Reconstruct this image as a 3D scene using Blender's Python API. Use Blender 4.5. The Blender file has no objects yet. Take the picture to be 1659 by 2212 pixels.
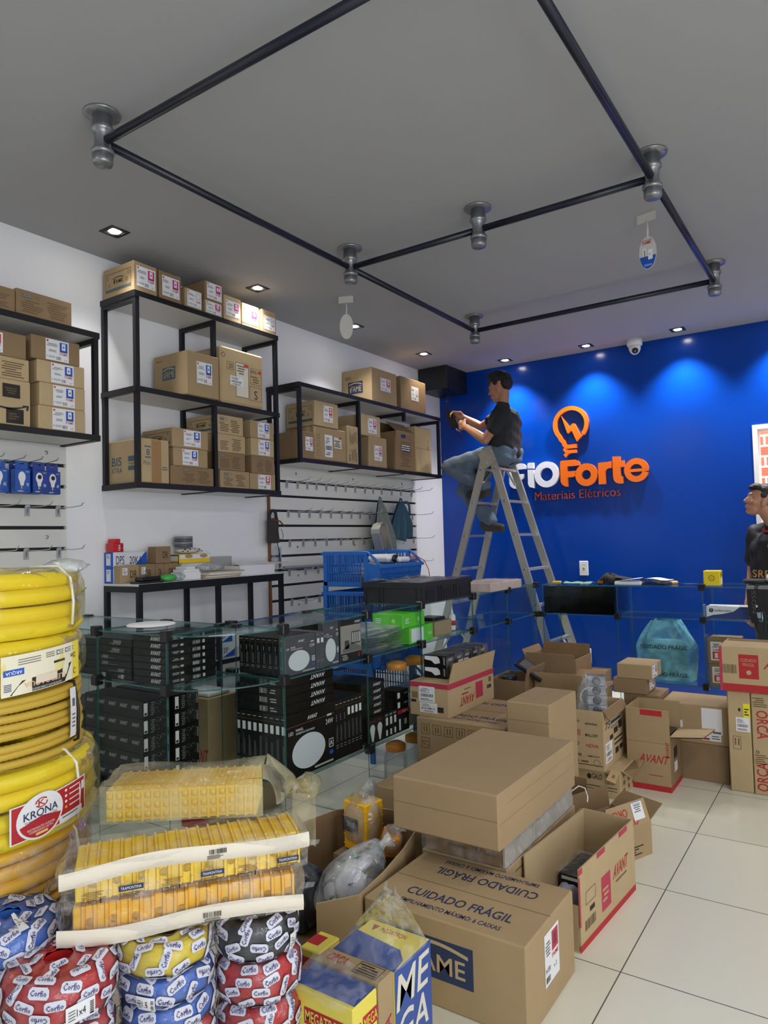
import bpy, bmesh, math, random
from mathutils import Vector, Matrix
random.seed(7)
D = bpy.data
SC = bpy.context.scene
COL = SC.collection
PI = math.pi

# ---------------------------------------------------------------- camera
LENS_PX = 1524.1
YAW, PITCH, ROLL = math.radians(-34.139), math.radians(2.2966), math.radians(-1.496)
fw = Vector((math.sin(YAW)*math.cos(PITCH), math.cos(YAW)*math.cos(PITCH), math.sin(PITCH)))
r0 = Vector((math.cos(YAW), -math.sin(YAW), 0)); u0 = r0.cross(fw)
rt = math.cos(ROLL)*r0 + math.sin(ROLL)*u0
up = -math.sin(ROLL)*r0 + math.cos(ROLL)*u0
cd = D.cameras.new('camera'); cam = D.objects.new('camera', cd); COL.objects.link(cam)
cd.sensor_fit = 'VERTICAL'; cd.sensor_height = 36.0; cd.lens = 36*LENS_PX/2212
cd.clip_start = .05
m = Matrix((rt, up, -fw)).transposed().to_4x4(); m.translation = (0, 0, 1.36)
cam.matrix_world = m
SC.camera = cam

# ---------------------------------------------------------------- light and exposure
vs = SC.view_settings
vs.view_transform = 'Standard'; vs.look = 'None'; vs.gamma = 1; vs.use_curve_mapping = False
vs.exposure = 0.12
W = D.worlds.new('world'); SC.world = W; W.use_nodes = True
bg = W.node_tree.nodes['Background']; bg.inputs[0].default_value = (.62, .72, .9, 1); bg.inputs[1].default_value = .3
try:
    SC.cycles.transparent_max_bounces = 48; SC.cycles.max_bounces = 10
    SC.cycles.sample_clamp_indirect = 4
except Exception:
    pass
def area(name, loc, rot, sx, sy, power, col=(1, 1, 1)):
    l = D.lights.new(name, 'AREA'); l.shape = 'RECTANGLE'; l.size = sx; l.size_y = sy; l.energy = power; l.color = col
    o = D.objects.new(name, l); COL.objects.link(o); o.location = loc; o.rotation_euler = rot
    return o
# daylight through the open shop front behind the camera
area('shopfront_daylight', (.9, -3.3, 1.35), (math.radians(90), 0, 0), 2.6, 2.3, 12, (.93, .96, 1))
area('side_daylight', (2.28, -.7, 1.35), (math.radians(90), 0, math.radians(90)), 3.6, 2.3, 92, (.90, .955, 1))
# daylight in the yard behind the doorway
area('yard_daylight', (-.1, 6.9, 3.2), (0, 0, 0), 2.4, .9, 110, (1, .98, .95))
SPOT_POWER = 34
PANEL_POWER = 9

# ---------------------------------------------------------------- materials
def lin(c):
    if isinstance(c, str): c = [int(c[i:i+2], 16) for i in (1, 3, 5)]
    return tuple(((v/255)/12.92 if v <= 10 else ((v/255+.055)/1.055)**2.4) for v in c) + (1,)
_M = {}
def mat(name, col, rough=.6, metal=0, nz=0, bump=0, scale=25, coat=0, spec=.5, emit=0):
    if name in _M: return _M[name]
    m = D.materials.new(name); m.use_nodes = True; nt = m.node_tree; b = nt.nodes['Principled BSDF']
    c = lin(col); b.inputs['Base Color'].default_value = c
    b.inputs['Roughness'].default_value = rough; b.inputs['Metallic'].default_value = metal
    b.inputs['Coat Weight'].default_value = coat; b.inputs['Specular IOR Level'].default_value = spec
    if emit: b.inputs['Emission Color'].default_value = c; b.inputs['Emission Strength'].default_value = emit
    if nz or bump:
        tc = nt.nodes.new('ShaderNodeTexCoord'); n = nt.nodes.new('ShaderNodeTexNoise')
        n.inputs['Scale'].default_value = scale; n.inputs['Detail'].default_value = 5
        nt.links.new(tc.outputs['Object'], n.inputs['Vector'])
        if nz:
            mx = nt.nodes.new('ShaderNodeMix'); mx.data_type = 'RGBA'
            mx.inputs['A'].default_value = tuple(v*(1-nz) for v in c[:3])+(1,)
            mx.inputs['B'].default_value = tuple(min(1, v*(1+nz)) for v in c[:3])+(1,)
            nt.links.new(n.outputs['Fac'], mx.inputs['Factor']); nt.links.new(mx.outputs['Result'], b.inputs['Base Color'])
        if bump:
            bp = nt.nodes.new('ShaderNodeBump'); bp.inputs['Strength'].default_value = bump; bp.inputs['Distance'].default_value = .01
            nt.links.new(n.outputs['Fac'], bp.inputs['Height']); nt.links.new(bp.outputs['Normal'], b.inputs['Normal'])
    _M[name] = m
    return m
def clear(name, tint, gloss=.08, rough=.02, haze=0, hazecol=(230, 230, 230), bump=0, scale=30, vary=0):
    """see-through sheet: transparent + fresnel gloss + a little scattering haze"""
    if name in _M: return _M[name]
    m = D.materials.new(name); m.use_nodes = True; nt = m.node_tree; nt.nodes.clear()
    N = nt.nodes.new; L = nt.links.new
    out = N('ShaderNodeOutputMaterial'); tr = N('ShaderNodeBsdfTransparent'); tr.inputs[0].default_value = lin(tint)
    gl = N('ShaderNodeBsdfGlossy'); gl.inputs['Roughness'].default_value = rough; gl.inputs['Color'].default_value = (.9, .95, 1, 1)
    fr = N('ShaderNodeLayerWeight'); fr.inputs['Blend'].default_value = gloss*2
    mr = N('ShaderNodeMath'); mr.operation = 'MULTIPLY_ADD'; mr.inputs[1].default_value = .5; mr.inputs[2].default_value = gloss*.2
    L(fr.outputs['Fresnel'], mr.inputs[0])
    mx = N('ShaderNodeMixShader'); L(mr.outputs[0], mx.inputs[0]); L(gl.outputs[0], mx.inputs[2])
    if bump or vary:
        tc = N('ShaderNodeTexCoord'); nz = N('ShaderNodeTexNoise'); nz.inputs['Scale'].default_value = scale; nz.inputs['Detail'].default_value = 4
        nz.inputs['Distortion'].default_value = .6
        L(tc.outputs['Object'], nz.inputs['Vector'])
    if bump:
        bp = N('ShaderNodeBump'); bp.inputs['Strength'].default_value = bump; bp.inputs['Distance'].default_value = .02
        L(nz.outputs['Fac'], bp.inputs['Height']); L(bp.outputs['Normal'], gl.inputs['Normal'])
    if haze:
        df = N('ShaderNodeBsdfDiffuse'); df.inputs[0].default_value = lin(hazecol)
        m2 = N('ShaderNodeMixShader'); m2.inputs[0].default_value = haze
        if vary:
            rp = N('ShaderNodeMapRange'); rp.inputs[1].default_value = .4; rp.inputs[2].default_value = .72; rp.inputs[3].default_value = haze*.4; rp.inputs[4].default_value = min(.95, haze*(1+vary))
            L(nz.outputs['Fac'], rp.inputs[0]); L(rp.outputs[0], m2.inputs[0])
        L(tr.outputs[0], m2.inputs[1]); L(df.outputs[0], m2.inputs[2]); L(m2.outputs[0], mx.inputs[1])
    else:
        L(tr.outputs[0], mx.inputs[1])
    L(mx.outputs[0], out.inputs[0])
    _M[name] = m
    return m
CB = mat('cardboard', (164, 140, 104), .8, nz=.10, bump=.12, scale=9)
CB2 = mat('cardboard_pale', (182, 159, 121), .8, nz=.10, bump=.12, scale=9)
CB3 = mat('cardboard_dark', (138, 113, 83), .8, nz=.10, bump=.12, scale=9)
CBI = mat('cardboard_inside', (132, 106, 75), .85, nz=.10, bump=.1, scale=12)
TAPE = mat('packing_tape', (158, 122, 78), .25, nz=.05, scale=30)
INK = mat('black_ink', (38, 34, 30), .7)
INKB = mat('faded_ink', (104, 84, 60), .8)
NAVY = mat('navy_ink', (38, 52, 88), .7)
TEAL = mat('teal_ink', (70, 98, 106), .7)
RED = mat('red_ink', (176, 34, 40), .6)
PINKI = mat('pink_ink', (180, 52, 76), .6)
PAPER = mat('white_paper', (226, 226, 230), .6)
GREYL = mat('grey_print', (96, 96, 100), .7)
MAG = mat('magenta_print', (198, 40, 128), .5)
BLUEP = mat('blue_print', (24, 84, 190), .5)
REDP = mat('red_print', (205, 52, 58), .5)
BLK = mat('black_metal', (22, 23, 27), .45, spec=.4)
BLKP = mat('black_plastic', (20, 20, 22), .35)
BOXK = mat('black_carton', (15, 14, 14), .42, nz=.05, spec=.3)
BOXG = mat('black_carton_gloss', (30, 30, 32), .18)
WHITE = mat('white_plastic', (232, 232, 234), .35)
OFFW = mat('off_white_print', (214, 210, 196), .6)
ALU = mat('aluminium', (196, 194, 186), .38, metal=.75, nz=.06, bump=.03, scale=14)
STEEL = mat('galvanised_steel', (150, 152, 156), .36, metal=.8, nz=.12, bump=.04, scale=30)
CHROME = mat('chrome', (200, 202, 206), .2, metal=1)
YEL = mat('yellow_pvc', (228, 205, 44), .38, nz=.05, scale=8)
YELD = mat('ribbed_yellow_pvc', (196, 164, 60), .5, nz=.06, scale=8)
YELO = mat('amber_pvc', (224, 172, 34), .4, nz=.05, scale=8)
YELB = mat('yellow_box_plastic', (250, 214, 38), .4, nz=.04, scale=10)
YELBD = mat('amber_box_plastic', (244, 188, 30), .4, nz=.04, scale=10)
BLUEPL = mat('blue_basket_plastic', (34, 104, 192), .38)
GREENB = mat('green_carton', (92, 200, 52), .5)
ORJ = mat('orange_lid_plastic', (228, 148, 62), .4)
SHELFB = mat('shelf_board', (214, 212, 208), .5)
PANEL = mat('slat_panel_melamine', (222, 221, 216), .4)
GROOVE = mat('slat_groove', (16, 16, 18), .6)
WOODE = mat('raw_board_edge', (126, 84, 52), .7, nz=.15, scale=30)
GLASS = clear('counter_glass', (250, 253, 252), .04, .015)
GEDGE = clear('glass_edge', (120, 176, 168), .18, .1, haze=.35, hazecol=(90, 150, 142))
WRAP = clear('plastic_wrap', (252, 252, 252), .10, .13, haze=.07, hazecol=(235, 235, 238), bump=.8, scale=22, vary=2.2)
MILKY = clear('milky_plastic_bag', (244, 240, 225), .12, .2, haze=.26, hazecol=(240, 232, 190), bump=.6, scale=9, vary=.5)
BAGW = clear('thin_clear_bag', (248, 250, 250), .16, .12, haze=.2, hazecol=(225, 230, 232), bump=1.0, scale=14, vary=1.8)
BAGB = clear('blue_bag_plastic', (170, 218, 236), .08, .22, haze=.74, hazecol=(150, 216, 238), bump=.6, scale=9, vary=.3)
FOLD = clear('folded_film', (248, 248, 248), .14, .15, haze=.55, hazecol=(226, 228, 228), bump=.6, scale=14, vary=.4)
JARM = clear('jar_plastic', (244, 246, 246), .12, .06, haze=.06)

# ---------------------------------------------------------------- mesh helpers
_TC = {}
def glyphs(s, bold=0, res=3):
    bold = min(bold, .011); k = (s, bold, res)
    if k in _TC: return _TC[k]
    cu = D.curves.new('t', 'FONT'); cu.body = s; cu.resolution_u = res; cu.offset = bold
    ob = D.objects.new('t', cu); me = D.meshes.new_from_object(ob)
    vv = [(v.co.x, v.co.y) for v in me.vertices]; ff = [tuple(p.vertices) for p in me.polygons]
    D.objects.remove(ob); D.meshes.remove(me); D.curves.remove(cu)
    x0 = min(v[0] for v in vv); x1 = max(v[0] for v in vv); y0 = min(v[1] for v in vv); y1 = max(v[1] for v in vv)
    vv = [((x-x0)/(x1-x0), (y-y0)/(y1-y0)) for x, y in vv]
    _TC[k] = (vv, ff, (x1-x0)/(y1-y0))
    return _TC[k]

class F:
    """a flat rectangle in space: origin, unit axes, size"""
    def __init__(s, O, U, V, w, h):
        s.O, s.U, s.V = Vector(O), Vector(U), Vector(V); s.N = s.U.cross(s.V); s.w, s.h = w, h
    def p(s, u, v, off=0): return s.O + s.U*(u*s.w) + s.V*(v*s.h) + s.N*off
    def sub(s, u, v, w, h, off=0): return F(s.p(u, v, off), s.U, s.V, s.w*w, s.h*h)
    def rot(s, k):
        if k == 2: return F(s.p(1, 1), -s.U, -s.V, s.w, s.h)
        if k == 1: return F(s.p(1, 0), s.V, -s.U, s.h, s.w)
        if k == 3: return F(s.p(0, 1), -s.V, s.U, s.h, s.w)
        return s

class MB:
    def __init__(s): s.v = []; s.f = []; s.m = []; s.mats = []; s.sm = []
    def mi(s, m):
        if m not in s.mats: s.mats.append(m)
        return s.mats.index(m)
    def poly(s, pts, m, sm=False):
        n = len(s.v); s.v += [tuple(p) for p in pts]; s.f.append(tuple(range(n, n+len(pts)))); s.m.append(s.mi(m)); s.sm.append(sm)
    def mesh(s, vv, ff, m, sm=False):
        n = len(s.v); s.v += [tuple(p) for p in vv]; k = s.mi(m)
        for f in ff: s.f.append(tuple(n+i for i in f)); s.m.append(k); s.sm.append(sm)
    def box(s, x0, x1, y0, y1, z0, z1, m, m2=None, thin=None):
        vv = [(x0,y0,z0),(x1,y0,z0),(x1,y1,z0),(x0,y1,z0),(x0,y0,z1),(x1,y0,z1),(x1,y1,z1),(x0,y1,z1)]
        ff = [(3,2,1,0),(4,5,6,7),(0,1,5,4),(1,2,6,5),(2,3,7,6),(3,0,4,7)]
        if m2 is None: s.mesh(vv, ff, m)
        else:
            d = [abs(z1-z0), abs(z1-z0), abs(y1-y0), abs(x1-x0), abs(y1-y0), abs(x1-x0)]; t = min(d)
            n = len(s.v); s.v += vv
            for f, q in zip(ff, d): s.f.append(tuple(n+i for i in f)); s.m.append(s.mi(m if q == t else m2)); s.sm.append(False)
        return s
    def cbox(s, x0, x1, y0, y1, z0, z1, m, c=.003, jit=0):
        """box with chamfered edges; jit pushes corners about for worn cartons"""
        P = {}
        n = len(s.v)
        for i, X in enumerate((x0, x1)):
            for j, Y in enumerate((y0, y1)):
                for k, Z in enumerate((z0, z1)):
                    sx, sy, sz = (1, -1)[i]*c, (1, -1)[j]*c, (1, -1)[k]*c
                    q = Vector([random.uniform(-jit, jit) for _ in range(3)])
                    if k == 0: q.z = 0
                    for a, d in enumerate(((0, sy, sz), (sx, 0, sz), (sx, sy, 0))):
                        P[i, j, k, a] = len(s.v); s.v.append(tuple(Vector((X+d[0], Y+d[1], Z+d[2]))+q))
        def add(*ids): s.f.append(ids); s.m.append(s.mi(m)); s.sm.append(False)
        for a in range(3):
            for e in (0, 1):
                ids = []
                for b, cc in ((0, 0), (1, 0), (1, 1), (0, 1)):
                    t = [0, 0, 0]; t[a] = e; t[(a+1) % 3] = b; t[(a+2) % 3] = cc; ids.append(P[t[0], t[1], t[2], a])
                add(*(ids if e else ids[::-1]))
            b, cc = (a+1) % 3, (a+2) % 3
            for e in (0, 1):
                for g in (0, 1):
                    t0 = [0, 0, 0]; t0[b] = e; t0[cc] = g; t1 = t0[:]; t1[a] = 1
                    t0, t1 = tuple(t0), tuple(t1)
                    add(P[t0+(b,)], P[t1+(b,)], P[t1+(cc,)], P[t0+(cc,)])
        for i in (0, 1):
            for j in (0, 1):
                for k in (0, 1): add(P[i, j, k, 0], P[i, j, k, 1], P[i, j, k, 2])
        return s
    def bar(s, a, b, w, h, m, upv=(0, 0, 1)):
        a, b = Vector(a), Vector(b); d = (b-a).normalized(); u = Vector(upv)
        if abs(d.dot(u)) > .98: u = Vector((1, 0, 0))
        x = d.cross(u).normalized(); z = x.cross(d); vv = []
        for p in (a, b):
            for sx, sz in ((-1, -1), (1, -1), (1, 1), (-1, 1)): vv.append(p+x*(sx*w/2)+z*(sz*h/2))
        s.mesh(vv, [(3,2,1,0),(4,5,6,7),(0,1,5,4),(1,2,6,5),(2,3,7,6),(3,0,4,7)], m)
        return s
    def tube(s, pts, r, m, n=8, closed=False, cap=True):
        pts = [Vector(p) for p in pts]; N = len(pts); rr = r if isinstance(r, (list, tuple)) else [r]*N
        vv = []; ff = []; prev = None
        for i, p in enumerate(pts):
            if closed: t = pts[(i+1) % N]-pts[i-1]
            else: t = pts[min(i+1, N-1)]-pts[max(i-1, 0)]
            t.normalize()
            if prev is None:
                a = Vector((0, 0, 1)) if abs(t.z) < .9 else Vector((1, 0, 0))
                x = t.cross(a).normalized()
            else: x = (prev-t*prev.dot(t)).normalized()
            prev = x; y = t.cross(x)
            for k in range(n):
                q = 2*PI*k/n; vv.append(p+(x*math.cos(q)+y*math.sin(q))*rr[i])
        M_ = N if closed else N-1
        for i in range(M_):
            for k in range(n):
                a = i*n+k; b = i*n+(k+1) % n; j = (i+1) % N
                ff.append((a, b, j*n+(k+1) % n, j*n+k))
        if cap and not closed:
            ff.append(tuple(range(n))[::-1]); ff.append(tuple((N-1)*n+k for k in range(n)))
        s.mesh(vv, ff, m, True)
        return s
    def lathe(s, prof, m, c=(0, 0, 0), n=24, axis=(0, 0, 1), sm=True, wob=0):
        ax = Vector(axis).normalized(); a = Vector((1, 0, 0)) if abs(ax.x) < .9 else Vector((0, 1, 0))
        x = (a-ax*a.dot(ax)).normalized(); y = ax.cross(x); c = Vector(c); vv = []; ff = []
        for r, z in prof:
            for k in range(n):
                q = 2*PI*k/n; w = 1+wob*random.uniform(-1, 1)
                vv.append(c+ax*z+(x*math.cos(q)+y*math.sin(q))*r*w)
        for i in range(len(prof)-1):
            for k in range(n):
                ff.append((i*n+k, i*n+(k+1) % n, (i+1)*n+(k+1) % n, (i+1)*n+k))
        if prof[0][0] > 1e-6: ff.append(tuple(range(n))[::-1])
        if prof[-1][0] > 1e-6: ff.append(tuple((len(prof)-1)*n+k for k in range(n)))
        s.mesh(vv, ff, m, sm)
        return s
    def grid(s, fn, nu, nv, m, cu=False, cv=False, sm=True):
        vv = [fn(i/(nu if cu else nu-1), j/(nv if cv else nv-1)) for i in range(nu) for j in range(nv)]; ff = []
        for i in range(nu if cu else nu-1):
            for j in range(nv if cv else nv-1):
                a, b = (i+1) % nu, (j+1) % nv; ff.append((i*nv+j, a*nv+j, a*nv+b, i*nv+b))
        s.mesh(vv, ff, m, sm)
        return s
    def prism(s, pts, Fp, d, m):
        """extrude a simple 2-D outline (metres on face Fp) by d along its normal"""
        from mathutils.geometry import tessellate_polygon
        P = [Fp.O+Fp.U*x+Fp.V*y for x, y in pts]; n = len(P)
        tri = tessellate_polygon([[Vector((x, y, 0)) for x, y in pts]])
        vv = [p for p in P]+[p+Fp.N*d for p in P]; ff = []
        for t in tri: ff.append(tuple(t)); ff.append(tuple(n+i for i in t))
        for i in range(n): j = (i+1) % n; ff.append((i, j, n+j, n+i))
        s.mesh(vv, ff, m)
        return s
    def text(s, t, f, m, off=.0009, bold=0, shear=0):
        vv, ff, _ = glyphs(t, bold)
        s.mesh([f.p(x+shear*(y-.5)*f.h/f.w, y, off) for x, y in vv], ff, m)
        return s
    def build(s, name, parent=None, loc=(0, 0, 0), rz=0, recalc=False):
        me = D.meshes.new(name); me.from_pydata(s.v, [], s.f)
        for m in s.mats: me.materials.append(m)
        me.polygons.foreach_set('material_index', s.m); me.polygons.foreach_set('use_smooth', s.sm)
        if recalc:
            b = bmesh.new(); b.from_mesh(me); bmesh.ops.recalc_face_normals(b, faces=b.faces); b.to_mesh(me); b.free()
        me.update()
        o = D.objects.new(name, me); COL.objects.link(o)
        if parent: o.parent = parent
        o.location = loc; o.rotation_euler = (0, 0, rz)
        return o

def tag(o, label, cat, group=None, kind=None):
    o['label'] = label; o['category'] = cat
    if group: o['group'] = group
    if kind: o['kind'] = kind
    return o
def thing(name, label, cat, loc=(0, 0, 0), rz=0, group=None):
    o = D.objects.new(name, None); COL.objects.link(o); o.location = loc; o.rotation_euler = (0, 0, rz); o.empty_display_size = .05
    return tag(o, label, cat, group)
def struct(mb, name, loc=(0, 0, 0)):
    o = mb.build(name, loc=loc); o['kind'] = 'structure'
    return o
def dup(root, loc=None, rz=None, label=None, group=None):
    r = root.copy(); COL.objects.link(r)
    if loc is not None: r.location = loc
    if rz is not None: r.rotation_euler = (0, 0, rz)
    if label: r['label'] = label
    if group: r['group'] = group
    for ch in list(root.children):
        c = ch.copy(); COL.objects.link(c); c.parent = r
        for g in list(ch.children):
            d = g.copy(); COL.objects.link(d); d.parent = c
    return r
ORD = ['first', 'second', 'third', 'fourth', 'fifth', 'sixth', 'seventh', 'eighth', 'ninth', 'tenth', 'eleventh', 'twelfth', 'thirteenth', 'fourteenth', 'fifteenth', 'sixteenth']

# printed things on faces -------------------------------------------------
def rc(mb, f, u, v, w, h, m, off=.0006):
    mb.poly([f.p(u, v, off), f.p(u+w, v, off), f.p(u+w, v+h, off), f.p(u, v+h, off)], m)
def tx(mb, f, t, u, v, w, h, m, off=.0009, bold=0, rot=0, shear=0):
    mb.text(t, f.sub(u, v, w, h).rot(rot), m, off, bold, shear)
def lines(mb, f, u, v, w, h, n, m, off=.0009, fill=.45):
    for i in range(n):
        l = w*random.uniform(.55, 1); rc(mb, f, u+(w-l)*random.choice((0, .5)), v+h*(i+.2)/n, l, h*fill/n, m, off)
def bars(mb, f, u, v, w, h, m, off=.0011, n=12):
    x = 0
    for i in range(n):
        t = w/n*random.uniform(.25, .75); rc(mb, f, u+w*i/n, v, t, h, m, off)
def ring(mb, f, u, v, r, t, m, off=.0009, n=14):
    for i in range(n):
        a, b = 2*PI*i/n, 2*PI*(i+1)/n; c = f.p(u, v, off)
        q = lambda A, R: c+f.U*(R*math.cos(A))+f.V*(R*math.sin(A))
        mb.poly([q(a, r-t), q(a, r), q(b, r), q(b, r-t)], m)
def disc(mb, f, u, v, rx, ry, m, off=.0009, n=24):
    c = f.p(u, v, off)
    mb.poly([c+f.U*(rx*math.cos(2*PI*i/n))+f.V*(ry*math.sin(2*PI*i/n)) for i in range(n)], m)
def frame(mb, f, u, v, w, h, t, m, off=.0009):
    tu, tv = t/f.w, t/f.h
    rc(mb, f, u, v, w, tv, m, off); rc(mb, f, u, v+h-tv, w, tv, m, off); rc(mb, f, u, v, tu, h, m, off); rc(mb, f, u+w-tu, v, tu, h, m, off)
def famelogo(mb, f, u, v, w, h, bgm, fg):
    if bgm: rc(mb, f, u, v, w, h, bgm, .0005)
    g = f.sub(u, v, w, h); o = .0010
    tx(mb, g, 'AME', .32, .18, .58, .44, fg, o, bold=.03)
    for (a, b, c, d) in ((.15, .15, .07, .5), (.1, .36, .2, .09), (.15, .56, .18, .09)): rc(mb, g, a, b, c, d, fg, o)
    n = 12; t = .09
    P = [(.06+.88*i/n, .70+.14*math.sin(PI*i/n)) for i in range(n+1)]
    for i in range(n): mb.poly([g.p(P[i][0], P[i][1], o), g.p(P[i+1][0], P[i+1][1], o), g.p(P[i+1][0], P[i+1][1]+t, o), g.p(P[i][0], P[i][1]+t, o)], fg)
def fame_sticker(col=None, icon=0, u=.3, v=.15, w=.4, h=.7):
    """white product label: small logo, text lines, colour picture, red word, bar code"""
    def fn(mb, f):
        g = f.sub(u, v, w, h, .0006); rc(mb, g, 0, 0, 1, 1, PAPER, .0003)
        rc(mb, g, .04, .86, .08, .09, REDP, .0006)
        lines(mb, g, .04, .66, .5, .16, 3, GREYL, .0006); lines(mb, g, .12, .4, .35, .12, 2, GREYL, .0006)
        tx(mb, g, 'N 10A250V', .04, .12, .36, .1, INK, .0006); bars(mb, g, .44, .06, .22, .16, GREYL, .0006, 8)
        tx(mb, g, 'x 2', .8, .06, .12, .09, INK, .0006)
        pc = col or mat('grey_picture', (200, 200, 206), .6)
        rc(mb, g, .6, .5, .34, .42, pc, .0006)
        if icon == 0: rc(mb, g, .69, .56, .16, .32, PAPER, .0009); rc(mb, g, .74, .66, .06, .1, GREYL, .0012)
        elif icon == 1: disc(mb, g, .77, .71, g.w*.1, g.h*.14, PAPER, .0009)
        else: rc(mb, g, .67, .6, .09, .22, PAPER, .0009); rc(mb, g, .8, .62, .09, .22, PAPER, .0009)
        if col: rc(mb, g, .6, .46, .34, .04, NAVY, .0006)
        tx(mb, g, 'FAME', .6, .31, .34, .1, RED, .0006, .02)
        rc(mb, g, .6, .42, .34, .015, RED, .0006)
    return fn
def ship_label(u, v, w, h, dark=True):
    def fn(mb, f):
        g = f.sub(u, v, w, h, .0006); rc(mb, g, 0, 0, 1, 1, PAPER, .0003)
        lines(mb, g, .08, .6, .6, .3, 4, GREYL, .0006); bars(mb, g, .1, .32, .8, .2, INK, .0006, 14)
        lines(mb, g, .1, .08, .8, .16, 2, INK if dark else GREYL, .0006)
    return fn
def text_panel(u=.06, v=.1, w=.88, h=.75, logo=True, ink=INKB):
    """printed carton instructions: small logo, seal and two columns of lines"""
    def fn(mb, f):
        g = f.sub(u, v, w, h)
        if logo: famelogo(mb, g, .02, .76, .2, .2, TEAL, CB2); ring(mb, g, .32, .86, g.h*.1, g.h*.02, ink)
        lines(mb, g, .0, .02, .44, .66, 6, ink); lines(mb, g, .52, .02, .44, .86, 7, ink)
    return fn
def avant(u, v, w, h, m, rot=0):
    return lambda mb, f: tx(mb, f, 'AVANT', u, v, w, h, m, bold=.02, rot=rot, shear=.25)

FACES = 'LFTRB'
def faces(lx, ly, lz):
    X, Y, Z = Vector((1, 0, 0)), Vector((0, 1, 0)), Vector((0, 0, 1)); a, b = lx/2, ly/2
    return {'L': F((-a, -b, 0), X, Z, lx, lz), 'F': F((a, -b, 0), Y, Z, ly, lz), 'T': F((-a, -b, lz), X, Y, lx, ly),
            'R': F((a, b, 0), -X, Z, lx, lz), 'B': F((-a, b, 0), -Y, Z, ly, lz)}
def carton(label, x, y, z, m=None, name='cardboard_box', cat='box', group=None, pr=(), st=(), rz=0, jit=.002, ch=.003, tape=None, stname='label'):
    lx, ly, lz = x[1]-x[0], y[1]-y[0], z[1]-z[0]
    mb = MB(); mb.cbox(-lx/2, lx/2, -ly/2, ly/2, 0, lz, m or CB, ch, 0)
    fs = faces(lx, ly, lz)
    for fc, fn in pr: fn(mb, fs[fc])
    o = mb.build(name, loc=((x[0]+x[1])/2, (y[0]+y[1])/2, z[0]), rz=rz); tag(o, label, cat, group)
    for it in st:
        q = MB(); it[1](q, fs[it[0]]); c = q.build(it[2] if len(it) > 2 else stname, o)
    if tape:
        q = MB(); f = fs['T']
        if tape == 'x': rc(q, f, 0, .44, 1, .12, TAPE, .0005); rc(q, fs['F'], .44, .78, .12, .22, TAPE, .0005)
        else: rc(q, f, .44, 0, .12, 1, TAPE, .0005); rc(q, fs['L'], .44, .78, .12, .22, TAPE, .0005)
        q.build('tape', o)
    return o
def open_carton(label, x, y, z, m=None, t=.005, name='open_cardboard_box', pr=(), st=(), flaps=(), rz=0, cat='box', missing='', inner=None, fl=.45):
    """five-sided carton with walls of real thickness and folded flaps; flaps: (side, angle from upright in degrees[, length])"""
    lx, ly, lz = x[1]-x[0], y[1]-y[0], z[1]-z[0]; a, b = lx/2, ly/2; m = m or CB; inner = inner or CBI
    mb = MB()
    mb.box(-a, a, -b, b, 0, t, m)
    for sd, bx in (('L', (-a, a, -b, -b+t)), ('R', (-a, a, b-t, b)), ('F', (a-t, a, -b+t, b-t)), ('B', (-a, -a+t, -b+t, b-t))):
        if sd in missing: continue
        mb.box(*bx, t, lz, m)
    fs = faces(lx, ly, lz)
    for fc, fn in pr: fn(mb, fs[fc])
    o = mb.build(name, loc=((x[0]+x[1])/2, (y[0]+y[1])/2, z[0]), rz=rz); tag(o, label, cat)
    for it in flaps:
        sd, ang = it[0], it[1]; L = it[2] if len(it) > 2 else (min(lx, ly)*fl)
        f = fs[sd]; A = math.radians(ang); q = MB()
        dv = f.V*math.cos(A)+f.N*math.sin(A); dn = f.N*math.cos(A)-f.V*math.sin(A)
        p0, p1 = f.p(.02, 1), f.p(.98, 1); w = f.U*(f.w*.015)
        A4 = [p0, p1, p1-w+dv*L, p0+w+dv*L]
        vv = A4+[p-dn*t for p in A4]
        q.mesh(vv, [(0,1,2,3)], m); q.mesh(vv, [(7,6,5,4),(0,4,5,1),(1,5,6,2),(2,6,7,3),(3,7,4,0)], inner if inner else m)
        q.build('flap', o, recalc=False)
    for it in st:
        q = MB(); it[1](q, fs[it[0]]); q.build(it[2] if len(it) > 2 else 'label', o)
    return o
def blob(mb, c, r, m, nu=18, nv=12, amp=.12, seed=0, flat=1, fn=None):
    """crumpled closed surface for bags and bundles"""
    rnd = random.Random(seed); ph = [(rnd.uniform(0, 6.3), rnd.uniform(0, 6.3), rnd.randint(2, 6), rnd.randint(1, 5)) for _ in range(6)]
    c = Vector(c)
    def g(u, v):
        a = 2*PI*u; b = PI*v; w = 1+amp*sum(math.sin(p[2]*a+p[0])*math.sin(p[3]*b+p[1]) for p in ph)/2.2
        q = Vector((r[0]*math.sin(b)*math.cos(a)*w, r[1]*math.sin(b)*math.sin(a)*w, -r[2]*math.cos(b)*(1+amp*.3*math.sin(3*a+ph[0][0]))))
        if fn: q = fn(q)
        return c+q
    mb.grid(g, nu, nv, m, cu=True)
    return mb
# ================================================================ the room
XL, YB, H = -3.50, 6.22, 3.0
def wallmat(name, col, rough, scale=60, bump=.04):
    return mat(name, col, rough, nz=.015, bump=bump, scale=scale)
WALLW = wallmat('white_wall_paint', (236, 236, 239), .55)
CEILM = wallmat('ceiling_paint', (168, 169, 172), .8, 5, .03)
BLUEW = mat('blue_wall_paint', (3, 60, 160), .2, nz=.04, bump=.05, scale=34, spec=.38)
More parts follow.
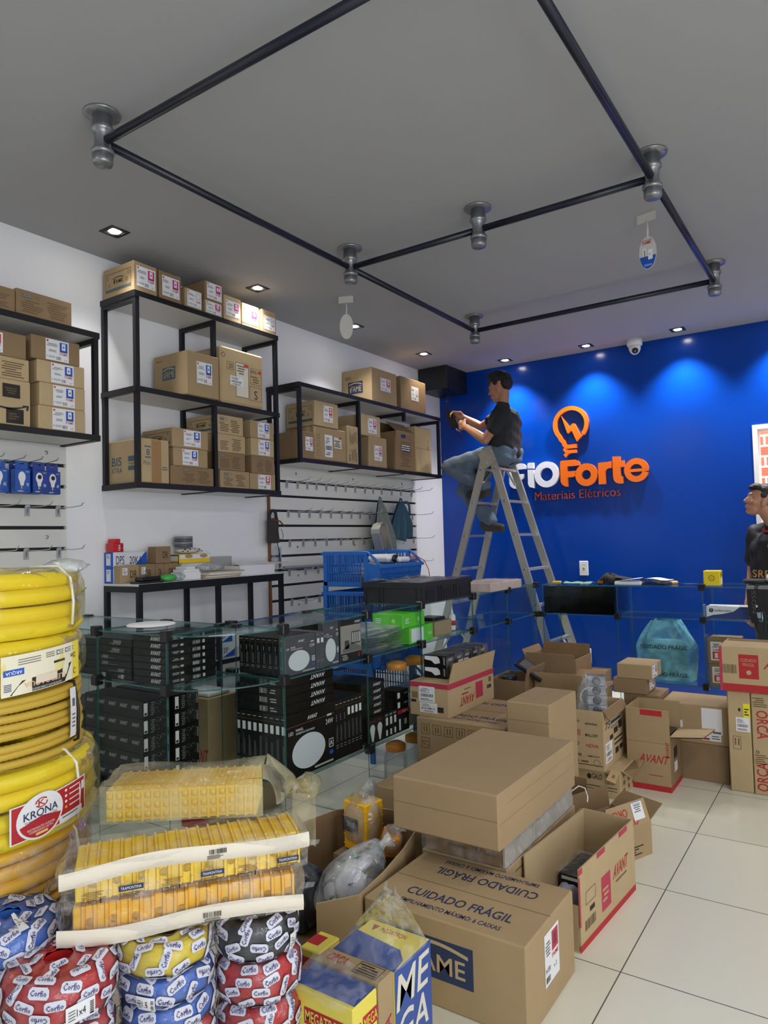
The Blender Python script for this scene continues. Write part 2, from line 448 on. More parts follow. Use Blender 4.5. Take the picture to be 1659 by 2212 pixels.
# floor: large cream tiles with thin dark grout
fm = D.materials.new('cream_floor_tiles'); fm.use_nodes = True; nt = fm.node_tree; b = nt.nodes['Principled BSDF']
tc = nt.nodes.new('ShaderNodeTexCoord'); mp = nt.nodes.new('ShaderNodeMapping'); br = nt.nodes.new('ShaderNodeTexBrick')
mp.inputs['Location'].default_value = (.685, -2.254, 0)
br.offset = 0; br.squash = 1; br.inputs['Scale'].default_value = 1; br.inputs['Brick Width'].default_value = .6026; br.inputs['Row Height'].default_value = .6026
br.inputs['Mortar Size'].default_value = .0022; br.inputs['Mortar Smooth'].default_value = .1
br.inputs['Color1'].default_value = lin((221, 219, 202)); br.inputs['Color2'].default_value = lin((217, 214, 197)); br.inputs['Mortar'].default_value = lin((92, 92, 86))
nt.links.new(tc.outputs['Object'], mp.inputs[0]); nt.links.new(mp.outputs[0], br.inputs['Vector']); nt.links.new(br.outputs['Color'], b.inputs['Base Color'])
nz = nt.nodes.new('ShaderNodeTexNoise'); nz.inputs['Scale'].default_value = 3; mr = nt.nodes.new('ShaderNodeMapRange')
mr.inputs[3].default_value = .16; mr.inputs[4].default_value = .34; nt.links.new(tc.outputs['Object'], nz.inputs[0]); nt.links.new(nz.outputs['Fac'], mr.inputs[0]); b.inputs['Roughness'].default_value = .27
XR, YF = 2.3, -3.4
q = MB(); q.box(XL-.15, XR+.15, YF-.1, 8.6, -.1, 0, fm); struct(q, 'floor')
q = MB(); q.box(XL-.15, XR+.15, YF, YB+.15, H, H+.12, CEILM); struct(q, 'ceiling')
q = MB(); q.box(XL-.15, XL, YF, YB+.15, 0, H, WALLW); struct(q, 'wall_left')
q = MB(); q.box(XR, XR+.15, YF, YB+.15, 0, H, WALLW); struct(q, 'wall_right')
DX0, DX1, DZ = -.69, .22, 2.19
q = MB(); q.box(XL, DX0, YB, YB+.15, 0, H, BLUEW); q.box(DX1, XR, YB, YB+.15, 0, H, BLUEW); q.box(DX0, DX1, YB, YB+.15, DZ, H, BLUEW); struct(q, 'wall_back')
q = MB()
for a in ((DX0, DX0+.035, 0, DZ), (DX1-.035, DX1, 0, DZ), (DX0+.035, DX1-.035, DZ-.035, DZ)): q.box(a[0], a[1], YB-.012, YB+.16, a[2], a[3], WHITE)
struct(q, 'door_1')
# brick yard wall outside the doorway
bm_ = D.materials.new('red_brick'); bm_.use_nodes = True; nt = bm_.node_tree; b = nt.nodes['Principled BSDF']; b.inputs['Roughness'].default_value = .9
tc = nt.nodes.new('ShaderNodeTexCoord'); mp = nt.nodes.new('ShaderNodeMapping'); br = nt.nodes.new('ShaderNodeTexBrick'); mp.inputs['Rotation'].default_value = (-PI/2, 0, 0)
br.inputs['Scale'].default_value = 1; br.inputs['Brick Width'].default_value = .21; br.inputs['Row Height'].default_value = .098; br.inputs['Mortar Size'].default_value = .010
br.inputs['Color1'].default_value = lin((214, 120, 88)); br.inputs['Color2'].default_value = lin((198, 98, 70)); br.inputs['Mortar'].default_value = lin((226, 216, 206))
wv = nt.nodes.new('ShaderNodeTexWave'); wv.bands_direction = 'Z'; wv.inputs['Scale'].default_value = 13; wv.inputs['Distortion'].default_value = 1.5
bp = nt.nodes.new('ShaderNodeBump'); bp.inputs['Strength'].default_value = .5
nt.links.new(tc.outputs['Object'], wv.inputs[0]); nt.links.new(wv.outputs['Fac'], bp.inputs['Height']); nt.links.new(bp.outputs[0], b.inputs['Normal'])
nt.links.new(tc.outputs['Object'], mp.inputs[0]); nt.links.new(mp.outputs[0], br.inputs['Vector']); nt.links.new(br.outputs['Color'], b.inputs['Base Color'])
q = MB(); q.box(-2, 2.2, 7.5, 7.65, 0, 3.2, bm_); struct(q, 'wall_yard')

# ================================================================ recessed spotlights
LAMPG = mat('lamp_glow', (255, 252, 244), .5, emit=45)
def spotlight(x, y, label, warm=0, power=SPOT_POWER):
    t = thing('recessed_spotlight', label, 'ceiling light', (x, y, H), 0, None)
    q = MB(); s = .055
    for a in ((-s, s, -s, -s+.018), (-s, s, s-.018, s), (-s, -s+.018, -s+.018, s-.018), (s-.018, s, -s+.018, s-.018)): q.box(a[0], a[1], a[2], a[3], -.004, .0, BLKP)
    for k in range(4):
        a = [(-.037, -.037), (.037, -.037), (.037, .037), (-.037, .037)]
        q.poly([(*a[k], -.002), (*a[(k+1) % 4], -.002), (a[(k+1) % 4][0]*.8, a[(k+1) % 4][1]*.8, -.0008), (a[k][0]*.8, a[k][1]*.8, -.0008)], BLKP)
    q.build('trim_frame', t)
    q = MB(); q.lathe([(.0, -.006), (.018, -.0055), (.028, -.003), (.030, -.001)], LAMPG, n=20); q.build('lamp', t)
    l = D.lights.new('spot', 'SPOT'); l.energy = power; l.spot_size = math.radians(100); l.spot_blend = .85; l.shadow_soft_size = .03
    l.color = (1, .84, .6) if warm else (1, .96, .92)
    o = D.objects.new('spot', l); COL.objects.link(o); o.parent = t; o.location = (0, 0, -.02)
    return t
for i, y in enumerate((2.22, 3.266, 4.31, 5.338)):
    spotlight(-3.15, y, ['square recessed spotlight nearest the camera, above the tall shelf unit', 'square recessed spotlight above the tallest boxes, second from the near end of the left row', 'square recessed spotlight partly hidden behind the white hanging tag', 'warm recessed spotlight beside the black ceiling box'][i], warm=(i == 3), power=[20, 28, 30, 26][i])
for i, x in enumerate((-2.68, -1.92, -1.17)):
    spotlight(x, 6.02, ['recessed spotlight over the ladder, nearest the black box on the blue wall side', 'recessed spotlight above the lightbulb emblem, left of the dome camera', 'recessed spotlight right of the dome camera along the blue wall'][i], power=100)
for x, y in ((-.42, 6.02), (.9, 4.2), (.9, 1.6), (-3.15, 1.15), (-1.0, -1.2)):
    spotlight(x, y, 'square recessed spotlight outside the picture, ' + {(-.42, 6.02): 'over the doorway', (.9, 4.2): 'far right of the ceiling', (.9, 1.6): 'near right of the ceiling', (-3.15, 1.15): 'left row nearest the shop front', (-1.0, -1.2): 'behind the camera'}[(x, y)], power=100 if y > 6 else 14)

# square LED panels of the shop ceiling, above and behind the camera
def white_panel(x, y, label):
    t = thing('ceiling_panel_light', label, 'ceiling light', (x, y, H), 0, 'square ceiling panel lights')
    q = MB(); s = .20
    for a in ((-s, s, -s, -s+.012), (-s, s, s-.012, s), (-s, -s+.012, -s+.012, s-.012), (s-.012, s, -s+.012, s-.012)): q.box(a[0], a[1], a[2], a[3], -.022, 0, WHITE)
    q.build('frame', t)
    q = MB(); q.box(-s+.012, s-.012, -s+.012, s-.012, -.018, -.001, mat('panel_glow', (255, 252, 246), .5, emit=6)); q.build('diffuser', t)
    l = D.lights.new('panel_light', 'AREA'); l.size = .37; l.energy = PANEL_POWER*(1.6 if x > 0 else .8); l.color = (1, .97, .93)
    o = D.objects.new('panel_light', l); COL.objects.link(o); o.parent = t; o.location = (0, 0, -.024)
for x, y, l in ((.75, .9, 'square ceiling panel light right of the camera'), (1.1, 3.0, 'square ceiling panel light over the right side of the shop'), (-2.4, .2, 'square ceiling panel light beside the camera on the left'), (1.1, 5.0, 'square ceiling panel light by the far right wall')):
    white_panel(x, y, l)

# ================================================================ ceiling pipe frame
PIPE = mat('navy_painted_pipe', (20, 24, 42), .35, nz=.05)
PZ = 2.888
def pipe(a, b, label):
    q = MB(); q.tube([a, b], .0165, PIPE, 14); tag(q.build('conduit_pipe'), label, 'pipe', 'navy ceiling pipes')
XA, XB_, XM = -2.31, -.686, -1.515
Y1, Y2, Y3 = 1.58, 3.135, 4.665
g = .03
pipe((XA+g, Y1, PZ), (XB_-g, Y1, PZ), 'navy ceiling pipe crossing the upper left of the picture, nearest the camera')
pipe((XA, Y1+g, PZ), (XA, Y2-g, PZ), 'navy ceiling pipe on the left, running from the nearest fitting to the second')
pipe((XA, Y2+g, PZ), (XA, Y3-g, PZ), 'navy ceiling pipe on the left, running on to the far left fitting')
pipe((XA+g, Y2, PZ), (XM-g, Y2, PZ), 'navy crossing ceiling pipe, left half before the middle fitting')
pipe((XM+g, Y2, PZ), (XB_-g, Y2, PZ), 'navy crossing ceiling pipe, right half after the middle fitting')
pipe((XA+g, Y3, PZ), (XB_-g, Y3, PZ), 'navy ceiling pipe farthest back, parallel to the blue wall')
pipe((XB_, Y2+g, PZ), (XB_, Y3-g, PZ), 'navy ceiling pipe on the right beside the hanging oval tag')
pipe((XB_, Y1+g, PZ), (XB_, Y2-g, PZ), 'navy ceiling pipe on the right, coming from above the camera')
def fitting(x, y, label):
    t = thing('pipe_fitting', label, 'pipe fitting', (x, y, H), 0, 'grey pipe fittings')
    q = MB(); q.lathe([(0, -.012), (.030, -.012), (.066, -.010), (.068, -.004), (.066, 0)], STEEL, n=28); q.build('flange', t)
    q = MB(); q.lathe([(.036, -.012), (.037, -.055), (.041, -.058), (.041, -.070), (.036, -.074), (.031, -.084), (.030, -.118), (.033, -.138), (.042, -.146), (.042, -.158), (.037, -.162)], STEEL, n=24); q.build('coupling', t)
    q = MB(); q.lathe([(.0372, -.160), (.0375, -.192), (.034, -.200), (0, -.2005)], STEEL, n=24); q.build('end_cap', t)
    return t
f0 = fitting(XA, Y1, 'grey metal pipe fitting at the near left corner of the pipe frame')
for x, y, l in ((XA, Y2, 'grey pipe fitting on the left side where the crossing pipe starts'), (XA, Y3, 'grey pipe fitting at the far left corner of the pipe frame'),
                (XM, Y2, 'grey pipe fitting in the middle of the crossing pipe'), (XB_, Y2, 'grey pipe fitting on the right side where the crossing pipe ends'), (XB_, Y3, 'grey pipe fitting at the far right corner near the blue wall')):
    dup(f0, (x, y, H), label=l)
dup(f0, (XB_, Y1, H), label='grey pipe fitting above the camera, right end of the nearest pipe')

# hanging oval tags
def hang_tag(x, y, rz, printed, label):
    t = thing('hanging_tag', label, 'sign', (x, y, H), rz)
    TG = mat('tag_card', (206, 204, 200), .6)
    q = MB(); q.box(-.05, .05, -.0008, .0008, -.045, 0, TG); q.build('mount_tab', t)
    q = MB(); q.tube([(0, 0, -.04), (.004, 0, -.08), (.002, 0, -.125)], .005, TG, 6); q.build('strip', t)
    q = MB(); n = 28
    for sgn in (1, -1):
        q.poly([(.046*math.cos(2*PI*i*sgn/n), -.0009*sgn, -.205+.085*math.sin(2*PI*i*sgn/n)) for i in range(n)], TG)
    ids = [(.046*math.cos(2*PI*i/n), -.205+.085*math.sin(2*PI*i/n)) for i in range(n)]
    for i in range(n): a, b = ids[i], ids[(i+1) % n]; q.poly([(a[0], -.0009, a[1]), (b[0], -.0009, b[1]), (b[0], .0009, b[1]), (a[0], .0009, a[1])], TG)
    if printed:
        f = F((-.046, -.0009, -.29), (1, 0, 0), (0, 0, 1), .092, .17)
        tx(q, f, 'FAME', .22, .76, .5, .1, RED, .0006, .02); rc(q, f, .2, .87, .56, .015, RED, .0006)
        P = [(.046+.044*math.cos(PI+PI*.86*i/14+.2), .085+.082*math.sin(PI+PI*.86*i/14+.2)) for i in range(15)]
        q.poly([f.p(a/.092, b/.17, .0006) for a, b in P], BLUEP)
        rc(q, f, .2, .4, .22, .26, PAPER, .001); rc(q, f, .52, .28, .26, .3, mat('pale_switch_print', (236, 236, 238), .5), .0012); rc(q, f, .6, .4, .03, .08, GREYL, .0014); rc(q, f, .3, .33, .05, .26, GREYL, .0014)
        tx(q, f, 'Evolution', .3, .1, .4, .07, PAPER, .001)
    q.build('oval_card', t)
hang_tag(-2.80, 3.74, math.radians(25), False, 'plain white oval tag hanging from the ceiling near the left row of lights')
hang_tag(-.85, 3.72, math.radians(-12), True, 'white and blue oval tag with red lettering hanging beside the right pipe')

# dome camera
t = thing('dome_camera', 'white dome security camera on the ceiling beside the blue wall', 'camera', (-1.532, 6.10, H))
q = MB(); q.lathe([(.0, -.055), (.055, -.055), (.062, -.05), (.064, 0)], WHITE, n=28); q.build('base', t)
q = MB(); q.lathe([(0, -.128), (.02, -.124), (.037, -.108), (.047, -.085), (.050, -.055)], WHITE, n=28); q.build('dome', t)
q = MB(); a = Vector((.25, -.75, -.6)).normalized(); q.lathe([(.026, .0), (.026, .01), (.016, .014), (0, .012)], BLKP, c=Vector((0, 0, -.075))+a*.036, axis=a, n=20); q.build('lens', t)

# black bulkhead box in the far corner of the ceiling
t = thing('ceiling_box', 'black box fixed under the ceiling in the far left corner', 'box', (-3.335, 6.0, 2.78))
BKB = mat('black_lacquer', (24, 25, 29), .4)
q = MB(); q.cbox(-.158, .155, -.20, .21, 0, .218, BKB, .004)
q.build('casing', t)
q = MB(); q.box(-.12, .02, -.2012, -.2005, .12, .126, GROOVE); q.build('seam', t)
q = MB()
for dx, dy, l in ((.12, -.16, .30), (.135, -.14, .24)): q.tube([(dx, dy, 0), (dx+.012, dy, -l*.4), (dx-.006, dy+.004, -l*.7), (dx+.004, dy, -l)], .0035, BLKP, 5)
for dz in (-.03, -.12): q.lathe([(.0, -.005), (.006, 0), (0, .005)], CHROME, c=(.128, -.16, dz), n=8)
q.build('hanging_wire', t)

# ================================================================ shelf units on the left wall
XFP, XW = -3.19, -3.497
def shelf_unit(label, y0, y1, zs, mids, stub=None):
    t = thing('wall_shelf_unit', label, 'shelf', (XW, y0, zs[0]-.03)); P = .025; z0 = zs[0]-.03
    w = XFP-XW
    ys = [0]+[m-y0-P/2 for m in mids]+[y1-y0-P]
    def fb(x0, x1, ya, yb, za, zb): q = MB(); q.box(x0, x1, ya, yb, za-z0, zb-z0, BLK); return q
    top = zs[-1]-.03
    for i, y in enumerate(ys):
        for x0 in (w-P, 0):
            fb(x0, x0+P, y, y+P, z0 if not (stub and x0 and i == 2) else stub, top).build('post', t)
        for z in zs:
            fb(P, w-P, y, y+P, z-.03-(0 if z != zs[-1] else 0), z-.005 if z != zs[-1] else top, ).build('cross_rail', t) if z != zs[-1] else fb(P, w-P, y, y+P, top-.025, top).build('cross_rail', t)
    for k, z in enumerate(zs):
        q = MB(); bx = (0.0, w+.003, -.004, y1-y0+.004)
        q.box(bx[0], bx[1], bx[2], bx[3], z-.028-z0 if k == len(zs)-1 else z-.024-z0, z-z0-.0015, SHELFB)
        # black edging strip along front and near end
        q.box(bx[1], bx[1]+.002, bx[2], bx[3], z-.030-z0, z-z0, BLK); q.box(bx[0], bx[1], bx[2]-.002, bx[2], z-.030-z0, z-z0, BLK); q.box(bx[0], bx[1], bx[3], bx[3]+.002, z-.030-z0, z-z0, BLK)
        q.box(bx[0], bx[1], bx[2], bx[3], z-.0015-z0, z-z0, BLK)
        q.build('shelf_board', t)
    return t
Z1 = (1.93, 2.455); Z2 = (1.705, 2.225, 2.745); Z3 = (1.945, 2.475)
shelf_unit('black framed two level wall shelf cut off by the left edge of the picture', .96, 2.145, Z1, (1.42,))
shelf_unit('tall black framed three level wall shelf full of cartons', 2.37, 3.485, Z2, (2.93,))
shelf_unit('long low black framed wall shelf beside the blue wall', 3.695, 5.66, Z3, (4.40, 5.06), 2.37)

# ---------------- cartons on the shelves
XF = -3.195
def sb(label, y, z, dx=.27, m=None, pr=(), st=(), xf=XF, **k):
    return carton(label, (max(xf-dx, -3.49), xf), y, z, m, pr=pr, st=st, **k)
G1 = 'cartons on the left wall shelves'
famebox = lambda ink=INKB: (lambda mb, f: (frame(mb, f, .08, .18, .84, .62, .003, ink), famelogo(mb, f, .3, .36, .4, .3, None, INK), rc(mb, f, .08, .18, .84, .1, TEAL), [ring(mb, f, u, v, f.h*.06, .003, ink) for u, v in ((.16, .66), (.84, .68), (.2, .4), (.78, .45))]))
# top of the tall unit
z = 2.745
sb('carton with magenta label and line drawing on its end, nearest on the tall unit top', (2.365, 2.518), (z, 2.909), pr=[('L', famebox())], st=[('F', fame_sticker(MAG, 0, .12, .18, .8, .68))])
sb('square carton with magenta label, second along the tall unit top', (2.534, 2.688), (z, 2.908), m=CB3, st=[('F', fame_sticker(MAG, 0, .12, .15, .78, .7))])
sb('small carton with grey round plate label on the tall unit top', (2.714, 2.840), (z, 2.861), dx=.2, st=[('F', fame_sticker(None, 1, .12, .1, .84, .84))])
sb('flat carton under another small carton on the tall unit top', (2.864, 3.0), (z, 2.832), st=[('F', fame_sticker(MAG, 0, .06, .1, .88, .82))])
sb('carton with two-switch magenta label stacked on a flatter carton, tall unit top', (2.866, 3.002), (2.833, 2.948), m=CB3, st=[('F', fame_sticker(MAG, 2, .1, .08, .86, .86))])
sb('pale carton with magenta label right of the stacked pair on the tall unit', (3.017, 3.160), (z, 2.902), m=CB2, st=[('F', fame_sticker(MAG, 0, .1, .2, .8, .62))])
sb('brightly lit pale carton under the spotlight on the tall unit top', (3.165, 3.321), (z, 2.892), m=CB2, st=[('F', fame_sticker(MAG, 1, .06, .14, .84, .66))])
sb('carton at the far right end of the tall unit top', (3.344, 3.482), (z, 2.897), st=[('F', fame_sticker(None, 0, .18, .16, .74, .6))])
# middle level
z = 2.225
sb('large carton with blue-grey printed logo panel on its end, tall unit middle level', (2.685, 2.926), (z, 2.479), dx=.29, xf=-3.155, pr=[('L', lambda mb, f: (famelogo(mb, f, .26, .4, .4, .3, TEAL, CB2), rc(mb, f, .06, .86, .2, .02, INKB)))], st=[('F', fame_sticker(BLUEP, 0, .3, .3, .48, .5))])
sb('crumpled pale carton with boxed stamps and white address label, tall unit middle level', (2.960, 3.325), (z, 2.570), dx=.29, xf=-3.17, m=CB2, ch=.012,
   pr=[('F', lambda mb, f: (frame(mb, f, .13, .6, .15, .14, .002, INK), tx(mb, f, '20', .17, .63, .09, .08, INK), frame(mb, f, .33, .14, .3, .62, .002, INK), rc(mb, f, .34, .15, .28, .6, OFFW, .0004), lines(mb, f, .36, .55, .2, .18, 4, INKB), rc(mb, f, .52, .7, .1, .05, REDP, .0012), frame(mb, f, .67, .42, .27, .3, .002, INK), tx(mb, f, 'BRASIL', .69, .63, .15, .06, INK), rc(mb, f, .86, .64, .07, .05, REDP, .0012), lines(mb, f, .69, .45, .22, .14, 3, INKB), frame(mb, f, .65, .12, .29, .26, .002, INK), tx(mb, f, 'S', .76, .15, .08, .16, INK), ring(mb, f, .05, .84, .015, .003, INK))),
       ('L', lambda mb, f: None)], st=[('F', ship_label(.2, .33, .3, .17))])
# lower level
z = 1.705
sb('carton printed with a teal snack logo and large figure eight, tall unit lower level', (2.398, 2.586), (z, 1.948), dx=.29, m=CB2, ch=.006,
   pr=[('L', lambda mb, f: (tx(mb, f, 'BIS', .12, .42, .3, .2, TEAL, bold=.03, rot=0), tx(mb, f, 'XTRA', .1, .26, .34, .12, TEAL, .0009), rc(mb, f, .62, .5, .3, .12, TEAL), rc(mb, f, .62, .3, .3, .1, TEAL), lines(mb, f, .62, .42, .3, .06, 2, INKB))),
       ('F', lambda mb, f: (tx(mb, f, '8', .18, .62, .12, .14, TEAL, bold=.02), rc(mb, f, .12, .8, .22, .03, TEAL), rc(mb, f, .14, .56, .2, .03, TEAL), tx(mb, f, 'Mon', .08, .4, .24, .1, TEAL), lines(mb, f, .7, .3, .25, .1, 2, TEAL)))],
   st=[('F', lambda mb, f: rc(mb, f, .36, 0, .34, .98, TAPE, .0012), 'tape')])
g2 = 'labelled cartons stacked on the tall unit lower level'
sb('carton with text panel at the bottom of the blue-labelled stack left of the middle post', (2.595, 2.910), (z, 1.812), m=CB3, pr=[('F', text_panel(.26, .12, .68, .8))])
sb('middle carton of the blue-labelled stack left of the middle post', (2.618, 2.866), (1.813, 1.918), st=[('F', fame_sticker(BLUEP, 0, .24, .08, .46, .86))])
sb('top carton of the blue-labelled stack left of the middle post', (2.611, 2.871), (1.919, 2.03), pr=[('L', famebox())], st=[('F', fame_sticker(BLUEP, 0, .3, .1, .48, .84))])
for k, (ya, yb, za, zb, l) in enumerate(((2.963, 3.207, z, 1.812, 'bottom'), (2.938, 3.172, 1.813, 1.922, 'second from bottom'), (2.941, 3.175, 1.923, 2.033, 'third from bottom'), (2.939, 3.160, 2.034, 2.150, 'topmost'))):
    sb('%s carton with printed text of the four-high stack right of the middle post' % l, (ya, yb), (za, zb), m=[CB, CB3, CB2, CB2][k], pr=[('F', text_panel(.1, .1, .8, .8, k != 2)), ('L', famebox() if k == 3 else (lambda mb, f: None))])
for k, (ya, yb, za, zb, l) in enumerate(((3.214, 3.445, z, 1.809, 'bottom'), (3.231, 3.44, 1.81, 1.923, 'second from bottom'), (3.229, 3.438, 1.924, 2.036, 'third from bottom'), (3.225, 3.438, 2.037, 2.150, 'topmost'))):
    st = [('F', fame_sticker([REDP, None, BLUEP, BLUEP][k], 0, .3, .06, .5, .88))] if k != 1 else []
    sb('%s carton of the rightmost stack on the tall unit lower level' % l, (ya, yb), (za, zb), m=[CB, CB3, CB2, CB][k], st=st, pr=[('F', text_panel(.2, .1, .7, .8))] if k == 1 else [])
# left unit
z = 2.455
sb('long carton with printed instructions lying on the top of the leftmost unit', (1.726, 2.003), (z, 2.575), m=CB3, pr=[('F', text_panel(.08, .1, .88, .78))])
sb('carton cut off by the left picture edge on the top of the leftmost unit', (1.40, 1.722), (z, 2.563), m=CB3, pr=[('F', text_panel(.2, .1, .75, .7, False))])
z = 1.93
for k, (ya, yb, za, zb, l) in enumerate(((1.830, 2.072, z, 2.044, 'bottom'), (1.836, 2.071, 2.045, 2.155, 'second from bottom'), (1.824, 2.069, 2.156, 2.262, 'third from bottom'), (1.797, 2.044, 2.263, 2.376, 'topmost'))):
    sb('%s carton of the four blue-labelled cartons in the leftmost unit' % l, (ya, yb), (za, zb), m=[CB2, CB2, CB2, CB3][k], st=[('F', fame_sticker(BLUEP, 0, .28, .05, .48, .9))])
def smile(mb, f):
    P = [(.3+.62*i/16, .44-.07*math.sin(PI*i/16)) for i in range(17)]
    for i in range(16): t = .012+.02*math.sin(PI*i/16); mb.poly([f.p(P[i][0], P[i][1]-t, .001), f.p(P[i+1][0], P[i+1][1]-t, .001), f.p(P[i+1][0], P[i+1][1]+t*.4, .001), f.p(P[i][0], P[i][1]+t*.4, .001)], INK)
    mb.poly([f.p(.86, .46, .001), f.p(.97, .47, .001), f.p(.96, .36, .001), f.p(.925, .35, .001), f.p(.93, .44, .001), f.p(.86, .43, .001)], INK)
    for (u, v, w, h) in ((.52, .6, .3, .3), (.58, .04, .3, .32)):
        rc(mb, f, u, v, w, h, INK, .001); lines(mb, f, u+.04, v+.08, w-.08, h*.5, 3, INKB, .0014)
sb('carton with curved black arrow and black tags at the bottom of the leftmost stack', (1.52, 1.790), (z, 2.140), m=CB2, pr=[('F', smile)])
sb('pale carton with printed columns of text above the arrow carton', (1.52, 1.785), (2.141, 2.243), m=CB2, pr=[('F', text_panel(.05, .08, .9, .84))])
sb('carton with a red pictured label on top of the arrow carton stack', (1.50, 1.772), (2.244, 2.358), m=CB3, st=[('F', fame_sticker(REDP, 0, .1, .1, .5, .8))])
# long low unit
z = 2.475
sb('big carton with navy logo panel on top of the long low unit', (4.585, 4.950), (z, 2.750), dx=.3, pr=[('L', lambda mb, f: (famelogo(mb, f, .2, .28, .5, .36, NAVY, CB2), lines(mb, f, .05, .72, .3, .1, 2, INKB)))], st=[('F', fame_sticker(REDP, 0, .34, .38, .4, .38))])
sb('open-topped taller carton beside the big carton on top of the long low unit', (5.014, 5.426), (z, 2.755), dx=.3, m=CB3, st=[('F', fame_sticker(None, 0, .4, .34, .3, .44))])
z = 1.945
sb('carton with red pictured label behind the first post of the long low unit', (3.715, 3.852), (z, 2.138), st=[('F', fame_sticker(REDP, 0, .3, .3, .6, .5))], m=CB3)
sb('dented carton with symbols and address labels in the long low unit', (3.860, 4.232), (z, 2.191), m=CB, ch=.01, pr=[('F', lambda mb, f: ([frame(mb, f, .05, .12+.17*i, .1, .12, .002, INK) for i in range(4)], rc(mb, f, .58, .4, .26, .36, OFFW, .0005), frame(mb, f, .58, .4, .26, .36, .002, INK), lines(mb, f, .6, .45, .2, .22, 4, INK), rc(mb, f, .74, .7, .09, .05, REDP, .001)))], st=[('F', ship_label(.3, .12, .24, .66))])
sb('narrow upright carton with printing turned sideways in the long low unit', (4.240, 4.382), (z, 2.236), m=CB2, pr=[('F', lambda mb, f: text_panel(.05, .1, .9, .8)(mb, f.rot(1)))])
sb('carton with line drawing end lying on other cartons in the long low unit', (3.866, 4.137), (2.194, 2.374), m=CB2, pr=[('L', famebox())], st=[('F', fame_sticker(REDP, 0, .36, .2, .4, .66))])
sb('plain square carton with magenta label right of the second post, lower', (4.525, 4.775), (z, 2.186), m=CB, st=[('F', fame_sticker(MAG, 0, .28, .22, .44, .5))])
sb('carton with magenta label on top of the plain square carton in the long low unit', (4.430, 4.69), (2.187, 2.352), m=CB2, st=[('F', fame_sticker(MAG, 0, .34, .14, .46, .72))])
open_carton('tall carton with its top flaps peaked open in the long low unit', (-3.47, XF), (4.925, 5.218), (z, 2.275), CB3, pr=[('F', lambda mb, f: (rc(mb, f, .25, .84, .25, .09, NAVY), ring(mb, f, .68, .88, .018, .003, INKB), lines(mb, f, .2, .1, .6, .66, 12, INKB))), ], flaps=(('F', -50, .14), ('B', -50, .14)), st=[('F', ship_label(.28, .5, .42, .16))])
sb('pale creased carton at the right end of the long low unit', (5.232, 5.505), (z, 2.352), m=CB2, ch=.008, pr=[('F', lambda mb, f: (rc(mb, f, .0, .52, 1, .008, INKB), rc(mb, f, .3, 0, .01, .6, INKB), rc(mb, f, .8, .35, .012, .4, INKB), ring(mb, f, .74, .56, .012, .004, INK)))])
# ================================================================ slat panels, hooks and what hangs on them
def slat_panel(label, y0, y1, z0, z1, grooves, brown):
    t = thing('slat_wall_panel', label, 'slat wall', (XW, y0, z0)); L = y1-y0
    q = MB(); q.box(0, .006, 0, L, 0, z1-z0, GROOVE)
    e = [z0]+sorted(grooves)+[z1]
    for i in range(len(e)-1):
        a = e[i]-z0+(.009 if i else 0); b = e[i+1]-z0-(.009 if i < len(e)-2 else 0)
        q.box(.006, .017, 0, L, a, b, PANEL)
    q.build('slat_board', t)
    q = MB()
    for z in grooves: q.box(.008, .0178, L-.014, L, z-z0-.006, z-z0+.006, ALU)
    q.build('groove_insert', t)
    q = MB()
    for z in [e[i]+.062 for i in (1, 3, 5, len(e)-2) if i < len(e)]:
        for y in ((.28, L*.5, L-.24) if L > 1.5 else (L-.11,)):
            q.lathe([(.010, .0172), (.010, .0185), (.006, .019), (.0, .0185)], CHROME, c=(0, y, z-z0), axis=(1, 0, 0), n=12)
    q.build('screw_cap', t)
    if brown:
        q = MB(); q.box(0, .018, -.016, -.001, 0, z1-z0, WOODE); q.build('raw_edge', t)
GR = [.84, .947, 1.055, 1.165, 1.266, 1.376, 1.485, 1.593, 1.70, 1.81]
GL = [.93, 1.04, 1.145, 1.253, 1.36, 1.47, 1.577, 1.686, 1.797]
slat_panel('white slat wall panel under the long low shelf, with rows of hooks', 3.695, 5.675, .74, 1.905, GR, True)
slat_panel('white slat wall panel at the left picture edge behind the yellow coils', .9, 2.142, .74, 1.895, GL, False)

def make_hook(label, y, z, L=.21, group='display hooks on the slat walls'):
    t = thing('display_hook', label, 'hook', (XW+.0185, y, z), 0, group)
    q = MB(); q.box(0, .002, -.013, .013, -.05, .002, mat('clear_hook_plate', (170, 172, 176), .25)); q.box(.002, .004, -.004, .004, -.04, -.012, STEEL); q.box(.0, .006, -.012, .012, .0, .006, CHROME); q.build('back_plate', t)
    q = MB(); q.tube([(.003, 0, -.03), (.006, 0, -.008), (.02, 0, -.004), (L*.6, 0, -.006), (L, 0, -.001), (L+.022, 0, .018)], .0026, CHROME, 6); q.build('wire_prong', t)
    return t
hk = None
def hook(label, y, z):
    global hk
    if hk is None: hk = make_hook(label, y, z)
    else: dup(hk, (XW+.0185, y, z), label=label)
rows = [(1.81, [3.87, 3.99, 4.10, 4.21, 4.33, 4.45, 4.58, 4.71, 4.85, 4.97, 5.10, 5.26, 5.41, 5.59], 'top'),
        (1.593, [3.88, 4.0, 4.12, 4.25, 4.38, 4.52, 4.65, 4.77, 4.91, 5.6], 'second'),
        (1.376, [3.89, 4.04, 4.18, 4.32, 4.5, 4.67, 4.82, 5.61], 'third'),
        (1.165, [3.88, 4.06, 4.21, 5.58], 'fourth'), (.947, [3.9, 4.06, 4.22], 'lowest')]
for z, ys, rn in rows:
    for i, y in enumerate(ys): hook('%s metal hook from the left in the %s row of the right slat wall' % (ORD[i], rn), y, z)
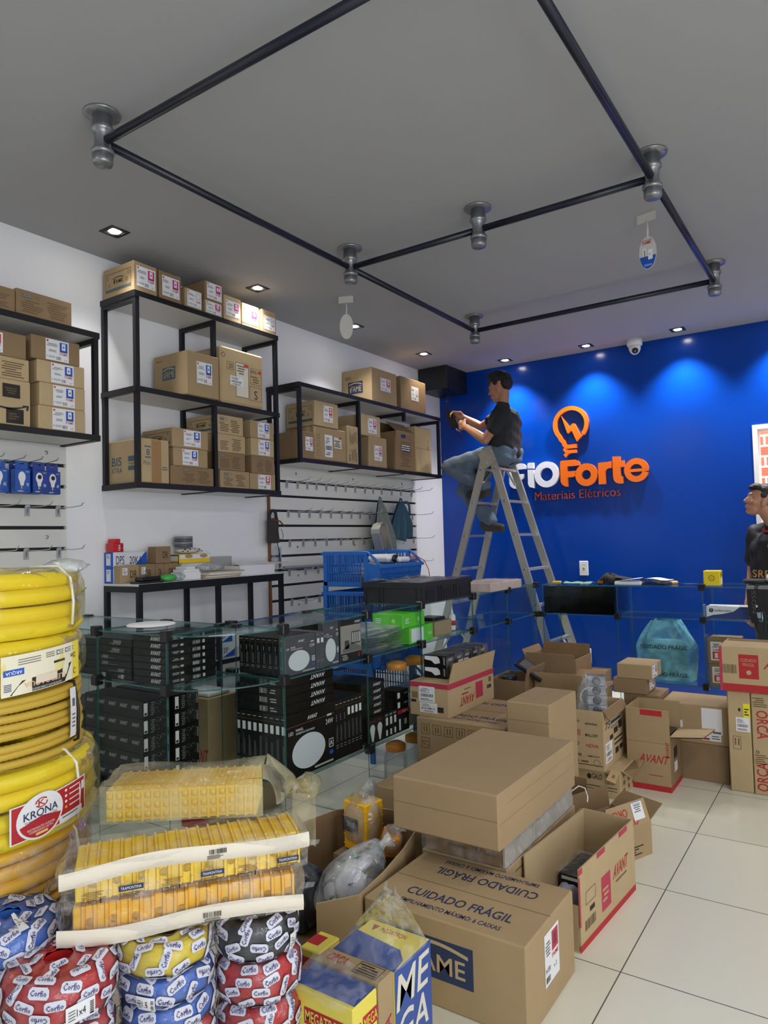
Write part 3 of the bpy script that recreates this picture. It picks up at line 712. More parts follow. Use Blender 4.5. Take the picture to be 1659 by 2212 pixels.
for z, ys, rn in ((1.797, [1.70, 1.80, 1.885, 1.965], 'bulb pack'), (1.577, [1.77, 1.929, 2.093], 'middle'), (1.36, [1.76, 1.922, 2.096], 'lower'), (1.145, [2.10], 'bottom')):
    for i, y in enumerate(ys): hook('%s metal hook from the left in the %s row of the left slat wall' % (ORD[i], rn), y, z)

# bulb packs
BCARD = mat('blue_pack_card', (22, 82, 170), .35); BCARD2 = mat('dark_blue_pack_card', (20, 60, 146), .35)
def bulb_pack(label, y, xoff, disc_, card):
    zt = 1.785; t = thing('bulb_pack', label, 'light bulb pack', (XW+.0185+xoff, y, zt-.155), 0, 'blue bulb packs on the left slat wall')
    q = MB(); q.cbox(-.03, .014, -.036, .036, 0, .112, card, .002)
    f = F((.014, -.036, 0), (0, 1, 0), (0, 0, 1), .072, .112)
    disc(q, f, .42, .66, .0175, .026, PAPER); P = [(.2, .62), (.3, .38), (.31, .3), (.53, .3), (.54, .38), (.64, .62)]
    q.poly([f.p(a, b, .0011) for a, b in P], PAPER); rc(q, f, .33, .16, .18, .14, GREYL, .0011); rc(q, f, .37, .17, .04, .12, PAPER, .0014)
    if disc_: disc(q, f, .44, .7, .010, .011, INK, .0016)
    tx(q, f, 'elgin', .66, .86, .26, .06, PAPER); lines(q, f, .7, .28, .2, .14, 3, PAPER); lines(q, f, .12, .04, .4, .06, 2, PAPER); frame(q, f, .72, .06, .14, .1, .002, BCARD2)
    q.build('carton', t)
    q = MB()
    for a in ((-.03, -.010, .112, .150), (.010, .03, .112, .150), (-.010, .010, .112, .136), (-.010, .010, .146, .150)): q.box(-.002, .0005, a[0], a[1], a[2], a[3], card)
    q.build('hang_tab', t)
for a in (('blue bulb pack cut off at the left picture edge', 1.70, .17, 0, BCARD), ('blue bulb pack with plain white bulb, front of its hook', 1.80, .185, 0, BCARD), ('blue bulb pack hidden behind the plain bulb pack', 1.80, .13, 0, BCARD2),
          ('blue bulb pack with camera disc on the bulb, middle of the row', 1.885, .185, 1, BCARD2), ('blue bulb pack behind the middle camera bulb pack', 1.885, .13, 1, BCARD2), ('blue bulb pack with camera disc at the right end of the row', 1.965, .165, 1, BCARD2)):
    bulb_pack(*a)

# bag, clear pack, rail and aprons on the right slat wall
t = thing('hanging_bag', 'dark grey drawstring bag with a thick looped strap hanging by the brown board edge', 'bag', (-3.43, 3.665, 1.36))
GB = mat('dark_grey_cloth', (58, 52, 50), .9, nz=.1, bump=.3, scale=30)
q = MB(); q.grid(lambda u, v: Vector((.03*math.cos(2*PI*u)*(1-.15*v)*(math.sin(min(1, .25+v)*PI/2)), .058*math.sin(2*PI*u)*(1-.2*v+.06*math.sin(9*v)), .175*v)), 20, 12, GB, cu=True)
q.poly([(.03*math.cos(2*PI*i/12)*.4, .058*math.sin(2*PI*i/12), .001) for i in range(12)], GB); q.build('pouch', t)
q = MB(); q.tube([(.0, -.035, .165), (.003, -.036, .20), (.003, -.018, .226), (.003, .006, .23), (.003, .026, .212), (.003, .032, .165)], .011, mat('dark_strap', (46, 46, 52), .8), 8); q.build('strap', t)
q = MB(); q.tube([(.02, -.045, .165), (.03, .0, .160), (.025, .045, .155), (.02, .075, .135), (.02, .10, .118)], .005, mat('rust_cord', (112, 62, 42), .8), 6); q.tube([(.03, .05, .10), (.03, .07, .06), (.03, .065, .02), (.03, .03, .03)], .002, BLKP, 5); q.build('cord', t)
t = thing('clear_packet', 'clear plastic packet with black cable hanging under the grey bag', 'packet', (-3.44, 3.70, 1.16))
q = MB(); blob(q, (0, 0, .09), (.012, .042, .09), WRAP, 14, 10, .1, 3); q.build('plastic_sleeve', t)
q = MB(); q.tube([(.015, .0, .2), (.016, .022, .12), (.016, .03, .05), (.016, .02, .02), (.016, .012, .06), (.016, .016, .16)], .003, BLKP, 6); q.build('cable', t)
q = MB(); q.box(-.004, .004, .04, .052, .03, .17, mat('pale_blue_strip', (150, 176, 208), .4)); q.build('strip', t)
q = MB(); q.box(-3.42, -3.395, 3.74, 5.56, 1.170, 1.194, ALU); q.box(-3.394, -3.392, 3.74, 5.56, 1.174, 1.178, GROOVE); tag(q.build('aluminium_profile'), 'long aluminium profile lying along the lower hooks of the right slat wall', 'rail')
def apron(label, y0, y1, zb, zt, m, yk, strap, seed):
    t = thing('apron', label, 'apron', (-3.34, yk, zb)); H_ = zt-zb
    def fn(u, v):
        w = (.16+.84*min(1, v*1.6)**.7)
        yy = (y0-yk)*w*(1-u)+(y1-yk)*w*u
        return Vector((.022*math.sin(u*17+seed+v*2)*(.3+v)-.01*v, yy, H_*(1-v)-.02*math.sin(u*9+seed)*v))
    def fb(u, v): return fn(u, v)+Vector((-.014, 0, .002))
    q = MB(); q.grid(fn, 26, 16, m); q.grid(lambda u, v: fb(1-u, v), 26, 16, m); q.build('cloth', t)
    q = MB(); q.tube([(0, -.02, H_-.01), (.0, -.005, H_+.035), (.0, .012, H_+.03), (0, .03, H_-.01)], .006, m, 6)
    if strap: q.tube([(0, .03, H_), (.01, .09, H_+.005), (.012, .12, H_-.03), (.012, .125, H_-.11)], .010, m, 6)
    q.build('tie', t)
apron('grey-green cloth apron hanging on the second hook row of the right slat wall', 4.765, 5.095, 1.20, 1.69, mat('grey_cloth', (116, 124, 120), .9, nz=.08, bump=.25, scale=40), 4.87, False, 1)
apron('dark teal cloth apron hanging to the right of the grey-green apron', 5.06, 5.36, 1.362, 1.69, mat('teal_cloth', (52, 84, 104), .9, nz=.1, bump=.25, scale=40), 5.19, True, 2.4)

# ================================================================ narrow table against the left wall
TZ = 1.160
t = thing('wall_table', 'narrow black framed table with a white top against the left wall', 'table', (XW, 2.37, 0)); P = .026; w = XFP-XW; Ly = 3.50-2.37
def fb(*a): q = MB(); q.box(*a, BLK); return q
for y in (0, .555, Ly-P):
    for x in (0, w-P): fb(x, x+P, y, y+P, 0, TZ-.045).build('leg', t)
    fb(P, w-P, y, y+P, TZ-.045, TZ-.012).build('cross_rail', t)
for x in (0, w-P): fb(x, x+P, 0, Ly, TZ-.045, TZ-.012).build('side_rail', t)
q = MB(); q.box(0, w, 0, Ly, TZ-.012, TZ, SHELFB); q.box(w, w+.002, 0, Ly, TZ-.014, TZ-.001, BLK); q.build('table_top', t)
q = MB(); q.box(.0, w-.01, P, Ly-P, .66, .675, SHELFB); q.box(w-.01, w-.006, P, Ly-P, .645, .672, BLK); q.build('lower_shelf', t)
DW = mat('white_blue_carton', (216, 218, 224), .5)
def dps(mb, f): 
    mb.poly([f.p(.6, 0, .0006), f.p(1, 0, .0006), f.p(1, 1, .0006), f.p(.94, .92, .0006)], BLUEP)
    tx(mb, f, 'DPS', .08, .2, .24, .55, NAVY, .0012); tx(mb, f, '20KA', .48, .2, .38, .5, NAVY, .0012); rc(mb, f, .4, .72, .1, .14, PAPER, .001)
def endl(mb, f): rc(mb, f, .0, 0, 1, 1, BLUEP, .0004); rc(mb, f, .22, .14, .5, .76, PAPER, .0008); lines(mb, f, .28, .6, .36, .24, 3, GREYL, .0011)
carton('white and blue carton with handwritten letters, upper of the two on the wall table', (-3.492, -3.412), (2.372, 2.590), (TZ+.088, TZ+.172), DW, pr=[('F', dps), ('L', endl)], name='small_carton')
carton('white and blue carton at the near end of the wall table, under the handwritten one', (-3.492, -3.412), (2.372, 2.590), (TZ, TZ+.086), DW, pr=[('L', endl)], name='small_carton')
dr = lambda u: (lambda mb, f: (tx(mb, f, 'DR', u, .3, .36, .4, INK, .001)))
for k, (ya, yb, s, l) in enumerate(((2.374, 2.496, .5, 'nearest brown carton with handwriting in the row on the wall table'), (2.498, 2.606, .35, 'second brown carton with handwriting and white sticker on the wall table'), (2.608, 2.665, .3, 'third narrow brown carton with handwriting on the wall table'), (2.667, 2.768, .3, 'fourth brown carton with handwriting, beside the white modules on the wall table'))):
    carton(l, (-3.408, -3.352), (ya, yb), (TZ, TZ+.100), [CB, CB3, CB3, CB3][k], pr=[('F', dr(s))], st=[('F', ship_label(.1, .45, .26, .4))] if k < 2 else [], name='small_carton')
carton('brown carton with handwriting standing on top of the brown row', (-3.43, -3.352), (2.612, 2.715), (TZ+.1015, TZ+.198), CB3, pr=[('F', dr(.42))], name='small_carton')
t = thing('circuit_breaker', 'red two module breaker standing on the handwritten white carton', 'breaker', (-3.45, 2.374, TZ+.1725))
RB = mat('red_breaker_plastic', (196, 30, 38), .35)
q = MB(); q.cbox(-.03, .03, .0, .072, 0, .05, RB, .003); q.cbox(-.03, .03, .014, .052, .048, .074, RB, .003)
q.box(.0302, .031, .05, .066, .008, .012, INK); q.box(.0302, .031, .05, .066, .032, .036, INK); q.build('body', t)
q = MB(); f = F((.0305, .038, .01), (0, 1, 0), (0, 0, 1), .011, .03); rc(q, f, 0, 0, 1, 1, PAPER); rc(q, f, .2, .15, .6, .2, INK, .001); rc(q, f, .2, .6, .6, .2, INK, .001); q.build('label', t)
q = MB(); q.cbox(-3.27, -3.205, 2.40, 2.53, TZ+.012, TZ+.036, BLKP, .006); q.cbox(-3.28, -3.20, 2.38, 2.545, TZ, TZ+.012, BLKP, .003); tag(q.build('black_tray'), 'shallow black plastic tray at the front edge of the wall table', 'tray')
t = thing('green_packet', 'green and white crumpled packet lying on the wall table', 'packet', (-3.235, 2.62, TZ))
GP = mat('green_film', (70, 178, 84), .3)
q = MB(); blob(q, (0, -.02, .022), (.035, .055, .021), GP, 14, 8, .14, 5); q.build('film', t); q = MB(); blob(q, (0, .05, .024), (.036, .04, .023), BAGW, 14, 8, .16, 6); q.build('clear_end', t)
q = MB()
for a in ((2.700, 2.84, 0, .045), (2.715, 2.83, .045, .062), (2.735, 2.80, .062, .078)): q.cbox(-3.34, -3.24, a[0], a[1], TZ+a[2], TZ+a[3], WHITE, .003)
tag(q.build('white_module'), 'white stepped electrical module at the front of the wall table', 'module')
carton('pale grey carton under the yellow and white carton on the wall table', (-3.47, -3.36), (2.80, 3.02), (TZ, TZ+.092), mat('pale_grey_card', (204, 206, 208), .6), name='small_carton')
carton('yellow and white carton with brown patches on the wall table', (-3.47, -3.37), (2.79, 3.03), (TZ+.093, TZ+.148), mat('yellow_card', (232, 196, 40), .5), name='small_carton',
       pr=[('F', lambda mb, f: (rc(mb, f, .02, .5, .96, .46, PAPER), disc(mb, f, .3, .76, .03, .012, CB), disc(mb, f, .78, .76, .03, .012, CB))), ('L', lambda mb, f: (frame(mb, f, .02, .05, .96, .9, .006, INK), rc(mb, f, .12, .3, .76, .5, PAPER)))])
t = thing('wrapped_roll', 'white spotted wrapped roll on top of the yellow and white carton', 'roll', (-3.42, 2.90, TZ+.1485))
q = MB(); blob(q, (0, 0, .02), (.05, .09, .02), mat('spotted_wrap', (206, 200, 196), .5), 18, 8, .05, 8)
for i in range(9): q.box(.03+.012*random.random(), .046, -.08+.018*i, -.072+.018*i, .014+.01*(i % 2), .020+.01*(i % 2), INK)
q.build('wrapped_body', t)
for k in range(4):
    q = MB(); q.lathe([(.022, 0), (.053, 0), (.055, .002), (.055, .014), (.053, .016), (.022, .016), (.022, 0)], mat('tape_grey_%d' % (k % 2), [(84, 84, 94), (128, 128, 134)][k % 2], .35), c=(0, 0, 0), n=26)
    tag(q.build('tape_roll', loc=(-3.42, 2.865, TZ+.19+.0165*k)), ['bottom', 'second from bottom', 'third from bottom', 'topmost'][k]+' dark roll of tape in the stack on the wall table', 'tape roll', 'tape rolls stacked on the wall table')
for k in range(6):
    q = MB(); c = [CB2, PAPER, CB2, PAPER, PAPER, CB2][k]; q.cbox(-.10, .10, -.14, .14, 0, .006, c, .001)
    tag(q.build('flat_envelope', loc=(-3.335, 3.0+.01*k, TZ+.0065*k), rz=.06*math.sin(k*2.3)), '%s flat envelope in the pile on the wall table' % ['bottom', 'second', 'third', 'fourth', 'fifth', 'topmost'][k], 'envelope', 'envelope pile on the wall table')
q = MB(); blob(q, (-3.32, 2.99, TZ+.065), (.06, .1, .026), BAGW, 18, 10, .2, 9); tag(q.build('plastic_bag'), 'small crumpled clear bag on the envelope pile', 'bag')
open_carton('long low white open carton at the far end of the wall table', (-3.46, -3.26), (3.175, 3.49), (TZ, TZ+.062), PAPER, t=.003, name='white_carton', flaps=(('F', -70, .07),), inner=PAPER)
for k in range(3):
    q = MB(); q.cbox(-.09, .09, -.16, .16, 0, .002, [PAPER, mat('manila_paper', (226, 186, 120), .7), PAPER][k], .0005)
    tag(q.build('paper_sheet', loc=(-3.36, 3.46+.03*k, TZ+.0635+.0022*k), rz=.1*(k-1)), ['lowest white sheet sticking out over the far end of the wall table', 'manila sheet between two white sheets on the wall table', 'top white sheet lying on the manila sheet'][k], 'paper', 'loose sheets on the white carton')
carton('flat grey carton leaning low against the wall behind the envelopes', (-3.492, -3.45), (3.04, 3.29), (TZ, TZ+.122), mat('grey_card', (168, 168, 168), .6), name='small_carton')
for k, (ya, yb, za, zb) in enumerate(((2.62, 2.86, .6755, .76), (2.62, 2.86, .761, .845), (2.88, 3.10, .6755, .765), (2.88, 3.08, .766, .85))):
    carton(['white and blue carton low on the left of the wall table lower shelf', 'upper white and blue carton on the left of the wall table lower shelf', 'lower white and blue carton by the middle leg of the wall table', 'upper white and blue carton by the middle leg of the wall table'][k], (-3.40, -3.24), (ya, yb), (za, zb), DW, name='small_carton',
           pr=[('F', lambda mb, f: (mb.poly([f.p(0, .55, .0006), f.p(0, 1, .0006), f.p(.45, 1, .0006)], BLUEP), mb.poly([f.p(.55, 0, .0006), f.p(1, 0, .0006), f.p(1, .5, .0006)], BLUEP), tx(mb, f, ['20A 2P', '40A 2P', '32A 2P', '50A 2P'][k], .2, .3, .55, .35, NAVY, .001)))])
# ================================================================ glass counters
def pane(x0, x1, y0, y1, z0, z1): q = MB(); q.box(x0, x1, y0, y1, z0, z1, GLASS, GEDGE); return q
def clampm(x, y, z, s=1): q = MB(); q.cbox(x-.020*s, x+.020*s, y-.020*s, y+.020*s, z-.024, z+.020, BLKP, .004); return q
G = .006
ZT, ZM, ZB = 1.0, .785, .345
# -- aisle counter parallel to the left wall
t = thing('glass_counter', 'long clear glass display counter parallel to the left wall', 'display counter')
xa, xb = -2.43, -2.05; ys = [2.24, 2.845, 3.36, 3.99, 4.515, 5.03]
for i in range(5):
    a, b = ys[i]+.004, ys[i+1]-.004
    pane(xa, xb+.004, a, b, ZT-G, ZT).build('glass_top', t)
    pane(xa, xb+.004, a, b, ZM-G, ZM).build('glass_shelf', t)
    pane(xa, xb+.004, a, b, ZB-G, ZB).build('glass_shelf', t)
    pane(xb-.006, xb, a, b, ZM+.001, ZT-G-.001).build('glass_front', t)
    if i != 9: pane(xb-.006, xb, a, b, ZB+.001, ZM-G-.001).build('glass_front', t)
for y in ys:
    for z0, z1 in ((0, ZB-G-.001), (ZB+.001, ZM-G-.001), (ZM+.001, ZT-G-.001)): pane(xa, xb-.007, y-.003, y+.003, z0, z1).build('glass_divider', t)
    for z in (ZT, ZM, ZB): clampm(xb, y, z-.003).build('clamp', t)
    q = MB(); q.cbox(xa-.015, xa+.02, y-.03, y+.03, ZT-.012, ZT+.004, BLKP, .003); q.build('clamp', t)
# -- short counter with rounded corner facing the camera
t = thing('glass_counter', 'short glass display counter with a rounded corner behind the yellow coils', 'display counter')
ya, yb = 1.87, 2.25; xs = [-3.46, -2.815, -2.345]
for i in range(2):
    a, b = xs[i]+.004, xs[i+1]-.004
    pane(a, b, ya-.004, yb, ZT-G, ZT).build('glass_top', t)
    for z in (ZM, ZB): pane(a, b, ya-.004, yb, z-G, z).build('glass_shelf', t)
    for z0, z1 in ((ZB+.001, ZM-G-.001), (ZM+.001, ZT-G-.001)): pane(a, b, ya, ya+.006, z0, z1).build('glass_front', t)
for x in xs:
    for z0, z1 in ((0, ZB-G-.001), (ZB+.001, ZM-G-.001), (ZM+.001, ZT-G-.001)): pane(x-.003, x+.003, ya+.007, yb, z0, z1).build('glass_divider', t)
    for z in (ZT, ZM, ZB): clampm(x, ya, z-.003).build('clamp', t)
    q = MB(); q.cbox(x-.03, x+.03, yb-.02, yb+.015, ZT-.012, ZT+.004, BLKP, .003); q.build('clamp', t)
for z in (ZT, ZM, ZB):       # quarter-round corner shelves
    cx, cy = -2.338, 2.232; P = [(-2.425, 2.25), (cx, cy-.362)]+[(cx+.282*math.sin(a*PI/2/10), cy-.362*math.cos(a*PI/2/10)) for a in range(1, 11)]+[(-2.056, 2.25)]
    if z == ZB: continue
    q = MB(); n = len(P)
    q.poly([(x, y, z) for x, y in P], GLASS); q.poly([(x, y, z-G) for x, y in P[::-1]], GLASS)
    for i in range(n): a, b = P[i], P[(i+1) % n]; q.poly([(*a, z-G), (*b, z-G), (*b, z), (*a, z)], GEDGE)
    q.build('corner_shelf', t)
    q = MB(); q.cbox(-2.43, -2.38, 2.262, 2.30, z-.02, z+.012, BLKP, .003); q.build('clamp', t)
# -- back counter parallel to the blue wall
t = thing('glass_counter', 'glass display counter in front of the blue wall', 'display counter')
ya, yb = 5.05, 5.43; xs = [-2.012, -1.46, -.90, -.34, .22]
for i in range(4):
    a, b = xs[i]+.004, xs[i+1]-.004
    pane(a, b, ya-.004, yb, ZT-G, ZT).build('glass_top', t)
    for z in (ZM, ZB): pane(a, b, ya-.004, yb, z-G, z).build('glass_shelf', t)
    for z0, z1 in ((ZB+.001, ZM-G-.001), (ZM+.001, ZT-G-.001)): pane(a, b, ya, ya+.006, z0, z1).build('glass_front', t)
for x in xs:
    for z0, z1 in ((0, ZB-G-.001), (ZB+.001, ZM-G-.001), (ZM+.001, ZT-G-.001)): pane(x-.003, x+.003, ya+.007, yb, z0, z1).build('glass_divider', t)
    for z in ((ZT, ZM, ZB) if x != -1.46 and x != xs[0] else (ZM, )): clampm(x, ya, z-.003).build('clamp', t)

# ================================================================ stock in the short counter
SILV = mat('silver_print', (176, 176, 170), .4)
gk = 'black lamp cartons in the short counter'
def flatbox(label, x, y, z, txt=True, up=False, u=.55, w=.3, side=True, glyph=SILV, group=gk, m=BOXK, extra=None):
    pr = []
    if txt: pr.append(('L', lambda mb, f: tx(mb, f, 'AVANT', u, .2, w, .6, glyph, .0008, .02, 2 if up else 0, .2)))
    if side: pr.append(('F', lambda mb, f: (lines(mb, f, .12, .3, .14, .4, 2, SILV), bars(mb, f, .52, .25, .16, .5, SILV, .0011, 7), rc(mb, f, .72, .25, .05, .5, SILV), rc(mb, f, .28, .3, .06, .3, SILV))))
    if extra: pr += extra
    return carton(label, x, y, z, m, name='lamp_carton', cat='lamp carton', group=group, pr=pr, ch=.0015)
for k in range(7):
    flatbox('%s black lamp carton of the right stack on the short counter middle shelf' % ['bottom', 'second from bottom', 'third from bottom', 'fourth from bottom', 'fifth from bottom', 'sixth from bottom', 'topmost'][k], (-2.60, -2.388), (1.90, 2.17), (ZM+.001+.0292*k, ZM+.0292*(k+1)), glyph=PAPER)
for k, h in enumerate((.026, .026, .026, .026, .034, .034)):
    z = ZM+.001+[0, .027, .054, .081, .108, .143][k]
    flatbox('%s black lamp carton of the middle stack on the short counter middle shelf' % ['bottom', 'second from bottom', 'third from bottom', 'fourth from bottom', 'fifth from bottom', 'topmost'][k], (-2.845, -2.615) if k < 5 else (-2.84, -2.61), (1.90, 2.15), (z, z+h), up=k > 1, u=[.6, .6, .1, .1, .4, .42][k], w=.2 if k < 4 else .26, side=False, extra=[('L', (lambda mb, f: (rc(mb, f, .1, .2, .12, .7, SILV), rc(mb, f, .7, .2, .06, .7, SILV))) if k == 0 else (lambda mb, f: lines(mb, f, .3, .2, .3, .3, 1, GREYL)))])
for k in range(5):
    flatbox('%s black lamp carton of the left stack on the short counter middle shelf' % ['bottom', 'second from bottom', 'third from bottom', 'fourth from bottom', 'topmost'][k], (-3.08, -2.87), (1.92, 2.15), (ZM+.001+.033*k, ZM+.033*(k+1)), side=False, u=.1, w=.2)
SPK = mat('speckled_print', (120, 120, 118), .5)
def spk(mb, f):
    random.seed(3); rc(mb, f, .03, .15, .14, .72, PAPER, .0006); rc(mb, f, .05, .18, .1, .14, INK, .0009); lines(mb, f, .28, .1, .18, .8, 7, SPK); 
    for i in range(16): rc(mb, f, .48+.4*random.random(), .1+.8*random.random(), .025, .05, SPK)
    tx(mb, f, 'AVANT', .9, .2, .07, .6, SILV, rot=1)
row5 = lambda mb, f: [tx(mb, f, 'AVANT', .04+.195*i, .5, .12, .22, SILV, .0008, .02, 0, .2) for i in range(5)]
hh = .0735
for k in range(5):
    nm = ['bottom', 'second from bottom', 'third from bottom', 'fourth from bottom', 'topmost'][k]
    carton('%s wide black carton with a row of five words, short counter bottom shelf' % nm, (-2.93, -2.52), (1.885, 2.02), (ZB+.001+hh*k, ZB+hh*(k+1)), BOXK, name='lamp_carton', cat='lamp carton', group='wide black cartons in the short counter', pr=[('L', row5), ('F', spk)], ch=.0015)
    carton('%s wide black carton of the second stack behind, short counter bottom shelf' % nm, (-2.92, -2.505), (2.035, 2.17), (ZB+.001+hh*k, ZB+hh*(k+1)), BOXK, name='lamp_carton', cat='lamp carton', group='wide black cartons in the short counter', pr=[('F', spk)], ch=.0015)
for k in range(4):
    carton('%s plain black carton at the left end of the short counter bottom shelf' % ['bottom', 'second from bottom', 'third from bottom', 'topmost'][k], (-3.3, -2.96), (1.90, 2.15), (ZB+.001+.07*k, ZB+.07*(k+1)), BOXK, name='lamp_carton', cat='lamp carton', group='wide black cartons in the short counter')
carton('tall brown carton with red word standing behind the short counter', (-2.80, -2.60), (2.31, 2.50), (0, .63), CB, pr=[('L', lambda mb, f: (tx(mb, f, 'AVANT', .3, .5, .66, .12, RED, .001, .02, 0, .2), rc(mb, f, 0, .0, 1, .1, RED)))])
carton('narrow brown carton with red base band behind the rounded corner', (-2.74, -2.58), (2.62, 2.78), (0, .56), CB2, pr=[('L', lambda mb, f: (rc(mb, f, 0, .08, 1, .1, RED), lines(mb, f, .2, .3, .6, .3, 5, INKB)))])
carton('small white carton on top of the narrow brown carton', (-2.73, -2.59), (2.63, 2.76), (.561, .68), PAPER, name='small_carton')
q = MB(); q.cbox(-2.79, -2.62, 2.33, 2.47, .631, .652, WHITE, .006); tag(q.build('plastic_cover'), 'white plastic lid lying on the tall brown carton', 'lid')
q = MB(); q.lathe([(0, -.0), (.10, 0), (.107, .002), (.107, .006), (.10, .009), (0, .009)], WHITE, n=40); tag(q.build('white_panel', loc=(-2.70, 2.07, ZT+.001)), 'flat round white disc lying on the short counter glass top', 'lamp')  # thin white disc set on the glass top

# ================================================================ stock in the aisle counter
LEDW = mat('printed_white_oval', (206, 208, 214), .5)
BOXG2 = mat('grey_lamp_carton', (74, 76, 84), .35)
def spine(white):
    def fn(mb, f):
        rc(mb, f, .15, .93, .6, .012, SILV); rc(mb, f, .0, .88, 1, .004, mat('rust_line', (150, 82, 52), .5))
        if white: rc(mb, f, .2, .7, .6, .13, PAPER)
        else: [rc(mb, f, .3, .74-.04*i, .14, .02, SILV) for i in range(3)]
        [rc(mb, f, .3+.14*i, .3, .07, random.uniform(.22, .34), GREYL) for i in range(3)]
        rc(mb, f, .15, .24, .6, .008, SILV); rc(mb, f, .15, .2, .6, .008, SILV)
    return fn
def panel_face(wat, oval=True):
    def fn(mb, f):
        tx(mb, f, 'AVANT', .42, .84, .2, .06, PAPER, .0008, .02, 0, .2); rc(mb, f, 0, .80, 1, .006, mat('rust_line', (150, 82, 52), .5))
        tx(mb, f, 'LED', .04, .68, .09, .05, PAPER); tx(mb, f, 'PAINEL', .18, .71, .15, .04, PAPER); tx(mb, f, 'SOBREPOR REDONDO', .18, .66, .38, .03, PAPER)
        tx(mb, f, wat, .8, .66, .16, .08, PAPER); rc(mb, f, .83, .79, .1, .03, PAPER)
        disc(mb, f, .44, .36, f.w*.34, f.h*.27, LEDW, .0009, 36)
        tx(mb, f, 'A', .875, .3, .07, .08, PAPER); frame(mb, f, .86, .27, .1, .14, .003, PAPER); disc(mb, f, .91, .19, f.w*.045, f.h*.035, BLUEP)
        rc(mb, f, .55, .04, .4, .03, SILV)
    return fn
gl = 'upright lamp panel cartons in the aisle counter'
for k in range(8):
    x1 = -2.066-.0345*k; last = k == 0
    carton('%s thin upright lamp carton from the aisle on the aisle counter middle shelf' % ORD[k], (x1-.033, x1), (2.265, 2.47), (ZM+.001, ZM+.165), BOXG2 if last else BOXK, name='lamp_carton', cat='lamp carton', group=gl, pr=[('L', spine(False))]+([('F', panel_face('12W'))] if last else []), ch=.0012)
for k in range(2):
    carton('%s upright lamp carton turned edge to the aisle, beside the twelve watt carton' % ORD[k], (-2.25, -2.066), (2.475+.028*k, 2.501+.028*k), (ZM+.001, ZM+.168), BOXG2, name='lamp_carton', cat='lamp carton', group=gl, pr=[('F', spine(True))], ch=.0012)
carton('grey lamp carton with a half seen white disc behind the edge-on cartons', (-2.105, -2.072), (2.535, 2.648), (ZM+.001, ZM+.2), BOXG2, name='lamp_carton', cat='lamp carton', group=gl, pr=[('F', panel_face('12W'))], ch=.0012)
def photo(mb, f):
    rc(mb, f, .02, .2, .96, .66, mat('room_photo_print', (150, 142, 134), .5)); mb.poly([f.p(.1, .3, .001), f.p(.5, .45, .001), f.p(.96, .3, .001), f.p(.96, .22, .001), f.p(.1, .22, .001)], mat('room_photo_floor', (110, 104, 98), .5))
    rc(mb, f, .52, .4, .4, .3, mat('room_photo_dark', (66, 64, 64), .5), .001); [rc(mb, f, .55+.1*i, .43, .06, .24, mat('room_photo_pale', (186, 184, 180), .5), .0013) for i in range(4)]
    rc(mb, f, .2, .3, .2, .2, mat('room_photo_dark', (66, 64, 64), .5), .001)
    tx(mb, f, 'AVANT', .68, .9, .28, .06, PAPER, .001, .02, 0, .2); rc(mb, f, .0, .86, 1, .008, mat('rust_line', (150, 82, 52), .5)); lines(mb, f, .06, .03, .3, .14, 4, SILV); rc(mb, f, .84, .06, .05, .1, RED)
carton('dark lamp carton printed with a photo of a room', (-2.30, -2.07), (2.655, 2.825), (ZM+.001, ZM+.198), mat('dark_photo_carton', (40, 36, 34), .3), name='lamp_carton', cat='lamp carton', group=gl, pr=[('F', photo), ('T', lambda mb, f: (tx(mb, f, 'AVANT', .55, .4, .4, .14, PAPER, bold=.02)))], ch=.0012)
carton('grey lamp carton standing behind the photo carton', (-2.42, -2.31), (2.56, 2.80), (ZM+.001, ZM+.175), BOXG2, name='lamp_carton', cat='lamp carton', group=gl)
# bottom shelf
for k in range(9):
    x1 = -2.064-.0335*k; last = k == 0
    carton('%s tall thin lamp carton from the aisle, aisle counter bottom shelf' % ORD[k], (x1-.032, x1), (2.262, 2.592), (ZB+.001, ZB+.278), BOXK, name='lamp_carton', cat='lamp carton', group=gl, pr=[('L', spine(True))]+([('F', panel_face('24W'))] if last else []), ch=.0012)
for k in range(4):
    z = ZB+.279+.0385*k
    flatbox('%s flat lamp carton lying on the tall twenty-four watt cartons' % ['bottom', 'second from bottom', 'third from bottom', 'topmost'][k], (-2.37, -2.068), (2.265, 2.595), (z, z+.0375), txt=False, side=False, group=gl, extra=[('F', lambda mb, f: tx(mb, f, 'AVANT', .5, .25, .3, .5, PAPER, .0008, .02, 2 if k < 5 else 0, .2)), ('L', lambda mb, f: (bars(mb, f, .5, .2, .16, .6, SILV, .0011, 7), lines(mb, f, .7, .2, .14, .6, 2, SILV)))])
for k in range(7):
    carton('%s upright carton edge to the aisle, aisle counter bottom shelf' % ORD[k], (-2.36, -2.068), (2.600+.0305*k, 2.6295+.0305*k), (ZB+.001, ZB+.272), BOXK, name='lamp_carton', cat='lamp carton', group=gl, pr=[('F', spine(k > 2))], ch=.0012)
for k in range(5):
    z = ZB+.001+.0585*k+.118*0
    flatbox('%s black lamp carton of the stack behind the bulb cartons' % ['bottom', 'second from bottom', 'third from bottom', 'fourth from bottom', 'topmost'][k], (-2.36, -2.10), (2.855, 3.06), (ZB+.125+.0345*k, ZB+.1585+.0345*k), txt=False, side=False, group=gl, extra=[('F', lambda mb, f: tx(mb, f, 'AVANT', .5, .3, .32, .42, PAPER, .0008, .02, 0, .2))])
carton('plain black carton carrying the stack behind the bulb cartons', (-2.36, -2.11), (2.855, 3.06), (ZB+.001, ZB+.124), BOXK, name='lamp_carton', cat='lamp carton', group=gl)
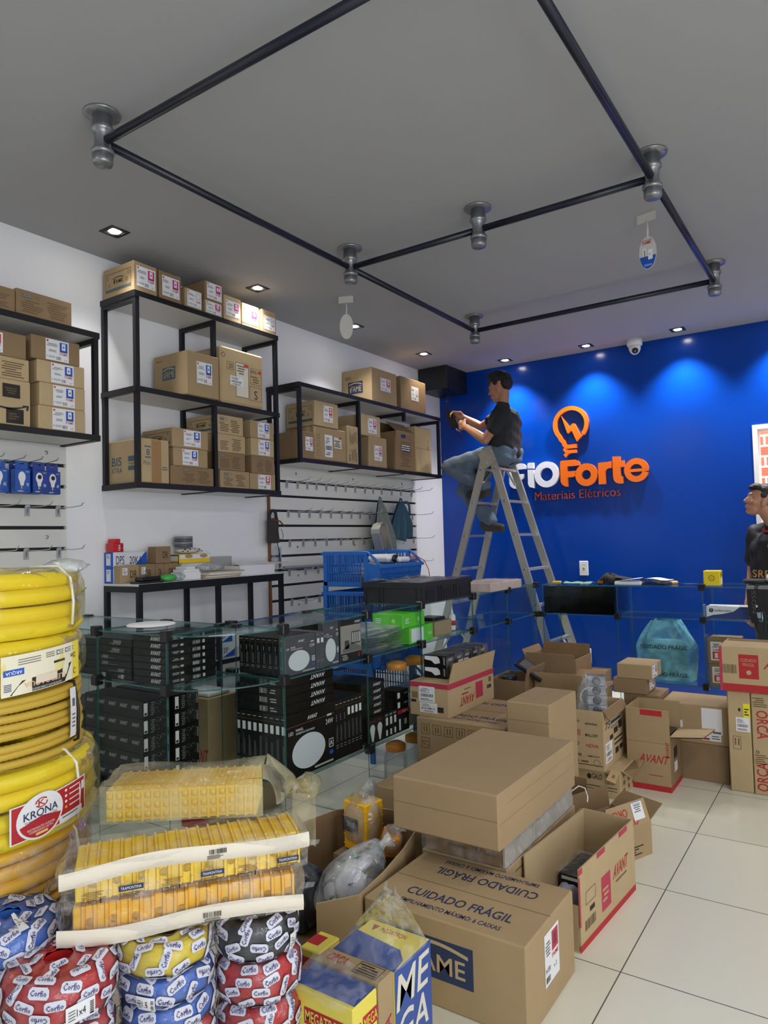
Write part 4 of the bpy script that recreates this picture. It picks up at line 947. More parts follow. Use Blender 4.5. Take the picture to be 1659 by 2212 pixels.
def bulbs(mb, f):
    for u in (.28, .72):
        disc(mb, f, u, .6, f.w*.15, f.h*.2, LEDW); mb.poly([f.p(u-.13, .5, .001), f.p(u-.04, .1, .001), f.p(u+.04, .1, .001), f.p(u+.13, .5, .001)], LEDW)
        tx(mb, f, 'AVANT', u-.14, .88, .28, .06, RED, .001)
carton('black carton showing two white bulbs, aisle counter bottom shelf', (-2.105, -2.066), (2.855, 2.998), (ZB+.001, ZB+.122), BOXG, name='lamp_carton', cat='lamp carton', group=gl, pr=[('F', bulbs)])
for k in range(3):
    carton('%s small black carton with white stickers beside the two bulb carton' % ORD[k], (-2.16, -2.066), (3.003+.0385*k, 3.04+.0385*k), (ZB+.001, ZB+.13), BOXG, name='lamp_carton', cat='lamp carton', group=gl, pr=[('F', lambda mb, f: (tx(mb, f, 'AVANT', .15, .86, .7, .08, PAPER), rc(mb, f, .3, .5, .5, .3, PAPER), rc(mb, f, .3, .1, .4, .22, PAPER)))])
carton('black carton with red top band at the end of the bulb row', (-2.18, -2.066), (3.125, 3.24), (ZB+.001, ZB+.118), BOXG, name='lamp_carton', cat='lamp carton', group=gl, pr=[('F', lambda mb, f: (rc(mb, f, 0, .82, 1, .18, RED), tx(mb, f, 'AVANT', .4, .85, .5, .1, PAPER, .001), rc(mb, f, .1, .1, .14, .5, PAPER), rc(mb, f, .55, .3, .2, .25, SILV)))])
for k in range(2): carton('%s black carton stacked on the red banded carton' % ['lower', 'upper'][k], (-2.18, -2.068), (3.125, 3.24), (ZB+.119+.05*k, ZB+.168+.05*k), BOXK, name='lamp_carton', cat='lamp carton', group=gl, pr=[('F', lambda mb, f: (rc(mb, f, .05, .2, .2, .6, PAPER), tx(mb, f, 'AVANT', .6, .5, .3, .2, PAPER)))])
# folded clear bags, green cartons and small things on the middle shelf
for k in range(7):
    q = MB(); w_ = .012*math.sin(k*1.9)
    q.grid(lambda u, v: Vector(((u-.5)*.28, (v-.5)*.40, .012+.004*math.sin(5*u+k)+.005*math.sin(7*v+2*k))), 10, 14, FOLD)
    q.grid(lambda u, v: Vector(((.5-u)*.28, (v-.5)*.40, .0+.001*math.sin(5*u+k))), 10, 14, FOLD); 
    tag(q.build('folded_plastic', loc=(-2.22+w_, 3.04, ZM+.003+.017*k), rz=.05*math.sin(k*2.1)), '%s folded clear plastic sheet in the pile on the middle shelf' % ['bottom', 'second', 'third', 'fourth', 'fifth', 'sixth', 'topmost'][k], 'plastic sheet', 'folded plastic pile in the aisle counter')
gpr = lambda mb, f: (lines(mb, f, .1, .3, .2, .4, 3, PAPER), disc(mb, f, .7, .5, .012, .012, mat('pale_green_print', (170, 224, 140), .5)))
carton('lower green and white carton in the aisle counter', (-2.30, -2.075), (3.28, 3.53), (ZM+.001, ZM+.093), GREENB, name='small_carton', pr=[('F', lambda mb, f: (rc(mb, f, .06, .1, .52, .8, PAPER), tx(mb, f, 'bit', .78, .35, .16, .24, PAPER, .001)))])
carton('upper green carton stacked in the aisle counter', (-2.28, -2.08), (3.22, 3.45), (ZM+.094, ZM+.172), GREENB, name='small_carton', pr=[('F', gpr), ('L', gpr)])
carton('small brown carton beside the green cartons', (-2.26, -2.10), (3.60, 3.80), (ZM+.001, ZM+.088), CB, name='small_carton')
q = MB(); q.cbox(-2.24, -2.12, 3.62, 3.76, ZM+.089, ZM+.108, BLKP, .004); tag(q.build('black_case'), 'flat black case on the small brown carton', 'case')
t = thing('glue_bottle', 'white glue bottle with pointed nozzle in the aisle counter', 'bottle', (-2.17, 3.93, ZM+.001))
q = MB(); q.lathe([(.022, 0), (.024, .004), (.024, .085), (.018, .098), (.011, .102)], WHITE, n=18); q.build('body', t)
q = MB(); q.lathe([(.011, .102), (.010, .112), (.003, .150), (0, .151)], WHITE, n=14); q.build('nozzle', t)
q = MB(); q.lathe([(.0245, .03), (.0245, .06)], RED, n=18); q.build('label', t)
# jars
def make_jar(label, x, y, z):
    t = thing('plastic_jar', label, 'jar', (x, y, z), 0, 'clear jars with orange lids')
    q = MB(); q.lathe([(.0, .004), (.058, .0), (.066, .008), (.068, .06), (.068, .15), (.064, .175), (.052, .192), (.05, .2)], JARM, n=28); q.build('body', t)
    q = MB(); q.lathe([(.054, .196), (.056, .198), (.056, .228), (.050, .234), (.036, .236), (.034, .242), (0, .243)], ORJ, n=28); q.build('lid', t)
    return t
j = make_jar('clear jar with orange lid on the floor inside the aisle counter, front one', -2.20, 3.30, 0.001)
dup(j, (-2.20, 3.50, .001), label='clear jar with orange lid on the floor inside the aisle counter, half hidden')
dup(j, (-2.20, 3.33, .44), label='clear jar with orange lid above the black cartons, left one'); dup(j, (-2.20, 3.52, .44), label='clear jar with orange lid above the black cartons, right one')
for k in range(2): carton('%s white carton carrying a jar in the aisle counter' % ['left', 'right'][k], (-2.32, -2.09), (3.25+.19*k, 3.43+.19*k), (ZB+.001, .439), mat('pale_grey_card', (204, 206, 208), .6), name='small_carton')

# ================================================================ on and behind the aisle counter
t = thing('storage_crate', 'low black plastic crate under stretch film on the aisle counter', 'crate', (-2.235, 3.65, ZT+.001))
CR = mat('crate_plastic', (34, 35, 40), .45)
q = MB(); a, b, hz = .195, .30, .118
for bx in ((-a, -a+.012, -b, b), (a-.012, a, -b, b), (-a+.012, a-.012, -b, -b+.012), (-a+.012, a-.012, b-.012, b)): q.box(*bx, 0, hz-.03, CR)
q.box(-a+.012, a-.012, -b+.012, b-.012, 0, .006, CR)
for bx in ((-a-.008, -a+.012, -b-.008, b+.008), (a-.012, a+.008, -b-.008, b+.008), (-a+.012, a-.012, -b-.008, -b+.012), (-a+.012, a-.012, b-.012, b+.008)): q.box(*bx, hz-.03, hz, CR)
for y in (-.29, -.1, -.07, .08, .11, .285): q.box(a, a+.006, y-.006, y+.006, .002, hz-.03, CR)
for x in (-.18, -.09, -.06, .16): q.box(x-.005, x+.005, -b-.006, -b, .002, hz-.03, CR)
for y in (-.2, .0, .2): q.box(a, a+.003, y-.05, y+.05, .012, hz-.045, mat('crate_dark', (20, 21, 25), .5))
q.build('crate_body', t)
q = MB(); q.grid(lambda u, v: Vector(((u-.5)*.40, (v-.5)*.61, hz+.006+.006*math.sin(19*u+3*v)*math.sin(23*v+2)+.006*math.sin(9*v+5*u))), 26, 36, WRAP); q.build('stretch_film', t)
q = MB()
for i in range(4):
    for k in range(2): q.cbox(-.16+.165*k, -.01+.165*k, -.28+.14*i, -.15+.14*i, .01, hz-.006, mat('grey_goods', (96, 98, 106), .5), .006)
q.build('packed_goods', t)
carton('small red and black boxed float valve lying behind the crate', (-2.36, -2.28), (4.06, 4.30), (ZT+.001, ZT+.05), mat('black_photo_card', (34, 32, 34), .4), name='small_carton', pr=[('F', lambda mb, f: (rc(mb, f, 0, 0, .42, 1, PAPER), rc(mb, f, .04, .15, .34, .7, RED, .001), tx(mb, f, 'FAME', .08, .3, .26, .4, PAPER, .0014), tx(mb, f, 'Chave Boia', .46, .3, .42, .4, PAPER, .001)))])
t = thing('wrapped_slab', 'flat pale slab wrapped in film at the far end of the aisle counter', 'package', (-2.17, 4.475, ZT+.001))
q = MB(); q.cbox(-.135, .135, -.25, .25, 0, .058, mat('pink_board', (206, 186, 176), .6), .004); q.build('board_stack', t)
q = MB(); q.grid(lambda u, v: Vector(((u-.5)*.28+.0, (v-.5)*.52, .062+.003*math.sin(21*u)*math.sin(17*v))), 14, 22, WRAP); q.grid(lambda u, v: Vector((.138+.002*math.sin(30*u), (u-.5)*.52, .002+.06*v)), 22, 5, WRAP); q.grid(lambda u, v: Vector(((u-.5)*.28, -.254-.003*math.sin(20*u), .002+.06*v)), 14, 5, WRAP); q.build('film', t)

# blue tiered basket between counter and slat wall
t = thing('basket_rack', 'blue plastic stacking baskets standing behind the aisle counter', 'basket', (-2.705, 3.80, 0)); 
def basket(zr, parent_name):
    q = MB(); x0, x1, y0, y1 = -.185, .185, -.245, .245; zb = zr-.215; m_ = BLUEPL
    fx = x1+.07; zl = zr-.085                                     # low front lip
    for y in (y0, y1):
        q.tube([(x0, y, zr), (x1-.02, y, zr), (x1+.03, y, zr-.04), (fx, y, zl)], .009, m_, 8); s_ = 1 if y > 0 else -1
        q.box(x0-.012, x1-.02, y-.012, y+.012, zr-.016, zr+.004, m_)
        q.box(x0, x0+.03, y-.006, y+.006, zb, zr, m_); q.box(x1-.05, x1-.02, y-.006, y+.006, zb, zr, m_); q.box(x0, x1, y-.006, y+.006, zb, zb+.03, m_)
        q.box(x0, x1-.02, y-.004, y+.004, zb+.075, zb+.082, m_); q.box(x0, x1-.02, y-.004, y+.004, zb+.13, zb+.137, m_)
        for i in range(13): x = x0+.035+.021*i; q.box(x, x+.008, y-.004, y+.004, zb+.03, zr-.014, m_)
        q.mesh([(x1-.02, y-.004, zb), (fx-.02, y-.004, zb+.02), (fx, y-.004, zl), (x1-.02, y-.004, zl+.02), (x1-.02, y+.004, zb), (fx-.02, y+.004, zb+.02), (fx, y+.004, zl), (x1-.02, y+.004, zl+.02)], [(0,1,2,3),(7,6,5,4),(0,4,5,1),(1,5,6,2),(2,6,7,3)], m_)
    q.box(x0-.012, x0+.004, y0, y1, zr-.016, zr+.004, m_); q.box(fx-.012, fx+.012, y0-.01, y1+.01, zl-.012, zl+.006, m_)
    for xx, top in ((x0, zr-.014), (fx-.01, zl-.01)):
        q.box(xx-.004, xx+.004, y0, y1, zb, zb+.03, m_); q.box(xx-.004, xx+.004, y0, y1, zb+.075, zb+.082, m_)
        for i in range(22): y = y0+.02+.021*i; q.box(xx-.004, xx+.004, y, y+.009, zb+.03, top, m_)
    q.box(x0, x1, y0, y1, zb, zb+.006, m_); q.box(x1, fx-.01, y0, y1, zb+.004, zb+.010, m_)
    return q
for zr in (1.288, 1.035, .782, .529):
    basket(zr, 'basket').build('basket_tier', t)
for x in (-.185, .155):
    for y in (-.25, .25):
        q = MB(); q.box(x, x+.03, y-.009, y+.009, .0, 1.08, BLUEPL); q.build('leg', t)
q = MB(); q.cbox(-2.85, -2.54, 3.58, 4.02, 1.08, 1.15, mat('grey_cable_goods', (120, 118, 112), .6), .02); tag(q.build('boxed_goods'), 'beige goods lying in the top blue basket', 'goods')
q = MB(); blob(q, (-2.70, 3.78, 1.185), (.12, .19, .034), WRAP, 20, 10, .14, 21); tag(q.build('plastic_bundle'), 'clear wrapped bundle in the top blue basket', 'package')
t = thing('power_supply', 'white rounded device with trailing red wire in the top blue basket', 'device', (-2.60, 3.90, 1.22))
q = MB(); q.cbox(-.12, .06, -.11, .02, 0, .05, WHITE, .02); q.cbox(-.03, .10, -.04, .09, -.005, .028, WHITE, .01); q.build('housing', t)
q = MB(); q.lathe([(.026, 0), (.026, .014), (.0, .012)], BLKP, c=(.06, -.05, .02), axis=(1, 0, 0), n=16); q.build('knob', t)
q = MB(); q.tube([(.08, .07, .02), (.14, .10, .03), (.18, .13, .0), (.20, .15, -.06), (.205, .155, -.12)], .003, RED, 6); q.build('red_wire', t)
t = thing('luminaire_tray', 'silver elongated lamp tray leaning upright in the blue basket', 'lamp', (-2.80, 4.03, 1.10))
q = MB(); a1 = Vector((0, -.36, .93)).normalized(); b1 = Vector((0, .93, .36)); c1 = Vector((1, 0, 0)); base = Vector((0, .14, 0))
def trp(u, v, d): return base+a1*(u*.40)+b1*v+c1*d
PF = [(0, -.055), (.88, -.055), (.95, -.045), (1, -.01), (1, .03), (.96, .05), (.9, .058), (0, .058)]
for i in range(len(PF)-1): (u, v), (u2, v2) = PF[i], PF[i+1]; q.poly([trp(u, v, .05), trp(u2, v2, .05), trp(u2, v2, -.02), trp(u, v, -.02)], ALU)
q.poly([trp(u, v, -.02) for u, v in PF], ALU)
q.poly([trp(u, v*.86, .02) for u, v in PF], mat('tray_reflector', (168, 160, 150), .25, metal=.7))
for i in range(len(PF)-1): (u, v), (u2, v2) = PF[i], PF[i+1]; q.poly([trp(u, v, .05), trp(u2, v2, .05), trp(u2, v2*.86, .05), trp(u, v*.86, .05)], ALU); q.poly([trp(u, v*.86, .05), trp(u2, v2*.86, .05), trp(u2, v2*.86, .02), trp(u, v*.86, .02)], ALU)
q.build('tray_body', t)
q = MB(); f = F(trp(.3, -.01, .0206), a1, b1, .07, .03); rc(q, f, 0, 0, 1, 1, PAPER); lines(q, f, .1, .1, .8, .7, 3, INK); q.build('label', t)
# ================================================================ cartons on the floor
L_ = lines
def icons(mb, f, u, v, n, s=.06):
    for i in range(n):
        w, h = s, s*f.w/f.h; frame(mb, f, u+i*s*1.35, v, w, h, .0025, INKB); rc(mb, f, u+i*s*1.35+w*.3, v+h*.2, w*.12, h*.6, INKB); rc(mb, f, u+i*s*1.35+w*.6, v+h*.2, w*.12, h*.6, INKB)
# the big fragile carton in the foreground
def frag(mb, f):
    rc(mb, f, 0, .497, 1, .006, INKB, .0005)
    tx(mb, f, 'CUIDADO FRÁGIL', .18, .24, .66, .15, NAVY, .0009, .02); tx(mb, f, 'EMPILHAMENTO MÁXIMO: 6 CAIXAS', .2, .10, .62, .075, NAVY, .0009, .008)
    tx(mb, f, 'CUIDADO FRÁGIL', .2, .64, .66, .15, NAVY, .0009, .02, 2); tx(mb, f, 'EMPILHAMENTO MÁXIMO: 6 CAIXAS', .2, .86, .62, .075, NAVY, .0009, .008, 2)
def pinklab(mb, f):
    g = f.sub(.34, .30, .3, .58, .0006); rc(mb, g, 0, 0, 1, 1, PAPER, .0003)
    rc(mb, g, .5, .55, .44, .38, PINKI); rc(mb, g, .62, .64, .2, .22, mat('dark_pink_print', (120, 40, 60), .5), .0009); tx(mb, g, 'FAME', .5, .42, .44, .09, RED, .0009, .02)
    L_(mb, g, .06, .55, .36, .3, 5, GREYL); bars(mb, g, .06, .06, .3, .12, INK); tx(mb, g, 'N 030', .06, .25, .3, .1, INK); tx(mb, g, 'x 2', .6, .2, .2, .08, INK)
carton('large carton with navy fragile warning on top and a navy logo panel, in the foreground', (-1.343, -.803), (1.812, 2.182), (0, .251), CB, jit=.002, ch=.005,
       pr=[('T', frag), ('L', lambda mb, f: (famelogo(mb, f, .22, .32, .48, .46, NAVY, CB2), icons(mb, f, .03, .78, 2, .03)))], st=[('F', pinklab)])
# support carton and slab behind it, the long plain carton on top
carton('flat carton behind the fragile carton, under the film wrapped slab', (-1.36, -1.03), (2.192, 2.86), (0, .2535), CB, pr=[('F', lambda mb, f: L_(mb, f, .1, .86, .5, .05, 1, INKB))])
t = thing('wrapped_slab', 'film wrapped flat pack under the long plain carton', 'package', (-1.195, 2.515, .2545))
q = MB(); q.cbox(-.15, .15, -.322, .322, 0, .106, CB3, .004); f = faces(.3, .644, .1)['L']; tx(q, f, 'FRAGIL', .62, .3, .3, .3, INKB); L_(q, f, .3, .3, .25, .4, 2, INKB); q.build('flat_carton', t)
SFM = mat('silver_foam', (178, 172, 162), .5, nz=.1, bump=.4, scale=60)
q = MB(); q.cbox(.1505, .162, -.325, .325, .002, .104, SFM, .002); q.build('foam_edge', t)
q = MB(); q.grid(lambda u, v: Vector((.166+.003*math.sin(50*u+9*v)+.003*math.sin(23*u), (u-.5)*.66, .002+.104*v)), 60, 8, WRAP); q.grid(lambda u, v: Vector(((u-.5)*.325, -.327-.003*math.sin(20*u), .002+.104*v)), 14, 6, WRAP); q.build('film', t)
q = MB(); q.tube([(.17, .30, .07), (.19, .33, .085), (.215, .33, .08), (.235, .30, .06), (.24, .28, .045)], .0025, PAPER, 5); q.build('string', t)
carton('long plain brown carton lying on top of the pile in the middle', (-1.40, -.995), (2.07, 2.775), (.3615, .541), mat('cardboard_long', (162, 138, 104), .8, nz=.08, bump=.15, scale=5), jit=.003, ch=.006,
       pr=[('L', lambda mb, f: rc(mb, f, .0, .52, .99, .012, CB3)), ('F', lambda mb, f: (rc(mb, f, .0, .47, 1, .006, CB3), rc(mb, f, .1, .75, .85, .005, CB3)))])
# AVANT carton standing open beside the fragile carton
def av_side(mb, f):
    rc(mb, f, 0, 0, 1, .085, RED, .0006); rc(mb, f, .36, .2, .16, .44, PINKI); L_(mb, f, .38, .3, .12, .2, 3, CB2); tx(mb, f, 'AVANT', .58, .46, .27, .17, RED, .0009, .02, 0, .3)
    L_(mb, f, .62, .38, .22, .05, 1, INKB); frame(mb, f, .1, .5, .16, .16, .002, INKB); bars(mb, f, .08, .2, .18, .12, INKB); rc(mb, f, .16, .38, .08, .06, INK)
    for u, w in ((.0, .06), (.3, .14), (.7, .16)): rc(mb, f, u, .93, w, .07, PINKI, .0007)
    rc(mb, f, 0, .3, .02, .6, PINKI, .0007)
o = open_carton('open carton with red base band right of the fragile carton', (-1.0, -.80), (2.29, 2.81), (0, .265), CB2, rz=-.075, missing='L', pr=[('F', av_side)], name='open_cardboard_box')
q = MB(); f = faces(.2, .52, .265)['L']; q.box(-.095, .094, -.26, -.255, .005, .15, CB); rc(q, F((-.095, -.2601, 0), (1, 0, 0), (0, 0, 1), .19, .15), .5, .3, .4, .4, INK); q.build('low_front_panel', o)
t = thing('black_pack', 'black film wrapped pack inside the open red banded carton', 'package', (-.93, 2.64, .006), -.075)
q = MB(); q.cbox(-.05, .06, -.1, .1, 0, .115, BOXG, .004); f = F((-.05, -.1002, 0), (1, 0, 0), (0, 0, 1), .11, .115); rc(q, f, .1, .82, .8, .1, PAPER); q.build('carton', t)
q = MB(); q.grid(lambda u, v: Vector(((u-.5)*.12, (v-.5)*.22, .118+.003*math.sin(18*u+4)*math.sin(25*v))), 12, 18, WRAP); q.build('film', t)
q = MB(); blob(q, (-.925, 2.43, .07), (.05, .09, .06), mat('grey_lilac_film', (150, 150, 172), .3), 16, 10, .16, 31); tag(q.build('crumpled_film'), 'crumpled lilac grey film at the near end of the open red banded carton', 'plastic')
# ORCA carton with raised flaps and the plain open one behind
o = open_carton('brown carton with raised printed flap and white delivery label beyond the red banded carton', (-1.065, -.845), (2.945, 3.205), (0, .138), CB, rz=-.41, flaps=(('F', -18, .095), ('R', 62, .1), ('B', 5, .09), ('L', -60, .07)), pr=[('F', lambda mb, f: L_(mb, f, .3, .12, .5, .3, 4, INK))])
for c in o.children:
    if c.name.startswith('flap'): fl = c; break
A = math.radians(-18); fF = faces(.22, .26, .138)['F']; dv = fF.V*math.cos(A)+fF.N*math.sin(A)
q = MB(); g_ = F(fF.p(0, 1, .0), fF.U, dv, fF.w, .095); tx(q, g_, 'ORCA', .08, .45, .42, .34, RED, .0012, .02, 2); tx(q, g_, 'ORCA', .3, .04, .4, .3, RED, .0012, .02, 2); q.build('red_lettering', o)
q = MB(); rc(q, g_, .62, .2, .26, .72, PAPER, .0014); L_(q, g_, .66, .5, .18, .34, 4, GREYL, .002); tx(q, g_, 'Correios', .66, .82, .18, .08, BLUEP, .002); q.build('label', o)
open_carton('shallow open plain carton between the long carton and the logo printed carton', (-1.32, -1.118), (2.95, 3.29), (0, .12), CB3, flaps=(('R', 4, .10), ('B', 8, .1), ('F', 75, .06)))
# brand printed cartons
BR = [('elgin', .1, .78, .24, .06, INK), ('salonline', .5, .76, .34, .045, INK), ('GTUS', .1, .58, .24, .075, RED), ('MALLORY', .5, .56, .36, .05, INK), ('PRO', .12, .4, .2, .06, INK), ('NOVA', .52, .38, .34, .06, RED), ('midea', .12, .22, .26, .06, INK), ('AMVOX', .54, .22, .34, .03, INK)]
def brand(mb, f):
    for s, u, v, w, h, m_ in BR: tx(mb, f, s, u, v, w, h, m_, .0009, .015)
    frame(mb, f, .08, .565, .28, .10, .0015, RED); rc(mb, f, .06, .08, .9, .012, INK); rc(mb, f, .1, .12, .2, .03, INKB); rc(mb, f, .36, .12, .2, .03, INKB); ring(mb, f, .8, .13, .018, .002, INKB)
def brandside(mb, f):
    tx(mb, f, '75', .1, .66, .24, .12, NAVY, .0009, .03, 0, .3); rc(mb, f, .36, .7, .5, .05, NAVY); tx(mb, f, 'ANOS', .36, .62, .4, .05, NAVY)
    for u, v, w, h in ((.5, .5, .2, .1), (.74, .53, .18, .14), (.3, .44, .16, .08), (.5, .38, .42, .03), (.5, .3, .42, .03), (.55, .14, .16, .1), (.76, .16, .16, .08)): rc(mb, f, u, v, w, h, INK)
    rc(mb, f, .3, .9, .06, .04, INK)
open_carton('tall open carton printed with many black and red logos, holding clear bags', (-1.335, -1.148), (3.64, 4.0), (.1465, .450), CB2, flaps=(('F', 150, .05), ('B', 20, .06)), pr=[('L', brand), ('F', brandside)], st=[('F', ship_label(.08, .1, .32, .34))])
def galo(mb, f):
    tx(mb, f, 'GALO', .57, .6, .15, .2, INK, .0009, .03); tx(mb, f, 'PAINT', .77, .72, .14, .16, INK, .0009, .03); tx(mb, f, 'COLOR', .77, .48, .14, .16, INK); disc(mb, f, .52, .68, .012, .014, INK); rc(mb, f, .4, .35, .55, .03, INK); rc(mb, f, .4, .25, .55, .02, INK)
carton('low carton with black paint logos under the many logo carton', (-1.42, -1.085), (3.69, 4.02), (0, .1455), CB2, pr=[('L', galo), ('F', lambda mb, f: [rc(mb, f, u, v, .1, .14, INKB) for u in (.15, .4, .65) for v in (.15, .42, .7)])], st=[])
q = MB(); FL = mat('cardboard_flap', (186, 156, 114), .8, nz=.08, bump=.1)
for P in ([(-1.082, 3.70, .146), (-1.082, 3.98, .146), (-1.02, 3.96, .155), (-1.01, 3.80, .150), (-1.035, 3.70, .12)], [(-1.13, 3.688, .146), (-1.085, 3.688, .146), (-1.09, 3.63, .10), (-1.14, 3.63, .112)]):
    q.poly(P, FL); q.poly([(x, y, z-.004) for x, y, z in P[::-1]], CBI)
tag(q.build('cardboard_flap'), 'torn flap sticking out from under the many logo carton', 'cardboard')
t = thing('goods_bag', 'clear bag of white fittings standing in the many logo carton', 'bag', (-1.29, 3.85, .20))
q = MB(); blob(q, (0, 0, .2), (.09, .11, .2), BAGW, 22, 14, .14, 41, fn=lambda p: Vector((p.x*(1-.5*max(0, p.z)/.2), p.y*(1-.5*max(0, p.z)/.2), p.z))); q.build('plastic', t)
q = MB()
for k in range(6): a = k*1.1; q.lathe([(.014, 0), (.03, .006), (.034, .02), (.026, .02), (.0, .012)], WHITE, c=(.035*math.cos(a), .05*math.sin(a), .08+.035*k), axis=(math.cos(a), math.sin(a), .6), n=16)
q.lathe([(.05, -.008), (.058, 0), (.05, .008), (.05, -.008)], WHITE, c=(.03, -.05, .28), axis=(.5, -.8, .2), n=24); q.build('fittings', t)
t = thing('spotlight_tray', 'film wrapped strip of four square grey spotlights standing in the many logo carton', 'package', (-1.20, 3.72, .415), .35)
q = MB(); GT = mat('grey_spot_plastic', (150, 152, 160), .4); GT2 = mat('grey_spot_dark', (92, 94, 104), .4)
q.box(-.047, .047, 0, .03, 0, .205, GT2)
for k in range(4):
    z = .004+.05*k; q.box(-.045, .045, -.012, 0, z, z+.045, GT); q.lathe([(.022, .0), (.018, -.004), (.008, -.002), (.0, -.002)], GT2, c=(0, -.0125, z+.022), axis=(0, 1, 0), n=16)
q.build('spotlights', t)
q = MB(); q.grid(lambda u, v: Vector(((u-.5)*.105, -.016-.003*math.sin(22*v+6*u), -.004+.215*v)), 10, 24, WRAP); q.build('film', t)
# AVANT box against the wall side, ORCA boxes
o = open_carton('open carton with red word and red base band standing before the back counter', (-1.11, -.888), (3.92, 4.185), (0, .425), CB, missing='F', pr=[('L', lambda mb, f: (rc(mb, f, 0, .0, 1, .07, RED), tx(mb, f, 'AVANT', .3, .34, .66, .1, RED, .0009, .02, 0, .3), L_(mb, f, .5, .18, .4, .02, 1, RED), rc(mb, f, .34, .92, .5, .07, RED), rc(mb, f, 0, .585, 1, .006, CB3), tx(mb, f, 'AVANT', .9, .42, .08, .2, RED, .0009, .02, 1)))])
q = MB(); q.box(.106, .111, -.13, .13, .005, .285, CB3); f = F((.1112, -.13, 0), (0, 1, 0), (0, 0, 1), .26, .285); rc(q, f, 0, 0, 1, .1, RED); rc(q, f, .3, .55, .3, .2, INK); rc(q, f, .32, .3, .26, .18, PAPER); q.build('low_side_panel', o)
q = MB(); P = [(.108, -.12, .286), (.27, -.10, .30), (.30, .08, .306), (.112, .12, .286)]; q.poly(P, CB2); q.poly([(x, y, z-.005) for x, y, z in P[::-1]], CBI); q.build('flap', o)
q = MB(); q.cbox(-1.09, -.90, 3.95, 4.15, .006, .29, BOXG, .006); tag(q.build('dark_pack'), 'dark glossy pack seen inside the open red banded carton before the back counter', 'package')
carton('lower plain carton beside the grey-lit floor tiles before the back counter', (-.99, -.652), (4.20, 4.50), (0, .2005), CB3)
carton('upper carton with blank white sticker before the back counter', (-.992, -.650), (4.20, 4.50), (.2015, .41), CB, st=[('F', lambda mb, f: None), ('L', lambda mb, f: (rc(mb, f, .62, .28, .3, .66, PAPER), rc(mb, f, .62, .1, .28, .2, PAPER, .0007), rc(mb, f, .63, .12, .1, .05, RED, .001), L_(mb, f, .76, .14, .12, .12, 2, GREYL, .001), rc(mb, f, .78, .3, .12, .05, INKB, .001), rc(mb, f, .24, .3, .09, .26, PAPER)))])
carton('carton hidden low under the three small cartons', (-1.25, -1.005), (4.22, 4.46), (0, .343), CB3)
carton('bottom of the three small cartons stacked before the back counter', (-1.20, -1.0), (4.215, 4.45), (.344, .436), CB3, pr=[('L', lambda mb, f: rc(mb, f, .45, .3, .1, .4, CBI))])
carton('middle of the three small cartons stacked before the back counter', (-1.255, -1.066), (4.20, 4.42), (.437, .522), CB3, st=[('F', fame_sticker(BLUEP, 0, .3, .15, .5, .7))])
carton('topmost of the three small cartons stacked before the back counter', (-1.23, -1.035), (4.20, 4.43), (.523, .606), CB, st=[('F', fame_sticker(BLUEP, 0, .06, .1, .5, .84))])
def orca(right):
    def fn(mb, f):
        if right:
            tx(mb, f, 'ORCA', .1, .55, .24, .28, RED, .0009, .02, 3); tx(mb, f, 'ORCA', .06, .04, .24, .28, RED, .0009, .02, 1)
            for v in (.86, .3): L_(mb, f, .04, v, .3, .1, 5, INKB)
            ring(mb, f, .1, .42, .008, .003, INK)
        else:
            rc(mb, f, .48, .8, .1, .03, INK); rc(mb, f, .03, 0, .01, 1, INKB)
            frame(mb, f, .2, .42, .34, .13, .002, INKB); rc(mb, f, .28, .46, .05, .07, INKB); rc(mb, f, .42, .46, .05, .07, INKB)
    return fn
carton('tall narrow carton with yellow sticker and delivery label near the right picture edge', (-.637, -.528), (4.12, 4.42), (0, .522), CB2, pr=[('L', orca(False))], ch=.005,
       st=[('L', ship_label(.36, .6, .6, .14)), ('L', lambda mb, f: (rc(mb, f, .7, .74, .28, .14, mat('yellow_sticker', (236, 222, 40), .5), .0012), L_(mb, f, .74, .76, .2, .08, 3, INK, .0016)), 'yellow_sticker')])
carton('tall narrow carton with red lettering at the right picture edge', (-.524, -.30), (4.12, 4.42), (0, .520), CB2, pr=[('L', orca(True))], ch=.005)
def av2(mb, f):
    rc(mb, f, 0, .0, 1, .17, RED); rc(mb, f, .2, .3, .2, .54, RED); tx(mb, f, 'CUIDADO', .22, .68, .16, .07, CB2, .0012); tx(mb, f, 'FRAGIL', .24, .58, .12, .07, CB2, .0012); disc(mb, f, .3, .44, .012, .012, CB2, .0012)
    tx(mb, f, 'AVANT', .46, .54, .44, .2, RED, .0009, .02, 0, .3); bars(mb, f, .03, .4, .15, .2, INKB); rc(mb, f, 0, .0, .03, 1, PINKI, .0007)
o = open_carton('wide carton with red warning square lying on the tall narrow cartons', (-.662, -.20), (4.10, 4.42), (.524, .755), CB2, pr=[('L', av2)], flaps=(('L', -80, .10), ('F', -75, .08)))
